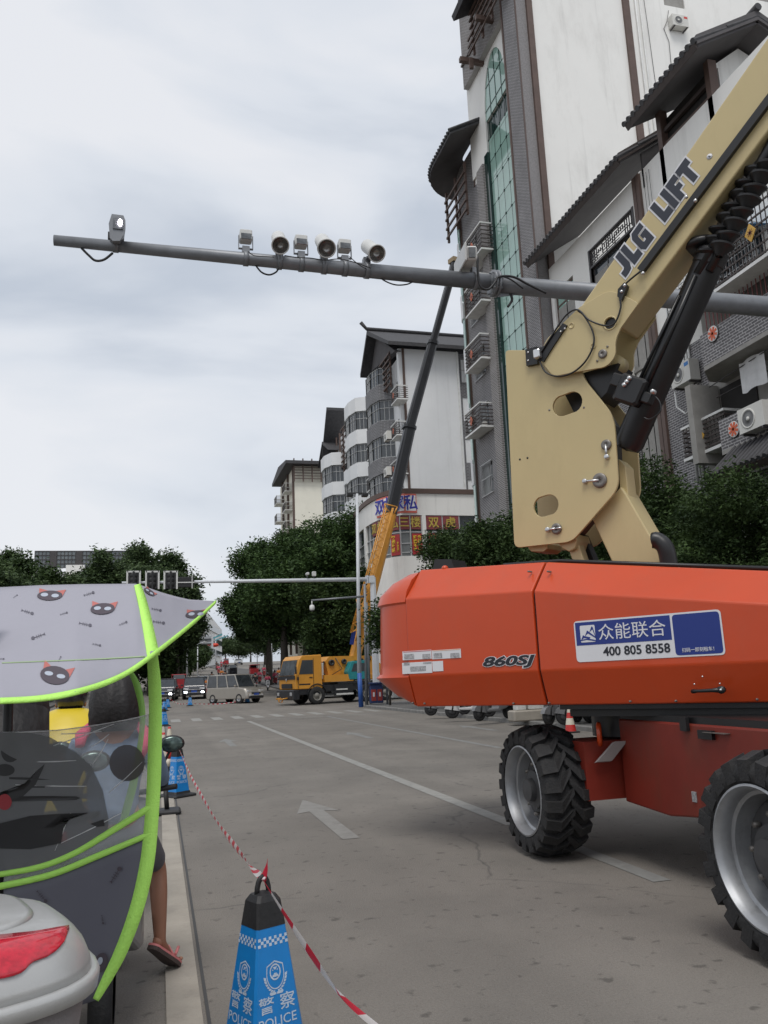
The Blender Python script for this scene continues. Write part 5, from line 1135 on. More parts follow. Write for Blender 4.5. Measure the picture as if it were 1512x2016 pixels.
def block_word(word, s0, width):
    tot = sum(GL[c][0] for c in word)+.10*(len(word)-1); k = (width-.25*hgt*.5)/tot; x = s0
    for c in word:
        w_, pl = GL[c]
        for m, g, d in (('decal_white', .016, .001), ('lift_navy', 0., .004)):
            cx, cy_ = w_/2, .5; pts = []
            area = sum(pl[i][0]*pl[(i+1) % len(pl)][1]-pl[(i+1) % len(pl)][0]*pl[i][1] for i in range(len(pl))); sg = 1 if area > 0 else -1
            P2 = [Vector((x+px_*k, py_*hgt)) for px_, py_ in pl]; n_ = len(P2)
            for i in range(n_):
                e1 = (P2[i]-P2[i-1]).normalized(); e2 = (P2[(i+1) % n_]-P2[i]).normalized(); n1 = Vector((e1.y, -e1.x))*sg; n2 = Vector((e2.y, -e2.x))*sg; nn_ = n1+n2; nn_ = nn_/max(.4, nn_.length_squared/2) if nn_.length > .1 else n1
                q = P2[i]+nn_*g; pts.append((q.x+.22*q.y, q.y))
            plate('letter', [pts], M_[m], lift, on_boom(b0, d), X3, Y3, .002)
        x += (w_+.10)*k
block_word('JLG', -.02, L1+.0); block_word('LIFT', s2-.03, L2)
p = Vector(LS(1397, 308, VB)); b = MB(); b.lathe(on_boom(p, .001), -LN, [(.026, 0), (.026, .001), (0, .001)], 18); o = b.obj('decal', M_['decal_white'], lift, w=True)
fit_text('R', M_['lift_navy'], o, on_boom(p-dd*.008-pp_*.01, .0035), X3, Y3, .02, .016, bold=.01)
# ---- bracket with sensor, cables
b = MB(); b.prism([LP(s, VP-.06, z) for s, z in [LS(x, y, VP-.06) for x, y in ((1034, 688), (1056, 682), (1058, 716), (1036, 720))]], LN*.045); b.prism([LP(s, VP-.10, z) for s, z in [LS(x, y, VP-.1) for x, y in ((1052, 690), (1072, 680), (1108, 636), (1116, 640), (1086, 686), (1070, 712), (1056, 708))]], LN*.03)
br = b.obj('sensor_bracket', M_['lift_black'], lift, w=True)
b = MB(); c = onL(1058, 697, VP-.13); M3 = frameM(c, LU, ZP); b.cbox((0, 0, 0), (.07, .09, .06), .008, 0, M3); b.obj('sensor_box', M_['bolt_steel'], br, w=True)
b = MB()
for px, py in ((1040, 694), (1040, 710), (1104, 653), (1112, 647)): b.lathe(onL(px, py, VP-.105 if px > 1080 else VP-.06), -LN, [(.01, 0), (.01, .008), (0, .01)], 8)
b.obj('bolt', M_['bolt_steel'], br, w=True)
def smooth_pts(ps, n=6):
    out = []
    for i in range(len(ps)-1):
        p0, p1, p2, p3 = ps[max(i-1, 0)], ps[i], ps[i+1], ps[min(i+2, len(ps)-1)]
        for k in range(n): t = k/n; out.append(.5*((2*p1)+(p2-p0)*t+(2*p0-5*p1+4*p2-p3)*t*t+(3*p1-p0-3*p2+p3)*t**3))
    return out+[ps[-1]]
def lcable(pts, v, r=.009, name='cable'):
    b = MB(); b.tube(smooth_pts([onL(x, y, v) for x, y in pts]), r, 6); return b.obj(name, M_['lift_black'], lift, w=True)
lcable([(1062, 710), (1075, 733), (1100, 741), (1130, 732), (1155, 708), (1169, 676), (1166, 650), (1150, 622), (1138, 612)], VB-.05)
lcable([(1064, 695), (1090, 655), (1115, 620), (1138, 610), (1160, 630), (1190, 641), (1210, 636), (1222, 605), (1222, 570), (1262, 533)], VB-.055)
# ---- lift cylinder
VC = VB+WB/2
c0, c1 = onL(1241, 868, VC), onL(1398, 512, VC); dC = (c1-c0).normalized(); k = (onL(1301, 700, VC)-onL(1300, 700, VC)).length; rc = 28*k
b = MB(); b.lathe(c0-dC*.08, dC, [(0, -.02), (rc*.8, 0), (rc, .06), (rc, (c1-c0).length+.02), (rc*1.06, (c1-c0).length+.03), (rc*1.06, (c1-c0).length+.15), (rc*.95, (c1-c0).length+.17), (0, (c1-c0).length+.17)], 24)
cy = b.obj('lift_cylinder', M_['lift_black'], lift, w=True); shade(cy, 35)
b = MB(); b.lathe(c1-dC*.05, dC, [(rc*1.01, 0), (rc*1.03, .004), (rc*1.03, .02), (rc*1.01, .024)], 24, 0); b.obj('band', M_['bolt_steel'], cy, w=True)
b = MB(); b.cyl(c1, c1+dC*1.6, rc*.55, 16); b.obj('piston_rod', M_['pin_steel'], cy, w=True)
b = MB(); pN = -LN*(rc+.02); pS = LU*-.02; b.tube([c0+dC*.5+pN*.95, c1-dC*.2+pN*.95], .022, 8); b.tube([c0+dC*.6+pN*.8-LU*.12+ZP*.0, c1-dC*.35+pN*.8-LU*.09], .016, 8); b.obj('oil_pipe', M_['lift_black'], cy, w=True)
cb = onL(1245, 770, VC-.15); xa = dC; ya = dC.cross(LN).normalized(); M3 = Matrix(((xa.x, ya.x, LN.x, cb.x), (xa.y, ya.y, LN.y, cb.y), (xa.z, ya.z, LN.z, cb.z), (0, 0, 0, 1)))
b = MB(); b.cbox((0, 0, 0), (.26, .26, .18), .02, 0, M3); b.cbox((.05, .17, 0), (.12, .12, .1), .01, 0, M3); b.cbox((-.02, -.17, 0), (.1, .1, .1), .01, 0, M3); vb = b.obj('valve_block', M_['lift_black'], lift, w=True)
for px, py in ((1238, 744), (1228, 757), (1284, 770), (1233, 751)): b = MB(); b.lathe(onL(px, py, VC-.26), -LN, [(.022, -.05), (.022, .0), (.012, .01), (0, .01)], 10); b.obj('fitting', M_['bolt_steel'], vb, w=True)
lcable([(1283, 775), (1298, 790), (1300, 810), (1280, 825), (1268, 822)], VC-.2, .007)
# ---- stack of rubber dishes round the hoses
base = onL(1397, 500, VC-.1); end = onL(1500, 318, VC-.1); dS = (end-base).normalized(); n = 8
for i in range(n):
    for j, off in enumerate((0., .10)):
        c = base + dS*((end-base).length*(i+.5*j)/n) + LU*(off-.02) - LN*.05*(j*2-1) + ZP*-.07*j
        r = .125-.006*(i % 2)-.02*j; b = MB(); ax = (dS*.6+ZP*.5+LN*.1*(1 if (i+j) % 2 else -1)).normalized()
        b.lathe(c, ax, [(.03, -.06), (.055, -.03), (r*.7, .0), (r, .03), (r*1.02, .045), (r*.97, .05), (.06, .052), (.03, .05)], 20); o = b.obj('rubber_dish', M_['lift_black'], lift, w=True); shade(o, 30)
b = MB(); b.tube([base-dS*.2, end+dS*1.2], .05, 10); b.tube([base-dS*.2+LU*.1, end+dS*1.2+LU*.1], .04, 10); b.obj('hose', M_['lift_black'], lift, w=True)
b = MB(); q = onL(1378, 486, VC); b.lathe(q-ZP*.03, (0, 0, 1), [(0, 0), (.15, 0), (.17, .03), (.15, .07), (0, .08)], 20); b.obj('end_cup', M_['lift_black'], lift, w=True)
# ---- lower tower arm, strut, exhaust
VT = .90
def arm(name, px, v, wv_, m='lift_beige', bev=.012, drop=0.):
    b = MB(); b.prism([onL(x, y, v) - ZP*(drop if y > 1100 else 0) for x, y in px], LN*wv_); o = b.obj(name, M_[m], lift, w=True); md = o.modifiers.new('edge', 'BEVEL'); md.width = bev; md.segments = 2; return o
arm('tower_arm', [(1166, 1023), (1222, 958), (1232, 972), (1350, 1122), (1236, 1122)], VT, .34, drop=.3)
arm('arm_lug', [(1217, 903), (1231, 917), (1237, 975), (1221, 975)], VT+.05, .2, bev=.006)
arm('arm_lug', [(1040, 1073), (1078, 1070), (1078, 1080), (1070, 1086), (1046, 1086), (1040, 1080)], VP+.1, .3, bev=.006)
pz = [(1098, 1069), (1108, 1080), (1120, 1086), (1131, 1080), (1136, 1064), (1132, 1050)]; arm('strut_end', pz, VP+.06, .3, bev=.01)
arm('level_strut', [(1118, 1078), (1136, 1062), (1168, 1112), (1148, 1118)], VP+.12, .12, bev=.008, drop=.3)
arm('level_cylinder', [(1138, 1056), (1150, 1052), (1196, 1112), (1176, 1118)], VP+.3, .1, 'lift_black', bev=.008, drop=.3)
b = MB(); e0_, e1_, e2_ = onL(1287, 1063, .72), onL(1305, 1072, .74), onL(1318, 1118, .76); b.tube(smooth_pts([e0_, e0_.lerp(e1_, .6)+ZP*.01, e1_+LU*.02-ZP*.04, e2_, e2_-ZP*.3], 5), .075, 18, caps=False); b.tube([e0_-LU*.004, e0_+LU*.03], .068, 18); o = b.obj('exhaust_pipe', M_['lift_black'], lift, w=True)
# ---- chassis
XC = 3.80
pA, pB, pC = onX(1232, 1578, XC), onX(1318, 1607, XC), onX(1402, 1612, XC)
b = MB(); zt_ = 1.16
plan = [(XC, pA.y), (XC, 4.2), (5.0, 4.2), (5.0, pA.y+.2), (XC+.05, pA.y+.2)]
side = [(pA.y, zt_), (pA.y, pA.z), (pB.y, pB.z), (pC.y, pC.z), (3.4, pC.z), (3.4, zt_)]
b.prism([(XC, y, z) for y, z in side], (1.3, 0, 0)); o = b.obj('chassis', M_['lift_orange_shaded_dirty'], lift, w=True); md = o.modifiers.new('edge', 'BEVEL'); md.width = .015; md.segments = 2
b = MB(); b.box((XC-.32, pA.y+.05, pA.z+.02), (5.4, pA.y+.5, .98)); b.obj('axle_box', M_['lift_orange_shaded_dirty'], lift, w=True)
b = MB(); b.box((XC-.3, 3.6, .5), (5.4, 4.0, .85)); b.obj('axle_box', M_['lift_orange_shaded_dirty'], lift, w=True)
b = MB(); a = onX(1170, 1502, XC-.25); c = onX(1205, 1462, XC-.1); b.prism([a, V(a.x+.14, a.y, a.z), V(c.x+.12, c.y, c.z), c], (0, -.05, .012)); b.obj('step_plate', mat('step_grey', (.35, .33, .32), .5), lift, w=True)
b = MB(); c = onX(1180, 1446, XC-.15); M3 = frameM(c, (.5, .86, 0), (0, 0, 1)); 
b.v = []; 
ring = []
for i in range(21): q = 2*PI*i/20; ring.append(M3 @ V(.055*math.cos(q), .085*math.sin(q), 0))
b.tube(ring, .022, 8, caps=False); b.obj('tie_ring', M_['lift_orange'], lift, w=True)
def chdec(px0, py0, px1, py1, m, d=.01, name='decal'):
    a = onX(px0, py0, XC-d); c = onX(px1, py1, XC-d); b = MB(); b.box((XC-d, min(a.y, c.y), min(a.z, c.z)), (XC-.001, max(a.y, c.y), max(a.z, c.z))); return b.obj(name, M_[m], lift, w=True)
chdec(1336, 1412, 1352, 1440, 'lift_black', .03, 'bracket'); chdec(1372, 1437, 1402, 1457, 'lift_black', .03, 'latch'); chdec(1382, 1441, 1426, 1446, 'pin_steel', .05, 'latch_bar')
chdec(1361, 1558, 1371, 1580, 'decal_grey'); chdec(1380, 1567, 1396, 1580, 'lift_black', .02); chdec(1398, 1566, 1406, 1582, 'decal_grey')
b = MB(); b.lathe((XC+.25, pA.y+.3, 1.0), (0, 0, 1), [(.3, 0), (.3, .2)], 16); b.box((XC+.02, 3.5, zt_), (5.1, pA.y, zt_+.05)); b.obj('top_plate', M_['lift_black'], lift, w=True)
# ---- wheels (axle along x, outer face to -x)
def make_wheel(parent, loc, flip=False):
    wh = part_empty('wheel', parent, loc, (0, 0, PI if flip else 0), w=True); R0, W2 = .505, .205
    b = MB(); prof = [(.37, -W2+.02), (.40, -W2-.005), (.45, -W2-.012), (.485, -W2+.01), (R0, -W2+.05), (R0+.004, 0), (R0, W2-.05), (.485, W2-.01), (.45, W2+.012), (.40, W2+.005), (.37, W2-.02)]
    b.lathe((0, 0, 0), (1, 0, 0), prof, 56); o = b.obj('tyre', M_['rubber'], wh)
    b = MB(); b.lathe((0, 0, 0), (1, 0, 0), [(.375, -W2+.02), (.385, -W2-.004), (.372, -W2-.008), (.362, -W2+.01), (.352, -W2+.03), (.345, -W2+.09), (.325, -W2+.10), (.315, -W2+.16), (.30, -W2+.2)], 56); b.lathe((0, 0, 0), (1, 0, 0), [(.375, W2), (.33, W2-.05), (0, W2-.05)], 32); o = b.obj('rim', M_['rim_silver'], wh); shade(o, 40)
    b = MB(); b.lathe((0, 0, 0), (-1, 0, 0), [(.31, W2-.21), (.28, W2-.17), (.17, W2-.15), (.165, W2-.10), (.10, W2-.09), (.095, W2-.04), (.0, W2-.03)], 32); hb = b.obj('hub', M_['rim_dark'], wh); shade(hb, 40)
    b = MB()
    for i in range(9): q = 2*PI*i/9; b.lathe((-W2+.15, .215*math.cos(q), .215*math.sin(q)), (-1, 0, 0), [(.018, 0), (.018, .035), (0, .037)], 6)
    b.obj('wheel_nut', M_['pin_steel'], wh)
    # tread lug: long bar from the shoulder, bending towards the middle
    n = 21
    def lug(sgn):
        b = MB(); ln = [(sgn*(W2+.012), .0), (sgn*.10, .0), (sgn*-.015, -.115)]; hw = [.043, .040, .026]; R1, R2 = R0-.03, R0+.052; secs = []
        for (x, a0), h in zip(ln, hw):
            q = []
            for r, k in ((R1, 1.15), (R2 if abs(x) < W2 else R2-.045, 1.)):
                for sg in ((-1, 1) if r == R1 else (1, -1)):
                    a = a0/ R0 + sg*h*k/R0; rr = (r-.075 if (abs(x) > W2 and r == R1) else r); q.append(V(x, rr*math.cos(a), rr*math.sin(a)))
            secs.append(q)
        b.loft(secs if sgn < 0 else secs[::-1]); return b
    for sgn in (-1, 1):
        first = None
        for i in range(n):
            a = 2*PI*(i+(.5 if sgn > 0 else 0))/n
            if first is None: first = lug(sgn).obj('tread_lug', M_['rubber'], wh); o = first; md = None
            else: o = linkdata('tread_lug', first.data, wh)
            o.rotation_euler = (a, 0, 0)
    return wh
wh = make_wheel(lift, (3.335, 7.12, .555))
def dup_wheel(loc, flip=False):
    c = part_empty('wheel', lift, loc, (0, 0, PI if flip else 0), w=True)
    for ch in wh.children: k = ch.copy(); COL.objects.link(k); k.parent = c
    return c
dup_wheel((3.335, 4.06, .555)); dup_wheel((5.55, 7.12, .555), True); dup_wheel((5.55, 4.06, .555), True)
# ------------------------------------------------------------------ poles, gantries and what hangs on them
def kpx(p): return (Vector(p)-OEYE).dot(_f)/FPX      # metres per picture pixel at p
mat('pole_grey', (.20, .21, .225), .45, metal=.3, var=.12, scale=6, dirt=.2, dirtcol=(.12, .11, .1)); mat('pole_white', (.62, .64, .67), .45, var=.05, scale=4, dirt=.15)
mat('pole_blue', (.03, .10, .36), .5); mat('device_white', (.60, .60, .58), .45, dirt=.25, dirtcol=(.3, .29, .27), dscale=12); mat('lens_glass', (.10, .105, .11), .08, var=.6, scale=14, spec=.9)
mat('plastic_black', (.014, .014, .015), .5, var=.2)
YG = 10.6
gl0, gl1 = onY(106, 473, YG), onY(962, 556, YG); gr0, gr1 = onY(985, 561, YG), onY(1512, 604, YG)
ga = thing('camera_gantry', 'long grey tapered pole arm across the sky, carrying the row of speed cameras', 'gantry', (gr1.x+2.2, YG, 0))
gd = (gr1-gr0).normalized(); gend = gr0+gd*((gr1.x+2.2-gr0.x)/gd.x)
b = MB(); b.tube([gl0, gl0.lerp(gl1, .5), gl1], [10.5*kpx(gl0), 13*kpx(gl0.lerp(gl1, .5)), 16*kpx(gl1)], 20); arm_o = b.obj('arm', M_['pole_grey'], ga, w=True)
b = MB(); b.tube([gr0-gd*.1, gr1, gend], [17*kpx(gr0), 20*kpx(gr1), 22*kpx(gr1)], 20); b.obj('arm', M_['pole_grey'], ga, w=True)
b = MB(); b.tube([V(gend.x, YG, 0), V(gend.x, YG, gend.z+.6)], [.24, .19], 20); b.lathe((gend.x, YG, 0), (0, 0, 1), [(.4, 0), (.4, .04), (.2, .05)], 20); b.obj('post', M_['pole_grey'], ga, w=True)
b = MB(); fl = gl1.lerp(gr0, .5)
for o_ in (-.03, .03): b.lathe(fl+gd*o_, gd, [(.0, -.015), (.2, -.015), (.2, .015), (0, .015)], 20)
for k in range(8): q = 2*PI*k/8; a_ = gd.orthogonal().normalized(); c_ = gd.cross(a_); b.cyl(fl+(a_*math.cos(q)+c_*math.sin(q))*.165-gd*.07, fl+(a_*math.cos(q)+c_*math.sin(q))*.165+gd*.07, .014, 6)
b.prism([fl+gd*.04+ZP*-.1, fl+gd*.35-ZP*.15, fl+gd*.04-ZP*.21], V(0, .012, 0)); b.obj('flange', M_['pole_grey'], ga, w=True)
def gcable(pts, r=.011, Y=YG-.2): b = MB(); b.tube(smooth_pts([onY(x, y, Y) for x, y in pts]), r, 6); return b.obj('cable', M_['plastic_black'], ga, w=True)
gcable([(160, 488), (175, 503), (188, 513), (205, 511), (222, 498)], .016, YG); gcable([(503, 522), (515, 536), (530, 541), (543, 536), (549, 528)], .012, YG); gcable([(488, 495), (500, 503), (520, 505), (540, 506)], .006); gcable([(735, 520), (748, 546), (775, 560), (800, 560), (816, 553)], .010, YG)
gcable([(560, 503), (585, 507), (610, 508), (640, 512), (668, 510), (700, 517), (730, 528)], .007); gcable([(688, 505), (705, 520), (722, 530)], .006)
gcable([(940, 505), (941, 540), (947, 565), (962, 569), (975, 555), (982, 545), (1010, 545), (1040, 560), (1075, 577)], .018); gcable([(985, 543), (1005, 550), (1030, 568)], .012)
gcable([(1003, 575), (1008, 590), (1000, 604)], .02, YG)
def armz(px): # centre of the arm under a picture column
    t = (onY(px, 460+px*.1, YG).x-gl0.x)/(gl1.x-gl0.x); return gl0.lerp(gl1, t)
def clamp_(parent, c, r):
    b = MB(); b.lathe(c-gd*.035, gd, [(r*1.0, 0), (r*1.12, 0), (r*1.12, .07), (r, .07)], 18); b.bbox(c+ZP*(r+.035), (.1, .1, .09)); b.obj('clamp', M_['pole_grey'], parent, w=True)
def arm_r(px): return (10.5+(px-106)*5.5/856)*kpx(armz(px))
def strobe(px, label):
    c = armz(px); r = arm_r(px); t = thing('strobe_light', label, 'strobe light', c+ZP*r, 0, 'small square strobe lights on the gantry arm'); clamp_(t, c, r)
    w_, h_ = 12*kpx(c), 11*kpx(c); cc = c+ZP*(r+.22)
    b = MB(); b.cbox(cc+V(0, 0, .02), (2*w_, .16, 2*h_), .012); b.obj('housing', M_['device_white'], t, w=True)
    b = MB(); b.cbox(cc+V(0, -.088, -.015), (1.7*w_, .012, 1.1*h_), .003); b.obj('lamp_glass', M_['lens_glass'], t, w=True)
    b = MB()
    for sx in (-1, 1): b.box((cc.x+sx*(w_+.012)-.005, cc.y-.02, cc.z-h_-.08), (cc.x+sx*(w_+.012)+.005, cc.y+.02, cc.z+.03))
    b.box((cc.x-w_-.017, cc.y-.02, cc.z-h_-.09), (cc.x+w_+.017, cc.y+.02, cc.z-h_-.08)); b.cyl(c+ZP*(r+.05), cc-ZP*(h_+.085), .03, 10); b.obj('yoke', M_['pole_grey'], t, w=True); return t
strobe(484, 'small square strobe light, leftmost of the three, right of the lit lamp housing'); strobe(593, 'small square strobe light between the first and second round flash lamps'); strobe(679, 'small square strobe light between the second and third round flash lamps')
def flash(px, lx, ly, bx_, by, rpx, label):
    c = armz(px); r = arm_r(px); t = thing('flash_lamp', label, 'flash lamp', c+ZP*r, 0, 'round flash lamps on the gantry arm'); clamp_(t, c, r)
    f = onY(lx, ly, YG-.28); a = (f-onY(bx_, by, YG+.16)).normalized(); R = rpx*kpx(f); ln = .42
    b = MB(); b.lathe(f, -a, [(R*.99, 0), (R, .03), (R*.82, .06), (R*.8, ln), (R*.7, ln+.03), (0, ln+.035)], 24); o = b.obj('housing', M_['device_white'], t, w=True); shade(o, 35)
    b = MB(); b.lathe(f, -a, [(R*.9, .0), (R*.72, .06), (R*.3, .10), (0, .11)], 24); b.obj('reflector', mat('flash_reflector', (.30, .29, .28), .15, metal=.7, var=.5, scale=9), t, w=True)
    b = MB(); b.lathe(f, a, [(R*1.02, -.02), (R*1.02, .012), (R*.9, .012), (R*.9, 0)], 24); b.obj('front_ring', M_['device_white'], t, w=True)
    b = MB(); q = f-a*.25; b.box((q.x-.03, q.y-.05, c.z+r+.02), (q.x+.03, q.y+.03, q.z-R*.5)); b.box((min(q.x, c.x)-.03, q.y-.04, c.z+r+.02), (max(q.x, c.x)+.03, q.y+.02, c.z+r+.05)); b.obj('bracket', M_['pole_grey'], t, w=True)
flash(550, 552, 483, 546, 462, 17.5, 'round flash lamp pointing ahead, leftmost of the three'); flash(638, 643, 489, 630, 468, 18.5, 'round flash lamp, middle of the three, with a reddish glint'); flash(722, 742, 499, 716, 479, 17.5, 'round flash lamp with a long white barrel angled right')
c = armz(228); r = arm_r(228); t = thing('lamp_camera', 'dark hooded lamp housing with a bright lit LED near the free end of the arm', 'traffic camera', c+ZP*r); clamp_(t, c, r)
fr = [onY(x, y, YG-.3) for x, y in ((220, 421), (243, 424), (247, 434), (243, 462), (236, 474), (222, 474), (216, 468), (214, 440))]
b = MB(); b.loft([fr, [p+V(-.02, .5, .16) for p in fr]]); b.obj('housing', M_['pole_grey'], t, w=True)
b = MB(); q = [onY(x, y, YG-.305) for x, y in ((223, 429), (243, 431), (242, 452), (222, 450))]; b.prism(q, V(0, -.01, 0)); b.obj('lamp_glass', M_['lens_glass'], t, w=True)
b = MB(); b.cyl(c+ZP*r, onY(229, 470, YG-.1), .07, 10); b.box((c.x-.1, c.y-.05, c.z+r), (c.x+.1, c.y+.1, c.z+r+.1)); b.obj('mount', M_['plastic_black'], t, w=True)
b = MB(); q = onY(236.5, 438, YG-.325); b.sphere(q, (.022, .01, .05), 10, 6); b.obj('lit_led', emat('led_white', (1, .92, 1.), 25), t, w=True)
c = armz(935); r = arm_r(935); t = thing('bullet_camera', 'long white box camera seen from below where the arm joins', 'traffic camera', c+ZP*r); clamp_(t, c, r)
q = [onY(911, 541, YG+.35), onY(922, 541, YG+.3), onY(955, 503, YG-.35), onY(926, 497, YG-.35)]
b = MB(); f = onY(938, 496, YG-.5); a = (f-onY(915, 537, YG+.5)); M3 = frameM(f-a*.5, a, (0, 0, 1)); b.cbox((0, 0, .06), (a.length*.95, .2, .16), .02, 0, M3); b.cbox((.05, 0, .16), (a.length, .26, .03), .01, 0, M3); b.obj('housing', M_['device_white'], t, w=True)
b = MB(); b.cbox((a.length*.48, 0, .06), (.02, .15, .1), .005, 0, M3); b.obj('lens_window', M_['lens_glass'], t, w=True)
# far signal gantry
YF2 = 46.
t = thing('signal_gantry', 'white signal pole with a long level arm over the junction, beside the crane truck', 'gantry', onY(742, 1385, YF2))
p0, p1 = onY(742, 1386, YF2), onY(734, 1137, YF2); p0.z = .1
b = MB(); b.tube([p0, p1], [.21, .17], 8, 0, True, False); b.obj('post', M_['pole_white'], t, w=True)
b = MB(); b.sphere(p1, (.14, .14, .16), 12, 8); b.obj('cap', mat('cap_brown', (.25, .15, .08), .6), t, w=True)
a0, a1 = onY(240, 1147.5, YF2), onY(727, 1140.5, YF2); b = MB(); b.tube([a0, a1], [.065, .12], 14); b.obj('arm', M_['pole_white'], t, w=True)
b = MB(); b.bbox(onY(730, 1141, YF2), (.35, .4, .4)); b.bbox(onY(722, 1141, YF2), (.06, .45, .45)); b.obj('flange', M_['pole_white'], t, w=True)
for i, (px, lab) in enumerate(((263, 'traffic signal head seen from behind, first from the left on the far arm'), (300, 'traffic signal head seen from behind, middle of the three on the far arm'), (336, 'traffic signal head seen from behind, third from the left, beside the dark box'))):
    c = onY(px, 1142, YF2-.12); s = thing('traffic_signal', lab, 'traffic light', c, 0, 'signal heads on the far arm'); k = kpx(c)
    b = MB(); b.cbox((0, 0, 0), (25*k, .12, 37*k), .05); b.obj('backboard', M_['plastic_black'], s)
    b = MB()
    for sx in (-1, 1): b.box((sx*12*k-.045, -.09, -18*k), (sx*12*k+.045, .0, 18*k))
    b.box((-12*k, -.09, 18*k-.09), (12*k, 0, 18*k)); b.obj('frame', M_['device_white'], s)
    b = MB(); b.box((-.05, -.14, -19*k), (.05, -.061, 17*k))
    for z in (-9*k, 0, 9*k): b.lathe((0, -.06, z), (0, -1, 0), [(7.5*k, 0), (6*k, .05), (0, .06)], 14)
    b.obj('lamp_housing', M_['plastic_black'], s)
c = onY(366, 1146, YF2-.1); s = thing('signal_box', 'dark horizontal signal box at the left end of the far arm', 'signal box', c); k = kpx(c); b = MB(); b.cbox((0, 0, 0), (31*k, .16, 20*k), .02); b.obj('housing', M_['plastic_black'], s); b = MB(); b.box((-16*k, -.12, -2*k), (16*k, -.081, 0)); b.box((11*k, -.13, -13*k), (12.5*k, -.082, 13*k)); b.obj('bracket', M_['device_white'], s)
for px, lab in ((605, 'small bullet camera on the far arm, left of the pair'), (618, 'small boxy camera on the far arm, right of the pair')):
    c = onY(px, 1137, YF2); s = thing('arm_camera', lab, 'camera', c, 0, 'cameras on the far arm'); b = MB(); b.cbox((0, -.05, .2), (.16, .4, .14) if px < 610 else (.22, .2, .26), .02); b.obj('housing', M_['device_white'], s); b = MB(); b.cyl((0, 0, 0), (0, 0, .16), .03, 8); b.obj('stem', M_['pole_grey'], s)
g0 = onZ(722, 1388, .12)
t = thing('camera_pole', 'slim grey pole with a side arm and a white dome camera', 'camera pole', g0); Yg = g0.y
b = MB(); b.tube([g0, onY(718, 1150, Yg)], [.09, .07], 10); b.obj('post', M_['pole_grey'], t, w=True)
b = MB(); b.tube([onY(718, 1174, Yg), onY(613, 1182, Yg)], [.06, .045], 10); b.obj('arm', M_['pole_grey'], t, w=True)
c = onY(614, 1183, Yg); b = MB(); b.cyl(c, c-ZP*.25, .03, 8); b.lathe(c-ZP*.2, (0, 0, -1), [(.04, 0), (.13, .06), (.14, .22), (.12, .3), (0, .38)], 16, [0, 0, 0, 1]); b.obj('dome_camera', [M_['device_white'], M_['lens_glass']], t, w=True)
g0 = onZ(711, 1388, .12)
t = thing('lamp_post', 'tall slim white lamp post with a blue foot in front of the truck crane', 'lamp post', g0); Yg = g0.y
pb_ = onY(707.5, 1325, Yg)
b = MB(); b.tube([pb_, onY(703, 972, Yg)], [.12, .075], 12); b.obj('post', M_['pole_white'], t, w=True)
b = MB(); b.tube([g0-ZP*.1, pb_], [.135, .122], 12); b.obj('blue_foot', M_['pole_blue'], t, w=True)
tp = onY(703, 972, Yg)
b = MB(); b.box((tp.x-.6, tp.y-.04, tp.z), (tp.x+.6, tp.y+.04, tp.z+.06)); b.obj('crossbar', M_['plastic_black'], t, w=True)
for dx in (-.45, .42): b = MB(); b.cbox((tp.x+dx, tp.y-.1, tp.z-.1), (.36, .3, .2), .03); b.obj('flood_light', M_['plastic_black'], t, w=True)
for px, lab in ((729, 'slim grey pole just left of the white signal post'), (763, 'thin dark grey post right of the litter bin')):
    g0 = onZ(px, 1386, .12); t = thing('slim_pole', lab, 'pole', g0); b = MB(); b.tube([(0, 0, -.1), (0, 0, 5.6 if px < 740 else 3)], .06, 8); b.obj('post', M_['pole_grey'], t)
g0 = onZ(741, 1387, .12); t = thing('litter_bin', 'litter bin with blue top and two red doors at the foot of the signal post', 'litter bin', g0)
b = MB(); b.cbox((0, 0, .55), (.72, .36, .95), .03); b.obj('body', mat('bin_blue', (.03, .05, .14), .5), t)
for x in (-.17, .17): b = MB(); b.cbox((x, -.19, .5), (.27, .02, .6), .008); o = b.obj('door', mat('bin_red', (.35, .05, .04), .5), t); b = MB(); b.box((x-.05, -.206, .42), (x+.05, -.2, .65)); b.obj('badge', M_['decal_white'], o)
b = MB(); b.cbox((0, 0, 1.12), (.85, .5, .1), .03); b.box((-.3, -.15, 1.02), (.3, .15, 1.08)); b.obj('lid', M_['bin_blue'], t)

# ------------------------------------------------------------------ truck crane
mat('crane_yellow', (.60, .27, .03), .4, var=.06, scale=2, coat=.15, dirt=.25, dirtcol=(.2, .09, .02), dscale=1.5); mat('crane_dark', (.018, .019, .022), .4, var=.15); mat('teal_cab', (.02, .22, .24), .2)
g0 = ground_at(625, 1387); HX = V(-math.cos(math.radians(16)), -math.sin(math.radians(16)), 0); HY = V(-HX.y, HX.x, 0)
# HY is the left side of the vehicle and looks at the viewer
root = g0 + HX*1.4 - HY*1.25; root.z = G(root.y)
crane = thing('truck_crane', 'yellow truck crane with its telescopic boom raised behind the poles', 'truck crane', root, math.atan2(HX.y, HX.x))
def cw(x, y, z): return root + HX*x + HY*y + ZP*z
b = MB(); prof = [(0.02, .95), (.06, 1.75), (-.22, 2.75), (-.42, 2.98), (-1.75, 3.02), (-1.8, 1.0), (-1.8, .95)]
b.prism([V(x, 1.24, z) for x, z in prof], V(0, -2.48, 0)); o = b.obj('cab', M_['crane_yellow'], crane); md = o.modifiers.new('e', 'BEVEL'); md.width = .07; md.segments = 3
cabo = o
b = MB(); ws = [V(.065, -1.1, 1.8), V(.065, 1.1, 1.8), V(-.20, 1.05, 2.72), V(-.20, -1.05, 2.72)]; b.prism(ws, V(.02, 0, .006)); b.obj('windscreen', mat('cab_glass', (.09, .10, .11), .08, var=.6, scale=1.5, spec=.8), cabo)
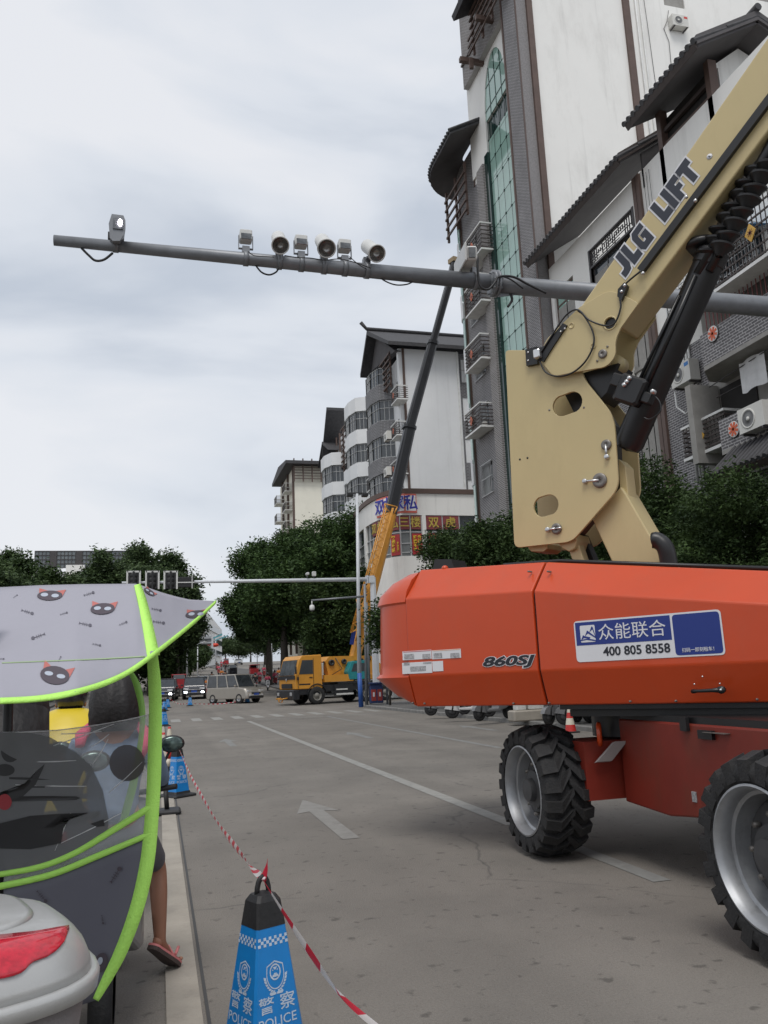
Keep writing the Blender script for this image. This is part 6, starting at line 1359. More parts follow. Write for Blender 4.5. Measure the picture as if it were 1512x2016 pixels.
b = MB(); b.prism([V(-.2, 1.242, 1.85), V(-1.15, 1.242, 1.85), V(-1.15, 1.242, 2.7), V(-.42, 1.242, 2.7)], V(0, .012, 0)); b.obj('door_window', M_['window_glass'], cabo)
b = MB(); b.box((-.02, -1.2, 1.55), (.085, 1.2, 1.78)); b.box((.03, -.75, 1.02), (.09, .75, 1.3)); b.obj('grille', M_['crane_dark'], cabo)
b = MB(); b.prism([V(.092, -.12, 1.62), V(.092, .12, 1.62), V(.092, 0, 1.42)], V(.01, 0, 0)); b.obj('emblem', M_['decal_grey'], cabo)
b = MB(); b.box((-1.2, 1.245, 1.0), (-1.17, 1.252, 2.8)); b.box((-.15, 1.245, 1.0), (-.12, 1.252, 1.8)); b.box((-1.1, 1.246, 1.62), (-.9, 1.27, 1.67)); b.box((-.95, 1.244, 1.2), (-.2, 1.25, 1.28)); b.obj('door_trim', M_['crane_dark'], cabo)
b = MB(); b.tube([(.0, 1.2, 2.3), (.12, 1.45, 2.35), (.14, 1.5, 2.3)], .02, 6); b.cbox((.13, 1.5, 2.1), (.06, .18, .45), .02); b.cbox((-.1, 1.3, 1.6), (.1, .12, .2), .02); b.obj('mirror', M_['plastic_black'], cabo)
b = MB(); b.cbox((.0, 0, .62), (.45, 2.5, .62), .05); b.box((-1.75, -1.2, .62), (-.2, 1.2, .95)); b.obj('bumper', M_['crane_dark'], crane)
for y in (-.95, .95): b = MB(); b.cbox((.235, y, .68), (.03, .3, .2), .01); b.obj('headlight', mat('lamp_clear', (.5, .5, .5), .2, metal=.4), crane)
b = MB(); b.tube([(.25, -.5, .45), (.6, -.45, .4), (.6, .45, .4), (.25, .5, .45)], .04, 6); b.lathe((.5, 0, .3), (0, 1, 0), [(.12, -.12), (.12, .12)], 12); b.obj('tow_hitch', M_['crane_yellow'], crane)
def lorry_wheel(x, y, r=.54):
    w_ = part_empty('wheel', crane, (x, y, r)); sg = 1 if y > 0 else -1
    b = MB(); b.lathe((0, -.15*sg, 0), (0, sg, 0), [(.3, .0), (r-.05, 0), (r, .05), (r, .27), (r-.05, .32), (.3, .3)], 28); b.obj('tyre', M_['rubber'], w_)
    b = MB(); b.lathe((0, -.13*sg, 0), (0, sg, 0), [(.3, .28), (.27, .2), (.16, .19), (.14, .27), (0, .28)], 24); b.obj('rim', mat('lorry_rim', (.2, .19, .17), .6), w_)
for x in (-1.4, -4.9, -6.3):
    for y in (-1.12, 1.12): lorry_wheel(x, y)
b = MB()
for y in (-1.25, 1.25):
    pts = [(-1.4+.66*math.cos(a), .54+.66*math.sin(a)) for a in [PI*k/10 for k in range(11)]]
    for (xa, za), (xb, zb_) in zip(pts[:-1], pts[1:]): b.prism([V(xa, y-.03, za), V(xb, y-.03, zb_), V(xb, y-.03, zb_+.06), V(xa, y-.03, za+.06)], V(0, .08 if y > 0 else -.08, 0))
b.obj('mudguard', M_['crane_dark'], crane)
b = MB(); b.box((-9.5, -1.2, .75), (-1.85, 1.2, 1.15)); b.box((-9.0, -1.25, 1.16), (-2.9, 1.25, 1.3)); b.box((-3.9, 1.21, .45), (-2.6, 1.3, 1.14)); b.obj('chassis', M_['crane_dark'], crane)
b = MB(); b.box((-4.0, -1.2, 1.32), (-1.95, 1.22, 1.75)); b.obj('side_panel', M_['crane_yellow'], crane)
b = MB(); b.box((-3.9, 1.225, .5), (-2.7, 1.36, .6)); b.box((-3.5, 1.305, .8), (-2.7, 1.34, .88)); b.obj('step', M_['device_white'], crane)
b = MB(); b.cbox((-1.95, .9, 2.0), (.16, .16, 1.0), .03); b.obj('exhaust', M_['device_white'], crane)
b = MB(); b.cbox((-4.6, 0, 1.55), (2.4, 2.0, .4), .05); b.prism([V(-2.5, .7, 1.75), V(-2.3, .7, 2.6), V(-2.6, .7, 2.9), V(-5.6, .7, 2.9), V(-6.4, .7, 2.3), V(-6.4, .7, 1.75)], V(0, -1.4, 0)); o = b.obj('turntable', M_['crane_yellow'], crane)
for x, z, r in ((-2.7, 2.5, .2), (-3.6, 2.55, .17), (-4.9, 2.6, .12)): b = MB(); b.lathe((x, .71, z), (0, 1, 0), [(r, 0), (r, .12), (r*.5, .13), (r*.4, .02), (0, .02)], 18); b.obj('drum', M_['crane_dark'], o)
b = MB(); b.tube([(-2.3, .5, 2.6), (-2.1, .6, 2.0), (-2.4, .7, 1.5)], .06, 8); b.tube([(-3.0, .75, 2.8), (-3.4, .85, 2.1), (-2.6, .8, 1.7)], .03, 6); b.obj('hook_block', M_['crane_dark'], crane)
b = MB(); b.prism([V(-5.2, 1.25, 1.4), V(-5.2, 1.25, 2.5), V(-4.9, 1.25, 2.6), V(-3.9, 1.25, 2.55), V(-3.6, 1.25, 1.9), V(-3.7, 1.25, 1.4)], V(0, -.75, 0)); o = b.obj('operator_cab', M_['teal_cab'], crane); md = o.modifiers.new('e', 'BEVEL'); md.width = .04; md.segments = 2
b = MB(); b.prism([V(-4.9, 1.252, 1.9), V(-4.9, 1.252, 2.42), V(-4.05, 1.252, 2.4), V(-3.85, 1.252, 1.9)], V(0, .01, 0)); b.obj('window', M_['window_glass'], o)
# boom in its own plane
YB = root.y+.9
def cb(px, py, Y=YB): return onY(px, py, Y)
def inv(p): return crane_inv @ Vector(p)
crane_inv = (Matrix.Translation(root) @ Matrix.Rotation(math.atan2(HX.y, HX.x), 4, 'Z')).inverted()
def section(name, a, b_, wpx, m, th=None):
    A, B = cb(*a), cb(*b_); d = (B-A).normalized(); n = d.cross(V(0, 1, 0)).normalized(); ra = wpx*kpx(A)/2; rb = wpx*.97*kpx(B)/2; q = MB()
    def ring(p, r): return [inv(p+n*r*sx+V(0, 1, 0)*r*1.1*sy) for sx, sy in ((-.6, -1), (.6, -1), (1, -.6), (1, .6), (.6, 1), (-.6, 1), (-1, .6), (-1, -.6))]
    q.loft([ring(A, ra), ring(B, rb)]); return q.obj(name, m, crane)
section('boom_section', (697, 1300), (772, 1003), 21, M_['crane_yellow'])
section('boom_section', (769, 1012), (806, 845), 22, M_['crane_dark']); section('boom_section', (804, 850), (852, 675), 18, M_['crane_dark']); section('boom_section', (850, 682), (893, 530), 13, M_['crane_dark'])
for (x, y, w_) in ((805, 842, 26), (851, 676, 21)): section('collar', (x, y+3), (x+1, y-3), w_, M_['crane_dark'])
section('tip_head', (890, 545), (896, 516), 17, M_['crane_dark'])
q = MB(); A = cb(896, 516); q.box(tuple(inv(A)-V(.7, .35, .1)), tuple(inv(A)+V(.4, .35, .25))); q.obj('tip_bracket', mat('tip_tan', (.30, .22, .12), .5), crane)
q = MB(); q.tube([inv(cb(882, 540, YB-.1)), inv(cb(792, 870, YB-.3)), inv(cb(760, 1000, YB-.4))], .018, 4); q.tube([inv(cb(912, 530)), inv(cb(915, 566))], .02, 4); q.obj('hoist_rope', M_['crane_dark'], crane)
q = MB(); q.sphere(inv(cb(915, 570)), (.12, .12, .2), 8, 6); q.tube([inv(cb(915, 574)), inv(cb(919, 580)), inv(cb(914, 585))], .05, 6); q.obj('hook', M_['crane_yellow'], crane)
# folded lattice jib beside the boom
A0_, A1_ = (690, 1245), (757, 1000); q = MB(); Yj = YB-.9; n = 14
def jp(t, off, Y): return inv(onY(A0_[0]+(A1_[0]-A0_[0])*t+off, A0_[1]+(A1_[1]-A0_[1])*t, Y))
for off, Y in ((0, Yj), (13, Yj-.1), (3, Yj-.6), (15, Yj-.6)): q.tube([jp(0, off, Y), jp(1, off*1.2, Y)], .045, 5)
for i in range(n):
    t0, t1, tm = i/n, (i+1)/n, (i+.5)/n
    q.tube([jp(t0, 0, Yj), jp(tm, 13, Yj-.1), jp(t1, 0, Yj)], .025, 4, 0, False, False); q.tube([jp(t0, 3, Yj-.6), jp(tm, 15, Yj-.6), jp(t1, 3, Yj-.6)], .025, 4, 0, False, False); q.tube([jp(t0, 0, Yj), jp(t0, 3, Yj-.6)], .022, 4, 0, False, False)
q.obj('lattice_jib', M_['crane_yellow'], crane)
q = MB(); 
for (a_, c_) in (((757, 992), (782, 998)), ((757, 992), (760, 1004)), ((782, 998), (776, 1012))): q.tube([inv(onY(*a_, Yj)), inv(onY(*c_, Yj))], .05, 5)
q.obj('jib_head', M_['crane_yellow'], crane)
q = MB(); q.tube([inv(cb(705, 1215)), inv(cb(726, 1300, YB))], .16, 12); q.tube([inv(cb(715, 1150, YB-.3)), inv(cb(745, 1230))], .12, 10); q.obj('luffing_cylinder', M_['crane_dark'], crane)
q = MB(); a_, c_ = cb(689, 1268, YB-.65), cb(698, 1240, YB-.65); q.prism([inv(cb(x, y, YB-.62)) for x, y in ((688, 1268), (696, 1270), (701, 1243), (693, 1240))], inv(cb(688, 1268, YB-.66))-inv(cb(688, 1268, YB-.62))); q.obj('plate_sign', M_['decal_blue'], crane)
q = MB()
for dx in (0, .5, 1.1): q.tube([inv(cb(702+dx*10, 1180+dx*16, YB-.8)), inv(cb(712+dx*6, 1225, YB-.6)), inv(cb(700, 1262, YB-.5))], .05, 6)
q.obj('hose', M_['crane_yellow'], crane)

# ------------------------------------------------------------------ cars
mat('paint_black', (.012, .013, .017), .18, coat=.8, var=.05); mat('paint_silver', (.36, .335, .295), .32, metal=.5, coat=.4, var=.04, dirt=.15, dirtcol=(.2, .18, .15)); mat('paint_blue', (.17, .24, .29), .3, coat=.5)
mat('car_glass', (.03, .035, .04), .06, var=.4, spec=.8); mat('chrome', (.6, .6, .6), .15, metal=1.); emat('beam_white', (.9, .93, 1.), 9); mat('plate_blue', (.02, .07, .35), .5)
mat('paint_white', (.6, .6, .6), .3, coat=.4); mat('paint_red', (.32, .02, .025), .35, coat=.3)
def make_car(name, label, cat, loc, heading, Lc, Wc, Hc, paint, nose=.95, ws=1.75, belt=1.0, rear=.25, roofr=.6, lights=False, van=False, group=None):
    """x forward from the centre; nose = hood height, ws = where the windscreen foot lies behind the nose"""
    t = thing(name, label, cat, loc, heading, group); h = Lc/2; W = Wc/2
    b = MB(); pr = [(h-.02, .28), (h, .5), (h-.06, .72), (h-.25, nose-.05), (h-ws, belt), (-h+.1, belt+.02), (-h+.02, .8), (-h, .5), (-h+.05, .28)]
    secs = []
    for y, k in ((-W, .93), (-W+.10, .985), (-W+.3, 1), (W-.3, 1), (W-.10, .985), (W, .93)): secs.append([V(x*k, y, .28+(z-.28)*(k*.5+.5)) for x, z in pr])
    b.loft(secs); o = b.obj('body', M_[paint], t); shade(o, 35)
    md = o.modifiers.new('e', 'BEVEL'); md.width = .04; md.segments = 2; md.limit_method = 'ANGLE'
    rw = W-.16; xf0, xf1 = h-ws+.02, h-ws-(.42 if van else .75); xb0, xb1 = -h+.12, -h+(.2 if van else roofr)
    lo = [(xf0, -W+.07), (xf0, W-.07), (xb0, W-.07), (xb0, -W+.07)]; hi = [(xf1, -rw), (xf1, rw), (xb1, rw), (xb1, -rw)]
    g = MB(); g.loft([[V(x, y, belt-.02) for x, y in lo], [V(x, y, Hc-.06) for x, y in hi]]); gh = g.obj('windows', M_['car_glass'], t); md = gh.modifiers.new('e', 'BEVEL'); md.width = .06; md.segments = 3
    r = MB(); r.loft([[V(x*1.0, y, Hc-.07) for x, y in hi], [V(x*.94, y*.93, Hc) for x, y in hi]]); ro_ = r.obj('roof', M_[paint], t); md = ro_.modifiers.new('e', 'BEVEL'); md.width = .05; md.segments = 3
    p = MB(); cols = [0, .33, .66, 1.] if van else [0, .42, .78, 1.]
    for sy in (-1, 1):
        for c in cols:
            xa, xb_ = xf0+(xb0-xf0)*c, xf1+(xb1-xf1)*c; q = [V(xa+.05, sy*(W-.06), belt-.02), V(xa-.05, sy*(W-.06), belt-.02), V(xb_-.05, sy*(rw+.012), Hc-.06), V(xb_+.05, sy*(rw+.012), Hc-.06)]
            p.prism(q, V(0, sy*.012, 0))
    p.obj('pillar', M_[paint], t)
    for x in (h-.85, -h+.8):
        for sy in (-1, 1):
            w_ = part_empty('wheel', t, (x, sy*(W-.12), .32)); b = MB(); b.lathe((0, -.1*sy, 0), (0, sy, 0), [(.2, 0), (.30, 0), (.325, .03), (.325, .19), (.30, .225), (.2, .225)], 24); b.obj('tyre', M_['rubber'], w_)
            b = MB(); b.lathe((0, -.1*sy, 0), (0, sy, 0), [(.205, .215), (.19, .20), (.06, .21), (.05, .225), (0, .226)], 16); b.obj('rim', M_['rim_silver'], w_)
            b = MB(); b.lathe((x, sy*(W-.03), .34), (0, sy, 0), [(.375, -.12), (.375, .022), (.33, .022), (.33, -.12)], 24); b.obj('wheel_arch', M_['plastic_black'], t)
    b = MB(); b.cbox((h-.10, 0, .62), (.16, Wc*.5, .22), .02); b.cbox((h-.06, 0, .38), (.16, Wc*.8, .16), .02); gr = b.obj('grille', M_['plastic_black'], t)
    b = MB(); b.box((h-.03, -Wc*.25, .69), (h+.0, Wc*.25, .72)); b.box((h-.01, -Wc*.3, .47), (h+.03, Wc*.3, .5)); b.obj('trim', M_['chrome'], gr)
    b = MB(); b.box((h-.0, -.22, .50), (h+.03, .22, .64)); b.obj('number_plate', M_['plate_blue'], t)
    for sy in (-1, 1):
        b = MB(); b.cbox((h-.16, sy*(W-.3), .78), (.2, .42, .15), .03); b.obj('headlight', M_['lamp_clear'], t)
        b = MB(); b.cbox((h-.04, sy*(W-.28), .5), (.1, .24, .15), .03); b.obj('fog_light', M_['beam_white'] if lights else M_['lamp_clear'], t)
        b = MB(); b.cbox((xf0-.2, sy*(W+.08), belt+.08), (.1, .18, .13), .03); b.obj('wing_mirror', M_[paint], t)
        b = MB(); b.cbox((-h+.05, sy*(W-.2), .85), (.06, .2, .25), .02); b.obj('tail_light', mat('tail_red', (.3, .01, .01), .3), t)
    return t
def at_depth(px, Y, dz=0.): q = onY(px, 1350, Y); return V(q.x, Y, G(Y)+dz)
SUVY = 71.
q = at_depth(383, SUVY); make_car('parked_car', 'black people carrier with lit fog lamps facing us, right of the other black car', 'car', q, math.radians(-93), 4.7, 1.85, 1.72, 'paint_black', lights=True)
q = at_depth(324, SUVY-1.5); make_car('parked_car', 'black car with one fog lamp glowing, next to the green canopy edge', 'car', q, math.radians(-96), 4.6, 1.85, 1.7, 'paint_black', lights=True)
q = at_depth(404, SUVY+13); make_car('parked_car', 'pale blue hatchback half hidden behind the black people carrier', 'car', q, math.radians(-95), 4.2, 1.75, 1.5, 'paint_blue')
q = at_depth(462, 60.); make_car('van', 'dusty silver minivan turning across the junction', 'van', q, math.radians(-52), 4.3, 1.68, 1.95, 'paint_silver', nose=1.02, ws=.95, belt=1.08, van=True)
q = at_depth(470, 215.); make_car('far_car', 'tiny white car at the crest of the far road', 'car', q, math.radians(-90), 4.4, 1.8, 1.5, 'paint_white')
# cargo tricycles
def trike(label, px, Y, head, red, s=1.):
    t = thing('cargo_tricycle', label, 'tricycle', at_depth(px, Y), head, 'motor tricycles on the far road')
    b = MB(); b.cbox((-.6, 0, 1.0), (1.7, 1.25, .7), .05); b.obj('cargo_box', M_[red], t)
    b = MB(); b.cbox((-.5, 0, 1.85), (2.0, 1.3, .1), .04)
    for x in (-1.3, .3):
        for y in (-.58, .58): b.cyl((x, y, 1.3), (x, y, 1.85), .03, 6)
    b.obj('roof', M_[red], t)
    b = MB(); b.cbox((.75, 0, 1.1), (.12, 1.0, .9), .04); b.cbox((.8, 0, .9), (.1, .3, .3), .03); b.obj('front_shield', M_[red], t)
    b = MB(); b.prism([V(.8, -.48, 1.5), V(.8, .48, 1.5), V(.5, .45, 1.85), V(.5, -.45, 1.85)], V(.02, 0, 0)); b.obj('windscreen', M_['car_glass'], t)
    for x, y in ((1.0, 0), (-.8, .55), (-.8, -.55)): b = MB(); b.lathe((x, y-.06, .28), (0, 1, 0), [(.12, 0), (.28, .0), (.28, .12), (.12, .12)], 16); b.obj('wheel', M_['rubber'], t)
    return t
trike('red cargo tricycle with a tin roof, right of the minivan roof', 500, 115., math.radians(90), 'paint_red'); trike('dark three-wheeled taxi coming down the far road', 458, 118., math.radians(-90), 'paint_black'); trike('red goods tricycle behind the left black car', 352, 76., math.radians(-90), 'paint_red')
trike('red canopied tricycle beside the far crest of the road', 445, 190., math.radians(-90), 'paint_red')
# overhead road sign and small lantern masts far up the street
q = at_depth(396, 130.); t = thing('road_sign', 'grey back of a large overhead road sign far up the street', 'road sign', q)
b = MB(); c0_, c1_ = onY(378, 1270, 130.), onY(416, 1253, 130.); b.box((c0_.x, 129.9, c0_.z), (c1_.x, 130.05, c1_.z)); b.obj('board', mat('sign_back', (.22, .23, .24), .6), t, w=True)
b = MB(); 
for f in (.2, .8): z = c0_.z+(c1_.z-c0_.z)*f; b.box((c0_.x-2, 129.7, z-.05), (c1_.x+.3, 129.88, z+.05))
b.box((c1_.x+.0, 129.6, c0_.z-.3), (c1_.x+.25, 129.9, c1_.z+.3)); b.obj('rail', M_['pole_white'], t, w=True)
b = MB(); b.tube([(c0_.x-2.2, 129.8, G(130)), (c0_.x-2.2, 129.8, c1_.z+.5)], .15, 8); b.obj('post', M_['pole_white'], t, w=True)
for px, Y, h_ in ((368, 105, 9.), (389, 120, 5.), (425, 170, 7), (507, 150, 7.), (536, 120, 5.)):
    q = at_depth(px, Y); t = thing('far_lamp_post', {368: 'pale street lamp post in front of the far left trees, tallest of them', 389: 'short pale post among the parked scooters far left', 425: 'thin post near the far crest, left of the road', 507: 'thin post near the far crest, right of the road', 536: 'pale tree guard post right of the far riders'}[px], 'lamp post', q); b = MB(); b.tube([(0, 0, -.2), (0, 0, h_)], [.1, .06], 8); b.tube([(0, 0, h_-.1), (.9, 0, h_+.2)], .05, 6); b.obj('post', M_['pole_white'], t)
    b = MB(); b.cbox((1.0, 0, h_+.2), (.5, .2, .1), .03); b.obj('lantern', M_['device_white'], t)
q = at_depth(424, 150.); t = thing('festival_lantern', 'red lanterns with blue banners hung over the far road', 'lantern', V(q.x, q.y, onY(424, 1270, 150).z)); b = MB(); b.sphere((0, 0, 0), (.6, .5, .35), 10, 6); b.sphere((-1.0, 0, .3), (.5, .5, .4), 10, 6); b.obj('lantern_body', mat('lantern_red', (.6, .05, .02), .5), t)
b = MB(); b.prism([V(-1, -.05, 1.1), V(1.2, -.05, 2.0), V(1.2, -.05, 1.7), V(-1, -.05, .8)], V(0, .05, 0)); b.prism([V(0, -.25, .9), V(2.2, -.25, 1.7), V(2.2, -.25, 1.5), V(0, -.25, .7)], V(0, .05, 0)); b.obj('banner', mat('banner_cyan', (.1, .35, .4), .6), t)
# ------------------------------------------------------------------ traffic cones and tape
mat('cone_blue', (.005, .20, .55), .35, var=.06, scale=8, dirt=.25, dirtcol=(.03, .07, .16), dscale=7); mat('cone_print', (.48, .56, .66), .45, var=.15, scale=30, dirt=.5, dirtcol=(.1, .25, .48), dscale=25); mat('cone_black', (.014, .014, .015), .6, var=.25, bump=.15, bscale=40, dirt=.3, dirtcol=(.06, .055, .05), dscale=9)
mat('cone_red', (.48, .025, .02), .5, dirt=.3, dirtcol=(.2, .05, .04), dscale=9); mat('cone_cream', (.60, .55, .45), .5, dirt=.4, dirtcol=(.25, .22, .18), dscale=9)
def chsq(h, z, c=.22): k = h*c; return [V(x, y, z) for x, y in ((-h+k, -h), (h-k, -h), (h, -h+k), (h, h-k), (h-k, h), (-h+k, h), (-h, h-k), (-h, -h+k))]
def police_cone():
    t = thing('police_cone', 'x', 'traffic cone', (0, 0, 0))
    b = MB(); b.loft([chsq(.21, 0, .15), chsq(.215, .02, .15), chsq(.205, .035, .15), chsq(.15, .05, .15), chsq(.14, .08, .15)]); b.obj('base', M_['cone_black'], t)
    b = MB(); b.loft([chsq(.132, .08, .1), chsq(.0705, .57, .1)]); b.obj('blue_sleeve', M_['cone_blue'], t)
    b = MB(); b.loft([chsq(.0725, .565, .12), chsq(.060, .665, .2), chsq(.045, .69, .3), chsq(.012, .70, .3)]); b.obj('top', M_['cone_black'], t)
    b = MB(); b.tube([(.03*math.cos(PI*k/8)*1., 0, .685+.072*math.sin(PI*k/8)) for k in range(9)], .0095, 8, flat=1.4); b.obj('carry_loop', M_['cone_black'], t)
    sl = (.132-.0705)/.49
    for f in range(4):
        R3 = Matrix.Rotation(f*PI/2, 4, 'Z'); X = R3 @ V(1, 0, 0); nrm = (R3 @ V(0, -1, sl)).normalized(); Y = nrm.cross(X)
        def at(x, z): h = .132-(z-.08)*sl; return R3 @ V(x, -h-.0012, z)
        q = MB()
        for r in range(3):
            z = .495+r*.012; hw = .132-(z-.08)*sl; n = 11; d = 2*hw*.92/n
            for k in range(n):
                if (k+r) % 2 == 0: p = at(-hw*.92+k*d, z); q.add([p, p+X*d, p+X*d+Y*.012, p+Y*.012], [(0, 1, 2, 3)])
        c = at(0, .372)
        def ringp(r0, r1, a0, a1, n, sx=1., sy=1., cy=0., cx=0.):
            for k in range(n):
                a, e = a0+(a1-a0)*k/n, a0+(a1-a0)*(k+1)/n
                q.add([c+X*(cx+sx*r*math.cos(w_))+Y*(cy+sy*r*math.sin(w_)) for r, w_ in ((r0, a), (r1, a), (r1, e), (r0, e))], [(0, 1, 2, 3)])
        ringp(.024, .030, 0, 2*PI, 22, .9, 1.05, .022)
        for x, y, r in ((0, .036, .006), (-.011, .03, .003), (.011, .03, .003), (-.007, .039, .003), (.007, .039, .003)): ringp(0, r, 0, 2*PI, 6, cy=y, cx=x)
        q.add([c+X*x+Y*y for x, y in ((-.016, .003), (.016, .003), (.013, .012), (.007, .013), (.007, .018), (-.007, .018), (-.007, .013), (-.013, .012))], [tuple(range(8))])
        ringp(.040, .0435, PI*.98, 2.02*PI, 16, 1., 1.35, .015)
        q.add([c+X*x+Y*y for x, y in ((-.0435, .015), (-.040, .015), (-.036, .045), (0, .060), (.036, .045), (.040, .015), (.0435, .015), (.040, .049), (0, .066), (-.040, .049))], [(0, 1, 2, 9), (2, 3, 8, 9), (3, 4, 7, 8), (4, 5, 6, 7)])
        for i in range(7):
            for sg in (-1, 1):
                a = PI*1.5+sg*(.12+.19*i); bx, by = .047*math.cos(a), .015+.062*math.sin(a); da = a+sg*.9; dx, dy = math.cos(da)*.016, math.sin(da)*.022+.004; nx, ny = -dy*.3, dx*.3
                q.add([c+X*(bx+x)+Y*(by+y) for x, y in ((0, 0), (dx*.5+nx, dy*.5+ny), (dx, dy), (dx*.5-nx, dy*.5-ny))], [(0, 1, 2, 3)])
        for sg in (-1, 1): q.add([c+X*sg*x+Y*y for x, y in ((.002, -.054), (.03, -.050), (.034, -.056), (.028, -.063), (.002, -.062))], [(0, 1, 2, 3, 4) if sg > 0 else (4, 3, 2, 1, 0)])
        q.obj('printed_badge', M_['cone_print'], t)
        hw = .132-(.25-.08)*sl
        for ch, x in (('警', -hw*.80), ('察', hw*.12)): fit_text(ch, M_['cone_print'], t, at(x, .248), X, Y, .062, hw*.66, bold=.008, ext=.0002)
        hw = .132-(.195-.08)*sl; fit_text('POLICE', M_['cone_print'], t, at(-hw*.8, .195), X, Y, .036, hw*1.55, bold=.004, ext=.0002)
    return t
pc = police_cone()
tipn = onZ(517, 1726, .757); 
cone_spots = [((tipn.x, tipn.y), math.radians(24), 'blue police cone in the foreground with barrier tape knotted to its loop'),
    ((.274, 13.05), math.radians(38), 'blue police cone beside the scooter mirror with the tape end tied on')]
for (px, py), rz, lab in (((330, 1394), .3, 'police cone with red ribbon, rear one of the far pair by the canopy edge'), ((324, 1400), .8, 'police cone with red ribbon, front one of the far pair by the canopy edge'), ((322.5, 1430), .5, 'police cone behind the red and white cones, close to the green piping'), ((374, 1390), .2, 'police cone standing alone before the black people carrier'), ((487, 1384), .4, 'police cone standing in front of the silver minivan'), ((317, 1410), .1, 'police cone half hidden by the green piping at the far left')):
    p = ground_at(px, py); cone_spots.append(((p.x, p.y), rz, lab))
for i, ((x, y), rz, lab) in enumerate(cone_spots):
    o = pc if i == 0 else dup(pc); o.location = (x, y, G(y)); o.rotation_euler = (0, 0, rz); o['label'] = lab; o['group'] = 'blue police cones'
def rw_cone(x, y, lab, s=1.):
    t = thing('traffic_cone', lab, 'traffic cone', (x, y, G(y)), 0, 'red and white cones'); b = MB(); b.cbox((0, 0, .02), (.36*s, .36*s, .04), .015); b.obj('base', M_['cone_black'], t)
    b = MB(); b.lathe((0, 0, 0), (0, 0, 1), [(.14*s, .04), (.115*s, .2), (.085*s, .36), (.06*s, .5), (.035*s, .66), (.03*s, .70), (0, .70)], 20, [0, 1, 0, 1, 0, 0]); b.obj('body', [M_['cone_red'], M_['cone_cream']], t); return t
rw_cone(.24, 19.4, 'red and cream cone just behind the scooter mirror'); rw_cone(.10, 17.2, 'red and cream cone squeezed against the green piping')
q = onZ(1131, 1442, .0); c3 = rw_cone(q.x, q.y, 'red and cream cone at the kerb seen under the orange machine')
c3.location = (q.x-.1, q.y, 0)
t = thing('striped_post', 'leaning post in red, cream and black bands beside the nearer far police cone', 'marker post', (.12, 11.4, 0)); a, c = onY(326, 1553, 11.4), onY(333, 1479, 11.4)
for k in range(5): b = MB(); b.tube([a.lerp(c, k/5.), a.lerp(c, (k+1)/5.)], .03, 10); b.obj('band', M_[('cone_black', 'cone_cream', 'cone_black', 'cone_cream', 'cone_red')[k]], t, w=True)
b = MB(); b.cbox((.12, 11.4, .03), (.34, .34, .06), .02); b.tube([(.12, 11.4, .05), a], .03, 8); b.obj('base', M_['cone_black'], t, w=True)
# barrier tape as a twisting ribbon
stripemat('tape_stripes', ((.62, .03, .06), (.72, .70, .69)), .30)
def ribbon(name, pts, width, twist, m, parent=None, **kw):
    pts = smooth_pts([Vector(p) for p in pts], 14); b = MB(); uv = []; L_ = 0; n = len(pts)
    for i, p in enumerate(pts):
        if i: L_ += (p-pts[i-1]).length
        d = (pts[min(i+1, n-1)]-pts[max(0, i-1)]).normalized(); a = d.cross(ZP).normalized(); c_ = a.cross(d); th = twist(i/(n-1.)); w_ = width(i/(n-1.)) if callable(width) else width
        e = a*math.cos(th)+c_*math.sin(th); f = d.cross(e)*.0
        b.v += [tuple(p-e*w_/2), tuple(p+d.cross(e)*w_*.18), tuple(p+e*w_/2)]; uv += [(L_, 0), (L_, .5), (L_, 1)]
    for i in range(n-1):
        for k in range(2): b.f.append((i*3+k, i*3+k+1, i*3+k+4, i*3+k+3)); b.m.append(0); b.sm.append(True)
    b.uv = uv; return b.obj(name, m, parent, w=True, **kw)
T0 = V(.274, 13.05, .745); T1 = V(tipn.x, tipn.y, .75); mid = [T0.lerp(T1, f)-ZP*(.30*4*f*(1-f))*.0 for f in (0, 1)]
def onYl(px, py, f): y = T0.y+(T1.y-T0.y)*f; return onY(px, py, y)
tp_pts = [T0, onYl(372, 1520, .30), onYl(400, 1572, .5), onYl(430, 1622, .66), onYl(470, 1675, .83), onYl(497, 1708, .94), T1]
ribbon('barrier_tape', tp_pts, lambda f: .022+.018*math.sin(PI*f)+.006*math.sin(23*f), lambda f: .5+1.4*math.sin(4.*f)+.5*math.sin(11*f), MATS['tape_stripes'], label='red and white barrier tape running between the two nearest police cones', cat='barrier tape', group='barrier tape')
e1 = V(1.05, 2.35, .80); q = ray(735, 2016); e1 = OEYE + q*(2.6/q.dot(_f)); e2 = e1+(e1-T1)*.8; e2.z = max(.55, e2.z)
m1 = onY(585, 1838, T1.y+(e1.y-T1.y)*.42); m2 = onY(655, 1935, T1.y+(e1.y-T1.y)*.72)
ribbon('barrier_tape', [T1, m1, m2, e1, e2], lambda f: .014+.044*min(1, f*2.5), lambda f: .9+.5*math.sin(6*f), MATS['tape_stripes'], label='red and white barrier tape leading from the foreground cone to the lower edge', cat='barrier tape', group='barrier tape')
tl = onY(527, 1690, T1.y-.02); ribbon('tape_tail', [T1-ZP*.01, T1.lerp(tl, .5)+V(.005, 0, .0), tl], lambda f: .026*(1-f)+.004, lambda f: 1.2+f*.8, MATS['tape_stripes'], label='loose pointed tape end sticking up from the foreground cone', cat='barrier tape', group='barrier tape')
b = MB(); b.sphere(T1, (.012, .012, .010), 10, 6); b.tube([T1+V(-.01, 0, -.006), T1+V(.004, -.012, 0), T1+V(.012, 0, .006)], .006, 6); b.obj('tape_knot', mat('tape_pale', (.65, .55, .56), .5), w=True, label='crumpled tape knot on the loop of the foreground cone', cat='barrier tape')
pts = [V(p[0][0], p[0][1], G(p[0][1])+.66) for p in cone_spots[2:3]+cone_spots[5:7]]
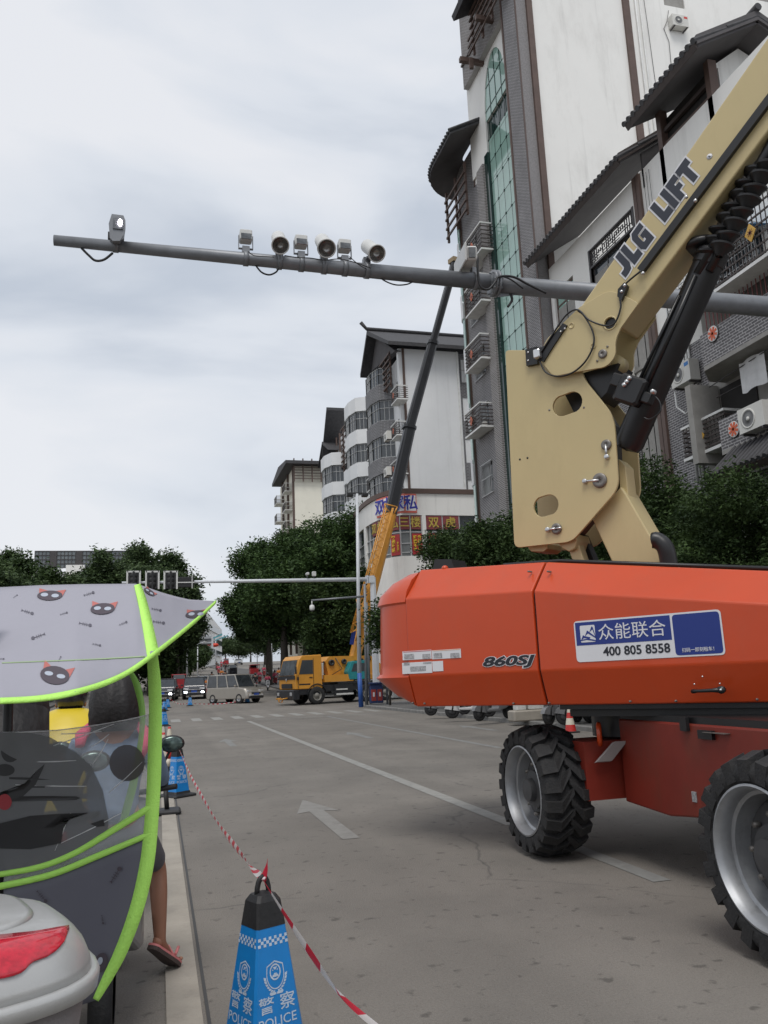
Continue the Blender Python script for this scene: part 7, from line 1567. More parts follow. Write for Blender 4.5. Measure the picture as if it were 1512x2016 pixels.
pts = [pts[0], pts[0].lerp(pts[1], .5)-ZP*.45, pts[1]-ZP*.5, pts[1].lerp(pts[2], .5)-ZP*.62, pts[2]-ZP*.45]
ribbon('barrier_tape', pts, .05, lambda f: 1.4+math.sin(9*f), MATS['tape_stripes'], label='sagging barrier tape along the far row of cones near the road', cat='barrier tape', group='barrier tape')

# ------------------------------------------------------------------ people
SKIN = mat('skin', (.33, .16, .10), .55, var=.06, scale=8); mat('hair_black', (.010, .008, .008), .6, var=.4, scale=30, bump=.35, bscale=35)
mat('denim_blue', (.16, .22, .31), .85, var=.12, scale=25, bump=.3, bscale=30); mat('pink_cloth', (.62, .09, .16), .8); mat('black_cloth', (.016, .016, .018), .85, var=.3, scale=12, bump=.3, bscale=14); mat('grey_trousers', (.10, .10, .11), .85, var=.2, scale=8, bump=.3, bscale=12)
mat('yellow_vinyl', (.62, .46, .02), .4, var=.06, bump=.2, bscale=5); mat('orange_cloth', (.55, .18, .03), .8); mat('white_cloth', (.5, .5, .5), .8); mat('sandal_pink', (.62, .20, .20), .6, bump=.3, bscale=90); mat('sole_brown', (.07, .05, .045), .8, bump=.4, bscale=120); mat('helmet_dark', (.02, .02, .025), .25, coat=.5)
def skin_mesh(J, E, root, sub=1):
    """one continuous body grown along joints"""
    names = list(J); idx = {n: i for i, n in enumerate(names)}; me = bpy.data.meshes.new('tmp'); me.from_pydata([J[n][0] for n in names], [(idx[a], idx[b_]) for a, b_ in E], [])
    o = bpy.data.objects.new('tmp', me); COL.objects.link(o); m = o.modifiers.new('s', 'SKIN'); m.use_smooth_shade = True; sv = me.skin_vertices[0].data
    for n in names: r = J[n][1]; sv[idx[n]].radius = (r, r) if not isinstance(r, tuple) else r; sv[idx[n]].use_root = (n == root)
    ss = o.modifiers.new('d', 'SUBSURF'); ss.levels = sub; ss.render_levels = sub; dg = _DG(); dg.update(); r_ = bpy.data.meshes.new_from_object(o.evaluated_get(dg)); bpy.data.objects.remove(o); return r_
def put(name, me, m, parent): me.materials.clear(); me.materials.append(m); o = bpy.data.objects.new(name, me); COL.objects.link(o); o.parent = parent; me.polygons.foreach_set('use_smooth', [True]*len(me.polygons)); return o
def rider(label, loc, rz, shirt, legs, hair='hair_black', foot_out=False, group=None, helmet=False, sub=1, lean=0., longhair=False):
    t = thing('person', label, 'person', loc, rz, group)
    S = {'pelvis': ((0, 0, .84), .135), 'waist': ((.02, 0, .98), .115), 'chest': ((.04+lean*.5, 0, 1.17), .14), 'top': ((.04+lean, 0, 1.31), .10), 'neck': ((.05+lean, 0, 1.40), .052), 'head': ((.075+lean, 0, 1.50), .085), 'crown': ((.06+lean, 0, 1.575), .08)}
    Eb = [('pelvis', 'waist'), ('waist', 'chest'), ('chest', 'top'), ('top', 'neck'), ('neck', 'head'), ('head', 'crown')]
    for s, k in ((1, 'l'), (-1, 'r')):
        S['sh'+k] = ((.03+lean, .17*s, 1.30), .06); S['el'+k] = ((.20+lean, .25*s, 1.06), .042); S['wr'+k] = ((.42, .26*s, 1.03), .03); S['ha'+k] = ((.50, .26*s, 1.04), .034)
        S['kn'+k] = ((.42, .15*s, .80), .062); S['hip'+k] = ((.06, .10*s, .82), .095); S['an'+k] = ((.36, .13*s, .42), .036); S['to'+k] = ((.52, .14*s, .36), .03)
        Eb += [('top', 'sh'+k), ('sh'+k, 'el'+k), ('el'+k, 'wr'+k), ('wr'+k, 'ha'+k), ('pelvis', 'hip'+k), ('hip'+k, 'kn'+k), ('kn'+k, 'an'+k), ('an'+k, 'to'+k)]
    if foot_out:   # right leg stretched down to the road
        S['knr'] = ((.34, -.235, .56), .055); S['anr'] = ((.30, -.255, .16), .033); S['tor'] = ((.43, -.30, .06), .026)
        S['calf'] = ((.31, -.245, .42), .052); Eb.remove(('knr', 'anr')); Eb += [('knr', 'calf'), ('calf', 'anr')]
    put('body', skin_mesh(S, Eb, 'pelvis', sub), SKIN, t)
    def sub_(keys, grow): 
        J = {k: (S[k][0], S[k][1]*grow+.006) for k in keys}; return J, [(a, b_) for a, b_ in Eb if a in keys and b_ in keys]
    J, E_ = sub_(['pelvis', 'waist', 'chest', 'top', 'shl', 'shr', 'ell', 'elr', 'wrl', 'wrr'], 1.14); J['top'] = (S['top'][0], .115); put('shirt', skin_mesh(J, E_, 'pelvis', sub), M_[shirt], t)
    ks = ['pelvis', 'hipl', 'hipr', 'knl', 'knr', 'anl'] + ([] if foot_out else ['anr']); J, E_ = sub_(ks, 1.16); put('trousers', skin_mesh(J, E_, 'pelvis', sub), M_[legs], t)
    hx = .06+lean; b = MB()
    if helmet: b.sphere((hx, 0, 1.56), (.14, .125, .13), 16, 10); b.obj('helmet', M_[hair], t)
    else:
        b.sphere((hx-.02, 0, 1.54), (.118, .105, .125), 16, 10)
        if longhair: b.tube([(hx-.05, 0, 1.5), (hx-.10, 0, 1.36), (hx-.12, .01, 1.2)], [.10, .085, .03], 12, flat=.8)
        b.obj('hair', M_[hair], t)
    f = MB(); f.sphere((hx+.10, 0, 1.49), (.016, .012, .022), 8, 6); 
    for s in (-1, 1): f.sphere((hx+.085, .035*s, 1.515), (.012, .014, .008), 6, 4); f.sphere((hx+.005, .1*s, 1.495), (.02, .012, .03), 6, 4)
    f.obj('face', SKIN, t); return t
mat('scooter_grey', (.16, .16, .165), .4, coat=.2); mat('scooter_red', (.30, .02, .02), .35, coat=.3); mat('scooter_white', (.5, .5, .5), .35, coat=.3); mat('mirror_glass', (.10, .14, .13), .12, metal=.6, var=.7, scale=25)
def scooter(label, loc, rz, body='scooter_grey', group=None, lamp=False, mirrors=True):
    t = thing('scooter', label, 'scooter', loc, rz, group)
    for x in (.66, -.56):
        b = MB(); b.lathe((x, -.05, .235), (0, 1, 0), [(.14, .0), (.21, 0), (.238, .03), (.238, .07), (.21, .10), (.14, .10)], 20); w_ = b.obj('wheel', M_['rubber'], t); b = MB(); b.lathe((x, -.04, .235), (0, 1, 0), [(.0, -.005), (.145, .005), (.145, .075), (0, .085)], 16); b.obj('rim', M_['rim_dark'], w_)
    b = MB(); b.loft([[V(x, y, z) for y, z in ((-w_, z0), (w_, z0), (w_, z1), (-w_, z1))] for x, w_, z0, z1 in ((.42, .16, .27, .34), (.0, .17, .26, .36), (-.08, .17, .28, .62), (-.35, .16, .34, .70), (-.72, .10, .52, .72))]); o = b.obj('rear_body', M_[body], t); md = o.modifiers.new('e', 'BEVEL'); md.width = .03; md.segments = 2
    b = MB(); b.loft([[V(x, y, z) for y in (-w_, w_) for x in ((x0, x1) if y < 0 else (x1, x0))] for z, w_, x0, x1 in ((.28, .13, .38, .44), (.55, .19, .42, .5), (.85, .18, .40, .48), (.95, .12, .38, .44))]); o = b.obj('leg_shield', M_[body], t); md = o.modifiers.new('e', 'BEVEL'); md.width = .02; md.segments = 2
    b = MB(); b.loft([[V(x, y, z) for y, z in ((-w_, z0), (w_, z0), (w_*.8, z1), (-w_*.8, z1))] for x, w_, z0, z1 in ((-.05, .10, .66, .74), (-.2, .14, .69, .78), (-.6, .13, .71, .80), (-.75, .09, .73, .79))]); b.obj('seat', M_['plastic_black'], t)
    b = MB(); b.tube([(.66, .07, .24), (.6, .07, .5), (.5, .03, .6), (.40, 0, 1.0)], .025, 8); b.tube([(.66, -.07, .24), (.6, -.07, .5), (.5, -.03, .6)], .025, 8); b.tube([(.30, -.34, 1.02), (.38, -.12, .99), (.40, 0, .98), (.38, .12, .99), (.30, .34, 1.02)], .016, 8); b.obj('handlebar', M_['plastic_black'], t)
    b = MB(); b.lathe((.66, -.07, .235), (0, 1, 0), [(.28, 0), (.285, .07), (.28, .14)], 20); b.v = [v for v in b.v]; k = MB(); k.prism([V(.66+.27*math.cos(a), -.07, .235+.27*math.sin(a)) for a in [PI*.1+PI*.9*i/8 for i in range(9)]], V(0, .14, 0)); k.obj('front_mudguard', M_[body], t)
    b = MB(); b.sphere((.50, 0, .90), (.06, .10, .07), 12, 8); b.obj('headlamp', M_['beam_white'] if lamp else M_['lamp_clear'], t)
    b = MB(); b.cbox((-.78, 0, .66), (.04, .18, .08), .015); b.obj('tail_light', M_['tail_red'], t)
    if mirrors:
        for s in (-1, 1):
            b = MB(); b.tube([(.34, .2*s, 1.02), (.36, .26*s, 1.14), (.33, .30*s, 1.22)], .008, 6); b.sphere((.32, .31*s, 1.26), (.022, .075, .05), 12, 8); o = b.obj('mirror', M_['plastic_black'], t); b = MB(); b.sphere((.303, .31*s, 1.26), (.010, .066, .042), 12, 8); b.obj('mirror_glass', M_['mirror_glass'], o)
    return t
# the two riders ahead, seen through the clear sheet
R2 = onY(232, 1375, 4.95); x2 = onY(262, 1500, 4.95).x
s2_ = scooter('grey scooter ridden by the person in denim, with a round mirror', (x2-.10, 4.9, 0), PI/2)
r2 = rider('person in a blue denim jacket and pink top astride a grey scooter, one foot in a pink flip-flop on the road', (x2-.10, 4.92, .02), PI/2, 'denim_blue', 'grey_trousers', foot_out=True, sub=2)
r2['label'] = 'person in blue denim and pink collar astride a scooter, foot in a pink flip-flop'
b = MB(); b.tube([(-.02, .15, 1.355), (-.06, .08, 1.405), (-.065, 0, 1.425), (-.06, -.08, 1.405), (-.02, -.15, 1.355)], .018, 10); b.tube([(-.02, -.12, 1.385), (-.06, -.165, 1.33), (-.10, -.16, 1.26), (-.10, -.14, 1.20)], [.03, .045, .04, .02], 8, flat=.6); b.tube([(-.02, .12, 1.385), (-.06, .165, 1.34), (-.09, .17, 1.28)], [.03, .045, .03], 8, flat=.6); b.obj('pink_collar', M_['pink_cloth'], r2)
hs = []
for z, rx, ry, cx_ in ((1.675, .02, .02, .02), (1.66, .07, .065, .015), (1.62, .115, .105, .005), (1.56, .135, .125, -.005), (1.50, .138, .132, -.02), (1.44, .12, .135, -.035), (1.39, .09, .13, -.05), (1.35, .06, .11, -.06)): hs.append([V(cx_+rx*math.cos(a)*(1+.05*math.sin(9*a)), ry*math.sin(a)*(1+.05*math.sin(11*a+z*30)), z) for a in [2*PI*k/36 for k in range(36)]])
b = MB(); b.loft(hs[::-1], 0, True); b.obj('hair', M_['hair_black'], r2)
# flip-flop worn on the outstretched foot, toes down
b = MB(); fpts = roundpoly([(-.13, -.035), (-.05, -.040), (.07, -.052), (.13, -.03), (.135, .02), (.08, .052), (-.05, .036), (-.13, .03)], .03, 4); Mf = Matrix.Translation((.35, -.285, .092)) @ Matrix.Rotation(math.radians(-38), 4, 'Z') @ Matrix.Rotation(math.radians(36), 4, 'Y') @ Matrix.Scale(1.12, 4)
b.prism([Mf @ V(x, y, -.012) for x, y in fpts], (Mf.to_3x3() @ V(0, 0, -.018))); b.obj('flip_flop_sole', M_['sole_brown'], r2)
b = MB(); b.prism([Mf @ V(x*1.0, y, -.002) for x, y in fpts], (Mf.to_3x3() @ V(0, 0, -.010))); b.tube([Mf @ V(.02, -.05, 0), Mf @ V(.05, -.03, .045), Mf @ V(.085, 0, .01), Mf @ V(.05, .03, .045), Mf @ V(.02, .05, 0)], .009, 6); b.obj('flip_flop', M_['sandal_pink'], r2)
b = MB()
for k in range(5): b.sphere(Mf @ V(.105-.008*abs(k-1.), -.034+.017*k, .008), (.016, .009 if k else .012, .010), 8, 6)
b.sphere(Mf @ V(-.09, 0, .02), (.035, .03, .035), 10, 6); b.obj('toes', SKIN, r2)
x1_ = onY(10, 1400, 3.75).x
s1_ = scooter('dark scooter directly ahead of the covered one, ridden by the long-haired rider', (x1_, 4.0, 0), PI/2, 'scooter_grey')
r1 = rider('person with long dark hair in black, seated just beyond the clear sheet at the left', (x1_, 3.85, .0), PI/2, 'black_cloth', 'black_cloth', sub=2, longhair=True)
b = MB(); b.sphere((-.0, 0, 1.52), (.15, .16, .15), 16, 10); b.tube([(-.02, 0, 1.52), (-.06, 0, 1.36), (-.09, 0, 1.12)], [.16, .17, .12], 14, flat=1.0); b.obj('loose_hair', M_['hair_black'], r1)
# yellow caped rider further on
x3_ = onY(140, 1400, 6.8).x
s3_ = scooter('scooter under the yellow cape ahead of the denim jacket', (x3_, 6.8, 0), PI/2)
r3 = rider('person under a broad yellow rain cape with a dark helmet, beyond the dark head', (x3_, 6.7, 0), PI/2, 'yellow_vinyl', 'grey_trousers', hair='helmet_dark', helmet=True)
b = MB(); b.loft([[V(.05+rx*math.cos(a), ry*math.sin(a), z) for a in [2*PI*k/20 for k in range(20)]] for z, rx, ry in ((1.46, .10, .10), (1.40, .2, .28), (1.2, .32, .42), (.9, .45, .50), (.62, .5, .52))], 0, True, False); b.obj('rain_cape', M_['yellow_vinyl'], r3)

# ------------------------------------------------------------------ the covered scooter in the foreground
CX = -.42
t = cov = thing('covered_scooter', 'scooter under a grey rain canopy with neon green piping and a silver top box', 'scooter', (CX, 2.1, 0))
mat('canopy_grey', (.33, .325, .37), .75, var=.03, scale=2, bump=.5, bscale=4.5); mat('apron_grey', (.13, .13, .16), .75, var=.05, scale=2, bump=.3, bscale=2.2); mat('neon_green', (.52, .96, .17), .6, var=.04, scale=20, bump=.3, bscale=220)
clearmat('clear_vinyl', (.62, .64, .67), .12, .12, .26); clearmat('printed_vinyl', (.14, .144, .15), .78, .3, .10); clearmat('printed_vinyl_dark', (.022, .022, .024), .9, .3, .08); clearmat('printed_vinyl_spot', (.055, .045, .045), .88, .3, .05); clearmat('printed_vinyl_red', (.35, .03, .04), .85, .3, .05); clearmat('green_vinyl', (.30, .62, .10), .72, .4, .1)
mat('print_black', (.075, .06, .075), .7, var=.1); mat('print_ear', (.48, .15, .13), .7); mat('print_eye', (.42, .46, .53), .7); mat('print_bone', (.10, .095, .12), .7)
mat('topbox_silver', (.46, .46, .45), .36, metal=.3, coat=.2, var=.03, bump=.05, bscale=250, dirt=.2, dirtcol=(.26, .25, .23), dscale=12); mat('topbox_base', (.21, .19, .185), .6, var=.06, bump=.15, bscale=160)
mat('reflector_red', (.50, .012, .03), .18, coat=.6, var=.25, scale=90)
SYM = []
def lerp1(tab, x):
    x = abs(x) if tab in SYM else x
    if x <= tab[0][0]: return tab[0][1]
    for (a, u), (b_, v) in zip(tab[:-1], tab[1:]):
        if x <= b_: return u+(v-u)*(x-a)/(b_-a)
    return tab[-1][1]
BOT = [(0, 1380), (60, 1377), (110, 1371), (160, 1360), (210, 1344), (255, 1322), (300, 1290), (340, 1259), (380, 1226), (425, 1184)]
TOP = [(0, 1157), (80, 1153), (160, 1151), (270, 1150), (300, 1161), (330, 1171), (370, 1181), (425, 1184)]
YB_ = [(0, 1.95), (150, 2.05), (300, 2.36), (360, 2.6), (425, 2.9)]; YT_ = [(0, 2.68), (270, 2.62), (340, 2.72), (425, 2.9)]
SYM += [BOT, TOP, YB_, YT_]
def onRoof(px, py, d=0.):
    a, c = lerp1(BOT, px), lerp1(TOP, px); f = 0 if abs(a-c) < 1e-6 else max(0, min(1, (a-py)/(a-c))); Y = lerp1(YB_, px)*(1-f)+lerp1(YT_, px)*f
    p = onY(px, py, Y); return p + (OEYE-p).normalized()*d
def mir(p): return V(2*CX-p.x, p.y, p.z)
def wsY(x): k = (x-CX)/.42; return 2.5+.13*(1-min(1.3, k*k))
def onWs(px, py, d=0.):
    p = onY(px, py, 2.5)
    for _ in range(6): p = onY(px, py, wsY(p.x))
    return p+(OEYE-p).normalized()*d
def sheet(name, fn, nu, nv, m, mirror=True, parent=cov, thick=.003):
    obs = []
    for k in ((0, 1) if mirror else (0,)):
        b = MB(); b.grid((lambda u, v: fn(u, v)) if k == 0 else (lambda u, v: mir(fn(u, v))), nu, nv); o = b.obj(name, m, parent, w=True); md = o.modifiers.new('t', 'SOLIDIFY'); md.thickness = thick; md.offset = 0; obs.append(o)
    return obs
x00 = 4.
sheet('roof_panel', lambda u, v: onRoof(-440+863*u, lerp1(BOT, -440+863*u)*(1-v)+lerp1(TOP, -440+863*u)*v), 110, 18, M_['canopy_grey'], False)
# far slope of the roof, falling away to the front
sheet('roof_front', lambda u, v: onRoof(-400+800*u, lerp1(TOP, -400+800*u)) + V(0, .30*v*(1-abs(2*u-1)**3), (-.03*v-.10*v*v)*(1-abs(2*u-1)**2)), 30, 5, M_['canopy_grey'], False)
# hoop down to the apron
HOOP = [(303, 1291), (307, 1340), (309, 1400), (308, 1470), (306, 1540), (301, 1620), (294, 1690), (280, 1760), (262, 1820), (238, 1880), (215, 1925), (192, 1968)]
def hx_(py): return lerp1([(b_, a) for a, b_ in HOOP], py)
def band(name, pts, wpx, m='neon_green', fn=onWs, d=.004, mirror=True, th=.004, parent=cov):
    """flat webbing strip through picture points lying on the sheet fn; wpx number or list of widths"""
    n = len(pts); L_, R_ = [], []
    pp = smooth_pts([Vector(p) for p in pts], 6); m_ = len(pp)
    for i, p in enumerate(pp):
        dv = (pp[min(i+1, m_-1)]-pp[max(i-1, 0)]).normalized(); nv_ = Vector((-dv.y, dv.x)); w_ = wpx if not isinstance(wpx, (list, tuple)) else lerp1([(j/(len(wpx)-1.), x) for j, x in enumerate(wpx)], i/(m_-1.))
        a, c = p+nv_*w_/2, p-nv_*w_/2; L_.append(fn(a.x, a.y, d)); R_.append(fn(c.x, c.y, d))
    for k in ((0, 1) if mirror else (0,)):
        b = MB(); A = [(q if k == 0 else mir(q)) for q in L_]; B = [(q if k == 0 else mir(q)) for q in R_]; C = [(a+c)/2+V(0, -.0015, 0) for a, c in zip(A, B)]
        vs = []
        for a, c_, e in zip(A, C, B): vs += [a, c_, e]
        b.add(vs, [(i*3+j, i*3+j+1, i*3+j+4, i*3+j+3) for i in range(m_-1) for j in range(2)], 0, True); o = b.obj(name, M_[m], parent, w=True); md = o.modifiers.new('t', 'SOLIDIFY'); md.thickness = th; md.offset = 0
x00 = 7.3
AP = [(-6, 1746), (100, 1722), (200, 1682), (300, 1640)]; CL = [(-6, 1722), (80, 1706), (150, 1678), (220, 1636), (303, 1585)]
sheet('apron', lambda u, v: onWs(x00+((hx_(lerp1(AP, 300)*(1-v)+2010*v) if False else hx_(min(1968, lerp1(AP, x00+295*u)*(1-v)+(1968 if u > .6 else 2010)*v)))-x00)*u, lerp1(AP, x00+295*u)*(1-v)+(1968+60*(1-u))*v), 20, 10, M_['apron_grey'])
WT = [(4, 1441), (120, 1436), (228, 1421), (310, 1402)]
sheet('clear_window', lambda u, v: onWs(x00+(hx_(lerp1(WT, x00+300*u)*(1-v)+lerp1(AP, x00+296*u)*v)-x00)*u, lerp1(WT, x00+300*u)*(1-v)+lerp1(AP, x00+296*u)*v), 20, 12, M_['clear_vinyl'], thick=.0012)
band('hoop_piping', [(p[0]-3, p[1]) for p in HOOP], [20, 24, 24, 26, 26, 26, 27, 27, 26, 24, 20, 12])
band('hoop_piping', [(270, 1151), (279, 1180), (287, 1215), (294, 1250), (302, 1292)], [12, 16, 19, 21, 24], fn=onRoof, d=.005)
band('roof_piping', [(x, y) for x, y in BOT[:-1]]+[(427, 1183)], [10, 10, 11, 11, 11, 10, 9, 8, 7, 4], fn=lambda x, y, d: onRoof(min(x, 425), y, d+.002))
band('lower_piping', AP, [13, 12, 12, 10]); band('lower_piping', CL, [11, 11, 11, 12, 13], m='green_vinyl' if False else 'neon_green')
mat('seam_green', (.36, .48, .27), .7); band('roof_seam', [(4, 1306), (80, 1303), (180, 1299), (285, 1293)], 1.3, 'seam_green', fn=onRoof, d=.003)
def onBack(px, py, d=0): return onY(px, py, 2.9)
band('inner_strap', [(256, 1322), (270, 1350), (280, 1400), (278, 1450), (270, 1500), (262, 1545), (250, 1590), (240, 1625)], [8, 14, 12, 10, 12, 16, 16, 12], 'green_vinyl', onBack, 0, th=.002)
# clear-sheet print: big round face, spot, strokes
def shape(name, pts, m, fn=onWs, d=.0035, parent=cov, fold=True):
    c = sum((Vector(p) for p in pts), Vector((0, 0)))/len(pts); b = MB(); n = len(pts)
    vs = [fn(c.x, c.y, d)] + [fn(c.x+(p[0]-c.x)*.5, c.y+(p[1]-c.y)*.5, d) for p in pts] + [fn(p[0], p[1], d) for p in pts]
    fs = [(0, 1+i, 1+(i+1) % n) for i in range(n)] + [(1+i, 1+n+i, 1+n+(i+1) % n, 1+(i+1) % n) for i in range(n)]
    b.add(vs, [f[::-1] for f in fs], 0, True); o = b.obj(name, M_[m], parent, w=True); return o
ell = lambda cx, cy, rx, ry, a=0., n=18: [(cx+rx*math.cos(q)*math.cos(a)-ry*math.sin(q)*math.sin(a), cy+rx*math.cos(q)*math.sin(a)+ry*math.sin(q)*math.cos(a)) for q in [2*PI*i/n for i in range(n)]]
shape('print_face', [(-40, 1444), (50, 1440), (100, 1452), (150, 1482), (180, 1510), (202, 1555), (213, 1610), (212, 1640), (190, 1655), (150, 1674), (80, 1702), (-40, 1722)], 'printed_vinyl')
shape('print_spot', ell(250, 1502, 35, 36), 'printed_vinyl_spot', d=.005)
shape('print_eye', ell(21, 1479, 19, 22, .2), 'printed_vinyl_dark', d=.006); shape('print_nose', ell(9, 1516, 20, 12), 'printed_vinyl_dark', d=.006)
shape('print_smile', [(-10, 1564), (35, 1552), (60, 1535), (75, 1515), (88, 1504), (84, 1515), (70, 1545), (45, 1568), (-10, 1582)], 'printed_vinyl_dark', d=.006)
shape('print_tongue', ell(9, 1579, 14, 16), 'printed_vinyl_red', d=.007)
for q in ([(22, 1568), (90, 1567), (150, 1568), (158, 1571), (150, 1575), (80, 1577), (22, 1578)], [(18, 1530), (60, 1531), (100, 1535), (60, 1536), (18, 1534)], [(62, 1548), (88, 1548), (88, 1551), (62, 1551)], [(-20, 1626), (60, 1606), (120, 1602), (175, 1600), (140, 1608), (125, 1630), (120, 1660), (60, 1672), (-20, 1670)], [(178, 1622), (204, 1613), (206, 1626), (190, 1628)]): shape('print_stroke', q, 'printed_vinyl_dark', d=.006)
clearmat('crease_white', (.8, .8, .82), .5, .3, .3)
for a, c in (((6, 1442), (110, 1438)), ((110, 1438), (228, 1421)), ((228, 1421), (298, 1405)), ((120, 1445), (200, 1440)), ((60, 1500), (150, 1497)), ((30, 1545), (170, 1548)), ((120, 1660), (240, 1600)), ((215, 1560), (280, 1500)), ((105, 1468), (225, 1425)), ((180, 1470), (215, 1445)), ((182, 1505), (213, 1455)), ((135, 1605), (108, 1675)), ((48, 1632), (140, 1601))):
    band('crease', [a, ((a[0]+c[0])/2+1, (a[1]+c[1])/2+1), c], [1.2, 2.4, 1.], 'crease_white', onWs, .004, False, .0005)
# printed cats and fish bones on the fabric
def cat_print(cx, cy, r, a, fn=onRoof, flip=1, squash=.62):
    def T(pts): return [(cx+(x*math.cos(a)-y*math.sin(a))*r, cy+(x*math.sin(a)+y*math.cos(a))*r) for x, y in pts]
    shape('print_ear', T([(-.85*flip, -.0), (-.8*flip, -.85*squash/.55), (-.05*flip, -.35)]), 'print_ear', fn, .008); shape('print_ear', T([(.25*flip, -.3), (1.3*flip, -.6*squash/.55), (.98*flip, .1)]), 'print_ear', fn, .008)
    shape('print_head', [(cx+(x*math.cos(a)-y*math.sin(a))*r, cy+(x*math.sin(a)+y*math.cos(a))*r) for x, y in [(math.cos(q), squash*math.sin(q)) for q in [2*PI*i/20 for i in range(20)]]], 'print_black', fn, .0095)
    for s in (-1, 1): shape('print_eye', T([(s*.42+.30*math.cos(q), -.02+s*.05+.15*math.sin(q)) for q in [2*PI*i/12 for i in range(12)]]), 'print_eye', fn, .011)
cat_print(98, 1172, 25, -.03, squash=.38); cat_print(202, 1198, 24, -.08, squash=.45); cat_print(108, 1329, 29, .12); cat_print(294, 1165, 12, .55, squash=.4); cat_print(386, 1209, 21, -.12, squash=.35)
def fish_print(cx, cy, L_, a, fn=onRoof, m='print_bone', d=.008):
    def T(pts): return [(cx+(x*math.cos(a)-y*math.sin(a))*L_, cy+(x*math.sin(a)+y*math.cos(a))*L_) for x, y in pts]
    shape('print_fish', T([(.5+.22*math.cos(q), .2*math.sin(q)) for q in [2*PI*i/12 for i in range(12)]]), m, fn, d)
    shape('print_fish', T([(-.75, -.03), (.4, -.03), (.4, .03), (-.75, .03)]), m, fn, d); shape('print_fish', T([(-.72, 0), (-1., -.18), (-.93, 0), (-1., .18)]), m, fn, d)
    for k in (-.45, -.2, .05): shape('print_fish', T([(k-.03, -.2), (k+.03, -.2), (k+.03, .2), (k-.03, .2)]), m, fn, d)
for x, y, l, a in ((56, 1205, 15, .3), (127, 1207, 9, -.3), (170, 1229, 15, .2), (244, 1226, 10, -.4), (73, 1253, 17, 2.8), (192, 1269, 10, .2), (310, 1200, 12, .2), (315, 1225, 14, .15), (177, 1168, 13, -.3), (31, 1173, 6, -.6), (118, 1296, 7, -1.1), (3, 1297, 8, 0)): fish_print(x, y, l, a)
for x, y, l, a in ((229, 1720, 22, -1.0), (84, 1767, 18, .85), (202, 1812, 11, 1.4)): fish_print(x, y, l, a, onWs, 'print_black', .007)
shape('print_head', ell(199, 1895, 13, 20, .3), 'print_black', onWs, .007); shape('print_eye', ell(197, 1892, 5, 8, .3), 'print_eye', onWs, .009)
# frame, seat, handlebar, wheels of the covered scooter
b = MB(); b.tube([V(CX, 1.85, .70), V(CX, 2.0, 1.35), V(CX, 2.35, 1.84)], .014, 8); b.tube([V(CX, 2.7, .9), V(CX, 2.68, 1.4), V(CX, 2.62, 1.86)], .014, 8); b.obj('canopy_frame', M_['plastic_black'], cov, w=True)
b = MB(); b.tube([V(CX-.25, 2.12, 1.0), V(CX, 2.24, .96), V(CX+.25, 2.12, 1.0)], .016, 8); b.tube([V(CX, 2.24, .96), V(CX, 2.60, .45), V(CX, 2.72, .26)], .03, 10); b.obj('handlebar', M_['plastic_black'], cov, w=True)
b = MB(); b.loft([[V(CX+x, y, z) for x, z in ((-w_, z0), (w_, z0), (w_*.85, z1), (-w_*.85, z1))] for y, w_, z0, z1 in ((2.15, .11, .66, .74), (1.95, .15, .68, .77), (1.6, .14, .70, .79), (1.4, .1, .72, .78))]); b.obj('seat', M_['plastic_black'], cov, w=True)
b = MB(); b.loft([[V(CX+x, y, z) for x, z in ((-w_, z0), (w_, z0), (w_, z1), (-w_, z1))] for y, w_, z0, z1 in ((2.6, .16, .25, .33), (2.2, .17, .25, .35), (2.12, .17, .28, .62), (1.8, .16, .34, .68), (1.35, .10, .5, .70))]); b.obj('rear_body', M_['scooter_grey'], cov, w=True)
for y in (1.52, 2.74): b = MB(); b.lathe((CX-.05, y, .235), (1, 0, 0), [(.14, 0), (.21, 0), (.238, .03), (.238, .07), (.21, .10), (.14, .10)], 24); o = b.obj('wheel', M_['rubber'], cov, w=True); b = MB(); b.lathe((CX-.045, y, .235), (1, 0, 0), [(0, 0), (.145, 0), (.145, .09), (0, .09)], 20); b.obj('rim', M_['rim_silver'], o, w=True)
b = MB(); b.box((CX-.2, 1.38, .80), (CX+.2, 1.42, .83)); b.box((CX-.2, 1.7, .80), (CX+.2, 1.74, .83)); b.tube([V(CX-.18, 1.3, .815), V(CX-.18, 1.9, .815)], .012, 6); b.tube([V(CX+.18, 1.3, .815), V(CX+.18, 1.9, .815)], .012, 6); b.obj('luggage_rack', M_['chrome'], cov, w=True)
# top box: rounded body, rim, domed lid, rack pad and wrap-round red reflector
bcx, bcy = -.385, 1.70; BA = math.radians(20)
def supring(z, hw, hd, n=40, e=3.2):
    out = []
    for k in range(n): q = 2*PI*k/n; c, s = math.cos(q), math.sin(q); lx, ly = hw*math.copysign(abs(c)**(2/e), c), hd*math.copysign(abs(s)**(2/e), s); out.append(V(bcx+lx*math.cos(BA)-ly*math.sin(BA), bcy+lx*math.sin(BA)+ly*math.cos(BA), z))
    return out
zr_ = 1.112; HWX = .270

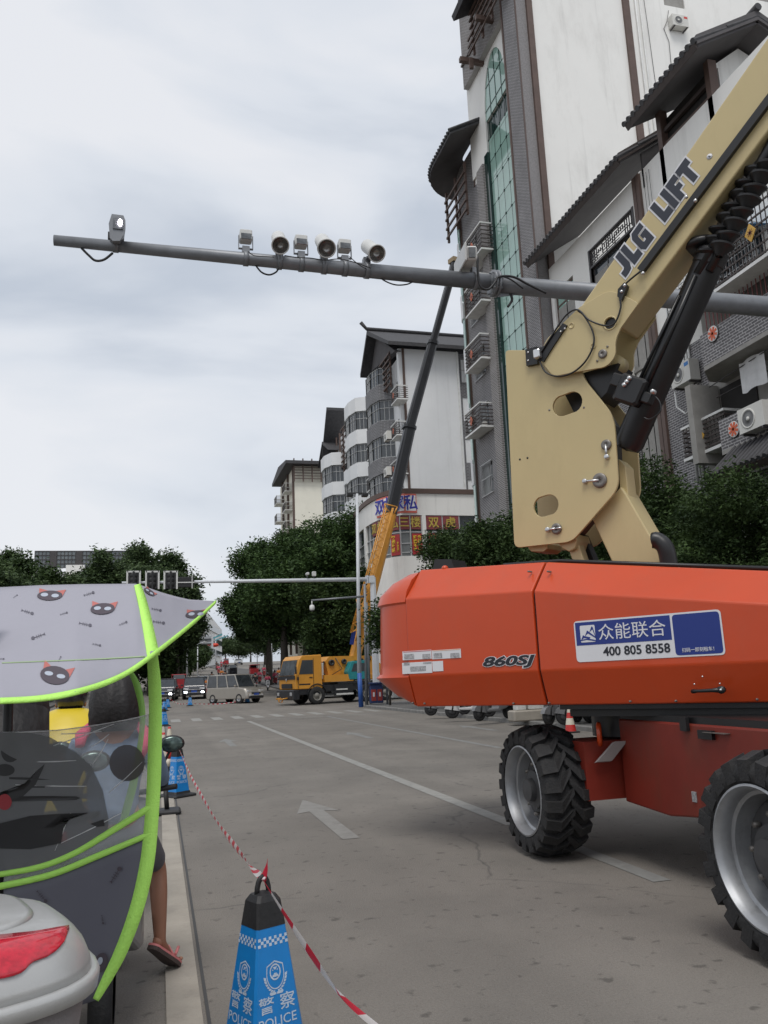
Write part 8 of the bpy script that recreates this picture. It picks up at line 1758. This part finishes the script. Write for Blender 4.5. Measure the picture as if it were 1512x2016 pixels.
b = MB(); b.loft([supring(z, HWX*k, .25*k) for z, k in ((zr_-.26, .78), (zr_-.25, .82), (zr_-.12, .88), (zr_-.016, .93))], 0, True); b.obj('top_box_base', M_['topbox_base'], cov, w=True)
b = MB(); b.loft([supring(z, HWX*k, .25*k) for z, k in ((zr_-.018, .96), (zr_-.016, 1.0), (zr_+.004, 1.012), (zr_+.012, 1.), (zr_+.013, .97))], 0, True); b.obj('top_box_rim', M_['topbox_silver'], cov, w=True)
LID = [(zr_+a_*.64, k_) for a_, k_ in ((.014, .965), (.045, .95), (.08, .915), (.11, .86), (.13, .80), (.142, .72), (.147, .6), (.15, .3), (.15, .02))]
b = MB(); b.loft([supring(z, HWX*k, .25*k) for z, k in LID], 0, True); o = b.obj('top_box_lid', M_['topbox_silver'], cov, w=True)
b = MB(); b.loft([[p+V(-.02, .03, 0) for p in supring(z, HWX*k, .25*k)] for z, k in ((zr_+.07, .50), (zr_+.090, .66), (zr_+.096, .67), (zr_+.101, .62), (zr_+.103, .3), (zr_+.103, .02))], 0, True); b.obj('lid_pad', M_['topbox_silver'], cov, w=True)
def onBox(px, py, d=0.):
    dr = ray(px, py); lo_, hi_ = 1.0, 2.2
    for i in range(500):
        Y = 1.2+i*.0015; p = OEYE+dr*(Y/dr.y); k = lerp1([(z, kk) for z, kk in LID], p.z) if p.z > LID[0][0] else .965
        e = 3.2; dx_, dy_ = p.x-bcx, p.y-bcy; lx, ly = dx_*math.cos(BA)+dy_*math.sin(BA), -dx_*math.sin(BA)+dy_*math.cos(BA); g = (abs(lx/(HWX*k))**e + abs(ly/(.25*k))**e)
        if g <= 1: return p+(OEYE-p).normalized()*d
    return p
RF = [(2, 1841), (70, 1834), (136, 1822), (136, 1836), (128, 1852), (112, 1871), (92, 1884), (66, 1893), (56, 1901), (46, 1914), (24, 1922), (2, 1927)]
n_ = len(RF); 
b = MB(); N1 = 10; rows = []
topc = [(-70, 1846), (2, 1841), (70, 1834), (136, 1822)]; botc = [(-70, 1934), (2, 1927), (24, 1922), (46, 1914), (56, 1901), (66, 1893), (92, 1884), (112, 1871), (128, 1852), (136, 1828)]
b.grid(lambda u, v: onBox(-70+205*u, lerp1(topc, -70+205*u)*(1-v)+lerp1(botc, -70+205*u)*v, .004), 24, 8); o = b.obj('reflector', M_['reflector_red'], cov, w=True); md = o.modifiers.new('t', 'SOLIDIFY'); md.thickness = .003; md.offset = 0

# ------------------------------------------------------------------ riders far up the road and scooters on the pavement
fr_ = [(436, 112, -90, 'orange_cloth', 0), (409, 74, -92, 'orange_cloth', 1), (503, 82, 92, 'black_cloth', 0), (511, 98, -90, 'pink_cloth', 1), (527, 80, -95, 'pink_cloth', 0), (520, 120, -90, 'pink_cloth', 0), (430, 140, -90, 'pink_cloth', 1), (444, 150, 90, 'black_cloth', 0), (427, 170, -90, 'black_cloth', 0), (535, 108, -88, 'white_cloth', 0), (541, 92, -85, 'pink_cloth', 1), (549, 104, -90, 'orange_cloth', 0), (417, 96, 90, 'black_cloth', 0), (444, 100, 90, 'black_cloth', 0), (436, 185, -90, 'pink_cloth', 0)]
names_ = ['in a red top beyond the minivan', 'in an orange vest close to the hatchback', 'in black beside the front of the minivan', 'in pink coming past the red tricycle', 'in pink, nearest of the riders left of the crane', 'in pink far beyond the crane cab', 'in pink before the dark taxi', 'in black right of the pink far rider', 'in black near the far left trees', 'in white under the trees by the crane', 'in pink close to the crane windscreen', 'in orange right beside the crane cab roof', 'in black at the roadside behind the hatchback', 'in black just over the minivan roof', 'in pink highest on the hill']
base_s = base_r = None
for (px, Y, deg, sh, lamp), nm in zip(fr_, names_):
    q = at_depth(px, Y)
    if base_s is None:
        base_s = scooter('far scooter under a rider '+nm, q, math.radians(deg), 'scooter_red', 'scooters on the far road', False); base_r = rider('tiny far rider '+nm, q, math.radians(deg), sh, 'grey_trousers', hair='helmet_dark', helmet=True, group='riders on the far road')
    else:
        dup(base_s, q, math.radians(deg), 'far scooter under a rider '+nm, swap={'scooter_red': ('scooter_grey', 'scooter_red', 'scooter_white')[int(px) % 3]})
        dup(base_r, q, math.radians(deg), 'tiny far rider '+nm, swap={'orange_cloth': sh})
for px, py, rz, body, lab in ((884, 1408, 150, 'scooter_grey', 'scooter parked on the pavement, leftmost under the orange hood'), (930, 1413, 160, 'scooter_white', 'pale scooter parked on the pavement under the hood, second from the left'), (976, 1417, 200, 'scooter_grey', 'purple-grey scooter parked beside the concrete planter block'), (1112, 1425, 205, 'scooter_grey', 'dark scooter parked left of the red and cream kerb cone'), (1160, 1425, 170, 'scooter_grey', 'dark scooter parked right of the red and cream kerb cone'), (1200, 1420, 190, 'scooter_red', 'dark red scooter parked behind the tie ring')):
    p = onZ(px, py, .12); dup(base_s, V(p.x, p.y, .12), math.radians(rz), lab, 'scooters parked on the pavement', swap={'scooter_red': body})
p = onZ(1040, 1419, .12); t = thing('planter_block', 'grey stone block with a white box on it under the orange hood', 'planter', p); b = MB(); b.cbox((0, 0, .16), (1.1, .5, .32), .04); b.obj('block', M_['concrete'], t); b = MB(); b.cbox((-.25, 0, .62), (.3, .3, .6), .02); b.cbox((.25, .05, .55), (.5, .3, .45), .02); b.obj('white_box', M_['device_white'], t)
# parked scooters in the dim row at far left
for i, (px, Y) in enumerate(((322, 88), (334, 92), (345, 97), (377, 100), (386, 106), (398, 110))):
    q = at_depth(px, Y); dup(base_s, q, math.radians(20+37*i), ['dim parked scooter behind the far left black car', 'dim parked scooter between the two black cars', 'dim parked scooter left of the black people carrier roof', 'dim parked scooter above the people carrier roof', 'dim parked scooter left of the short pale post', 'dim parked scooter right of the short pale post'][i], 'scooters parked far left', swap={'scooter_red': 'scooter_grey'})
# ------------------------------------------------------------------ trees
leafmat('leaf_dark', (.034, .064, .025)); leafmat('leaf_mid', (.052, .095, .034)); leafmat('leaf_far', (.050, .086, .042)); leafmat('leaf_banyan', (.040, .080, .030)); mat('bark', (.07, .06, .05), .9, var=.3, scale=8, bump=.5, bscale=12)
def leaf_cloud(name, lumps, n, size, m, parent, kind='stuff', flat=.8):
    """many folded leaf faces spread through overlapping lumps (centre, radii), denser towards the surface"""
    L = np.array([[*c, *r] for c, r in lumps], dtype=float); vol = L[:, 3]*L[:, 4]*L[:, 5]; cnt = RNG.choice(len(L), n, p=(vol**.75)/(vol**.75).sum())
    d = RNG.normal(size=(n, 3)); d /= np.linalg.norm(d, axis=1)[:, None]; rad = RNG.random(n)**.38; 
    # sprigs: gather leaves round twig ends so that clumps and gaps form
    c0 = L[cnt, :3] + d*L[cnt, 3:6]*rad[:, None]; k = max(1, n//22); tw = c0[:k]; tid = RNG.integers(0, k, n); c0 = tw[tid] + RNG.normal(size=(n, 3))*size*2.0
    a = RNG.normal(size=(n, 3)); a[:, 2] *= .55; a /= np.linalg.norm(a, axis=1)[:, None]; up = np.tile([0, 0, 1.], (n, 1)) + RNG.normal(size=(n, 3))*.7; b_ = np.cross(a, up); b_ /= np.linalg.norm(b_, axis=1)[:, None]+1e-9; nn = np.cross(a, b_)
    s = size*(.65+.7*RNG.random(n))[:, None]; v = np.empty((n, 4, 3)); v[:, 0] = c0-a*s; v[:, 1] = c0-b_*s*.45+nn*s*.12; v[:, 2] = c0+a*s; v[:, 3] = c0+b_*s*.45+nn*s*.12
    off = np.array(worldoff(parent)) if parent is not None else 0
    v = (v-off).reshape(-1, 3); me = bpy.data.meshes.new(name); me.vertices.add(4*n); me.vertices.foreach_set('co', v.astype(np.float32).ravel())
    me.loops.add(4*n); me.loops.foreach_set('vertex_index', np.arange(4*n, dtype=np.int32)); me.polygons.add(n); me.polygons.foreach_set('loop_start', np.arange(0, 4*n, 4, dtype=np.int32)); me.polygons.foreach_set('loop_total', np.full(n, 4, dtype=np.int32))
    me.materials.append(M_[m]); me.update(calc_edges=True); o = bpy.data.objects.new(name, me); COL.objects.link(o)
    if parent is not None: o.parent = parent
    if kind: o['kind'] = kind
    return o
def tree(name, label, cat, base, H, R, n, size, m, trunk=.2, crown0=.35, lumps=14, seed=1, squash=1., group=None, aspect=(1, 1)):
    random.seed(seed); base = Vector(base); t = thing(name, label, cat, base, 0, group); zc = base.z+H*(crown0+(1-crown0)*.5); hz = H*(1-crown0)*.5
    b = MB(); top = base+ZP*H*(crown0+.25); b.tube([base-ZP*.2, base+V(.05, .03, H*crown0*.6), top], [trunk, trunk*.75, trunk*.35], 10); b.obj('trunk', M_['bark'], t, w=True)
    b = MB(); lm = [((base.x, base.y, zc), (R*.72*aspect[0], R*.72*aspect[1], hz*.8))]
    for i in range(lumps):
        a = random.uniform(0, 2*PI); rr = R*random.uniform(.45, .82); z = zc+hz*random.uniform(-.85, .72); k = math.sqrt(max(.15, 1-((z-zc)/hz)**2)); c = V(base.x+rr*math.cos(a)*k*aspect[0], base.y+rr*math.sin(a)*k*aspect[1], z); r = R*random.uniform(.22, .42); lm.append((tuple(c), (r, r, r*.75*squash)))
        st = base.lerp(top, random.uniform(.6, 1.)); b.tube([st, st.lerp(c, .6)+ZP*.2, c], [trunk*.3, trunk*.18, trunk*.06], 6)
    b.obj('limb', M_['bark'], t, w=True); leaf_cloud('crown', lm, n, size, m, t); return t
# row in front of the right-hand buildings
NT = [((13.0, 33.5), 8.0, 2.7, 62000, .075, 'dense dark street tree beside the tower foot, left of the beige upright', 11), ((12.8, 28.0), 8.0, 2.6, 62000, .07, 'dense dark street tree right behind the beige upright', 12), ((12.9, 23.6), 7.6, 2.4, 60000, .065, 'dense dark street tree below the tower arm', 13),
      ((12.5, 19.4), 7.6, 2.4, 70000, .055, 'dense dark street tree behind the exhaust pipe with its top below the brick facade', 14), ((12.6, 15.8), 5.9, 2.3, 60000, .05, 'dense dark street tree nearest on the right, under the tiled canopy', 15), ((12.8, 12.6), 5.1, 2.2, 30000, .05, 'dense dark street tree cut off by the right picture edge', 16), ((14.9, 36.4), 6.6, 2.0, 40000, .08, 'leafy light-tipped tree beside the shop signs, above the orange hood corner', 17), ((13.6, 41.5), 4.9, 1.5, 22000, .08, 'low bushy tree just above the black vent on the orange hood', 18)]
for (x, y), H_, R_, n, s, lab, sd in NT: tree('street_tree', lab, 'tree', (x, y, .12), H_, R_, n, s, 'leaf_dark' if sd not in (17, 18) else 'leaf_mid', .17, .30, 14, sd, group='street trees along the right pavement')
p = onZ(762, 1388, .12); tree('small_tree', 'small dark young tree behind the litter bin beside the orange tail cap', 'tree', (p.x, p.y-.6, .12), 5.6, 1.5, 7000, .1, 'leaf_dark', .06, .55, 8, 21)
# big dark trees beyond the side street, then the row up the hill
q = at_depth(640, 66.); tree('banyan_tree', 'huge dark banyan tree rising behind the truck crane', 'tree', q, 15.2, 5.4, 120000, .15, 'leaf_banyan', .5, .22, 26, 31)
q = at_depth(560, 72.); tree('banyan_tree', 'huge dark banyan tree above the crane cab, leaning over the road', 'tree', q, 13.6, 4.9, 110000, .15, 'leaf_banyan', .45, .37, 24, 32)
q = at_depth(530, 90.); tree('banyan_tree', 'dark roadside tree left of the banyans, over the far riders', 'tree', q, 12.2, 4.5, 80000, .17, 'leaf_banyan', .4, .42, 18, 33)
q = at_depth(690, 62.); tree('banyan_tree', 'dark tree right of the tall banyan, behind the boom foot of the crane', 'tree', q, 9.8, 4.4, 50000, .14, 'leaf_dark', .4, .2, 16, 34)
for i, (px, Y, H_, R_) in enumerate(((534, 125, 11, 4.2), (526, 160, 11, 4.6), (522, 200, 10, 5), (494, 262, 9, 5), (470, 275, 8.5, 5), (444, 272, 8.5, 5), (556, 140, 12, 7), (600, 110, 13, 8))):
    q = at_depth(px, Y); tree('roadside_tree', ['dark roadside tree, first beyond the banyans', 'roadside tree on the right, half way up the hill', 'roadside tree near the crest, right of the white car', 'tree closing the view at the crest, right', 'tree closing the view behind the white car', 'tree closing the view left of the white car', 'tall tree behind the roadside row on the right', 'broad tree filling the gap below the cream building'][i], 'tree', q, H_, R_, 17000, .27, 'leaf_far', .3, .38, 12, 50+i, group='trees up the right side of the far road')
for i, (px, Y, pt_, R_) in enumerate(((322, 98, 1258, 3.0), (338, 112, 1264, 2.8), (358, 126, 1268, 2.7), (378, 142, 1272, 2.8), (386, 165, 1268, 2.6), (396, 190, 1272, 2.4), (406, 225, 1276, 2.2), (298, 90, 1255, 4))):
    H_ = onY(px, pt_, Y).z-G(Y)
    q = at_depth(px, Y); q.x -= .3; tree('roadside_tree', ['low round roadside tree nearest on the far left side', 'low roadside tree, second on the left by the pale lamp post', 'low roadside tree under the overhead sign, left part', 'low roadside tree under the overhead sign, right part', 'low roadside tree beyond the overhead sign', 'low roadside tree below the red lanterns', 'low roadside tree at the far left crest', 'low roadside tree hidden behind the green piping'][i], 'tree', q, H_, R_, 17000, .21, 'leaf_dark', .2, .30, 10, 70+i, group='trees up the left side of the far road')
# background trees on the left
for i, (px, py, Y, R_) in enumerate(((4, 1078, 80, 2.6), (34, 1090, 78, 2.4), (14, 1122, 72, 3.4), (84, 1112, 76, 2.4), (128, 1136, 78, 3.2), (203, 1084, 84, 2.5), (168, 1118, 88, 2.6), (272, 1066, 88, 2.9), (238, 1100, 84, 2.6), (327, 1086, 92, 2.9), (350, 1120, 90, 2.6), (298, 1112, 80, 3.0), (358, 1150, 96, 2.8), (-60, 1100, 76, 5))):
    top = onY(px, py, Y); H_ = top.z-G(Y); conif = i in (0, 1, 3)
    lab = ['dark feathery tree at the left picture edge', 'dark pointed tree left of the glazed rooftop screen', 'low dark tree at the left edge above the canopy', 'wispy dark tree in front of the glazed screen', 'low tree under the middle of the glazed screen', 'round green tree crossing the right part of the glazed screen', 'green tree just left of the round-topped pair', 'tallest round green tree above the canopy hoop', 'green tree between the glazed screen and the tallest crown', 'round green tree behind the signal heads', 'green tree just right of the signal heads', 'green tree directly behind the middle signal head', 'small green tree beside the dark signal box', 'dark tree beyond the left picture edge'][i]
    tree('park_tree', lab, 'tree', (top.x, Y, G(Y)), H_*1.03, R_*(.8 if conif else 1), 20000, .19, 'leaf_dark' if conif else 'leaf_far', .25, .3, 14, 90+i, group='trees on the far left')
# low hedge of shrubs closing the bottom of the left background
leaf_cloud('shrubs', [((-20+3.2*k, 74+1.2*(k % 3), 3.2), (2.6, 2, 3.0)) for k in range(4)], 30000, .15, 'leaf_dark', None)['label'] = 'dark shrubs below the left trees'
for o in list(bpy.data.objects):
    if o.type == 'MESH' and len(o.data.vertices) == 0: bpy.data.objects.remove(o)
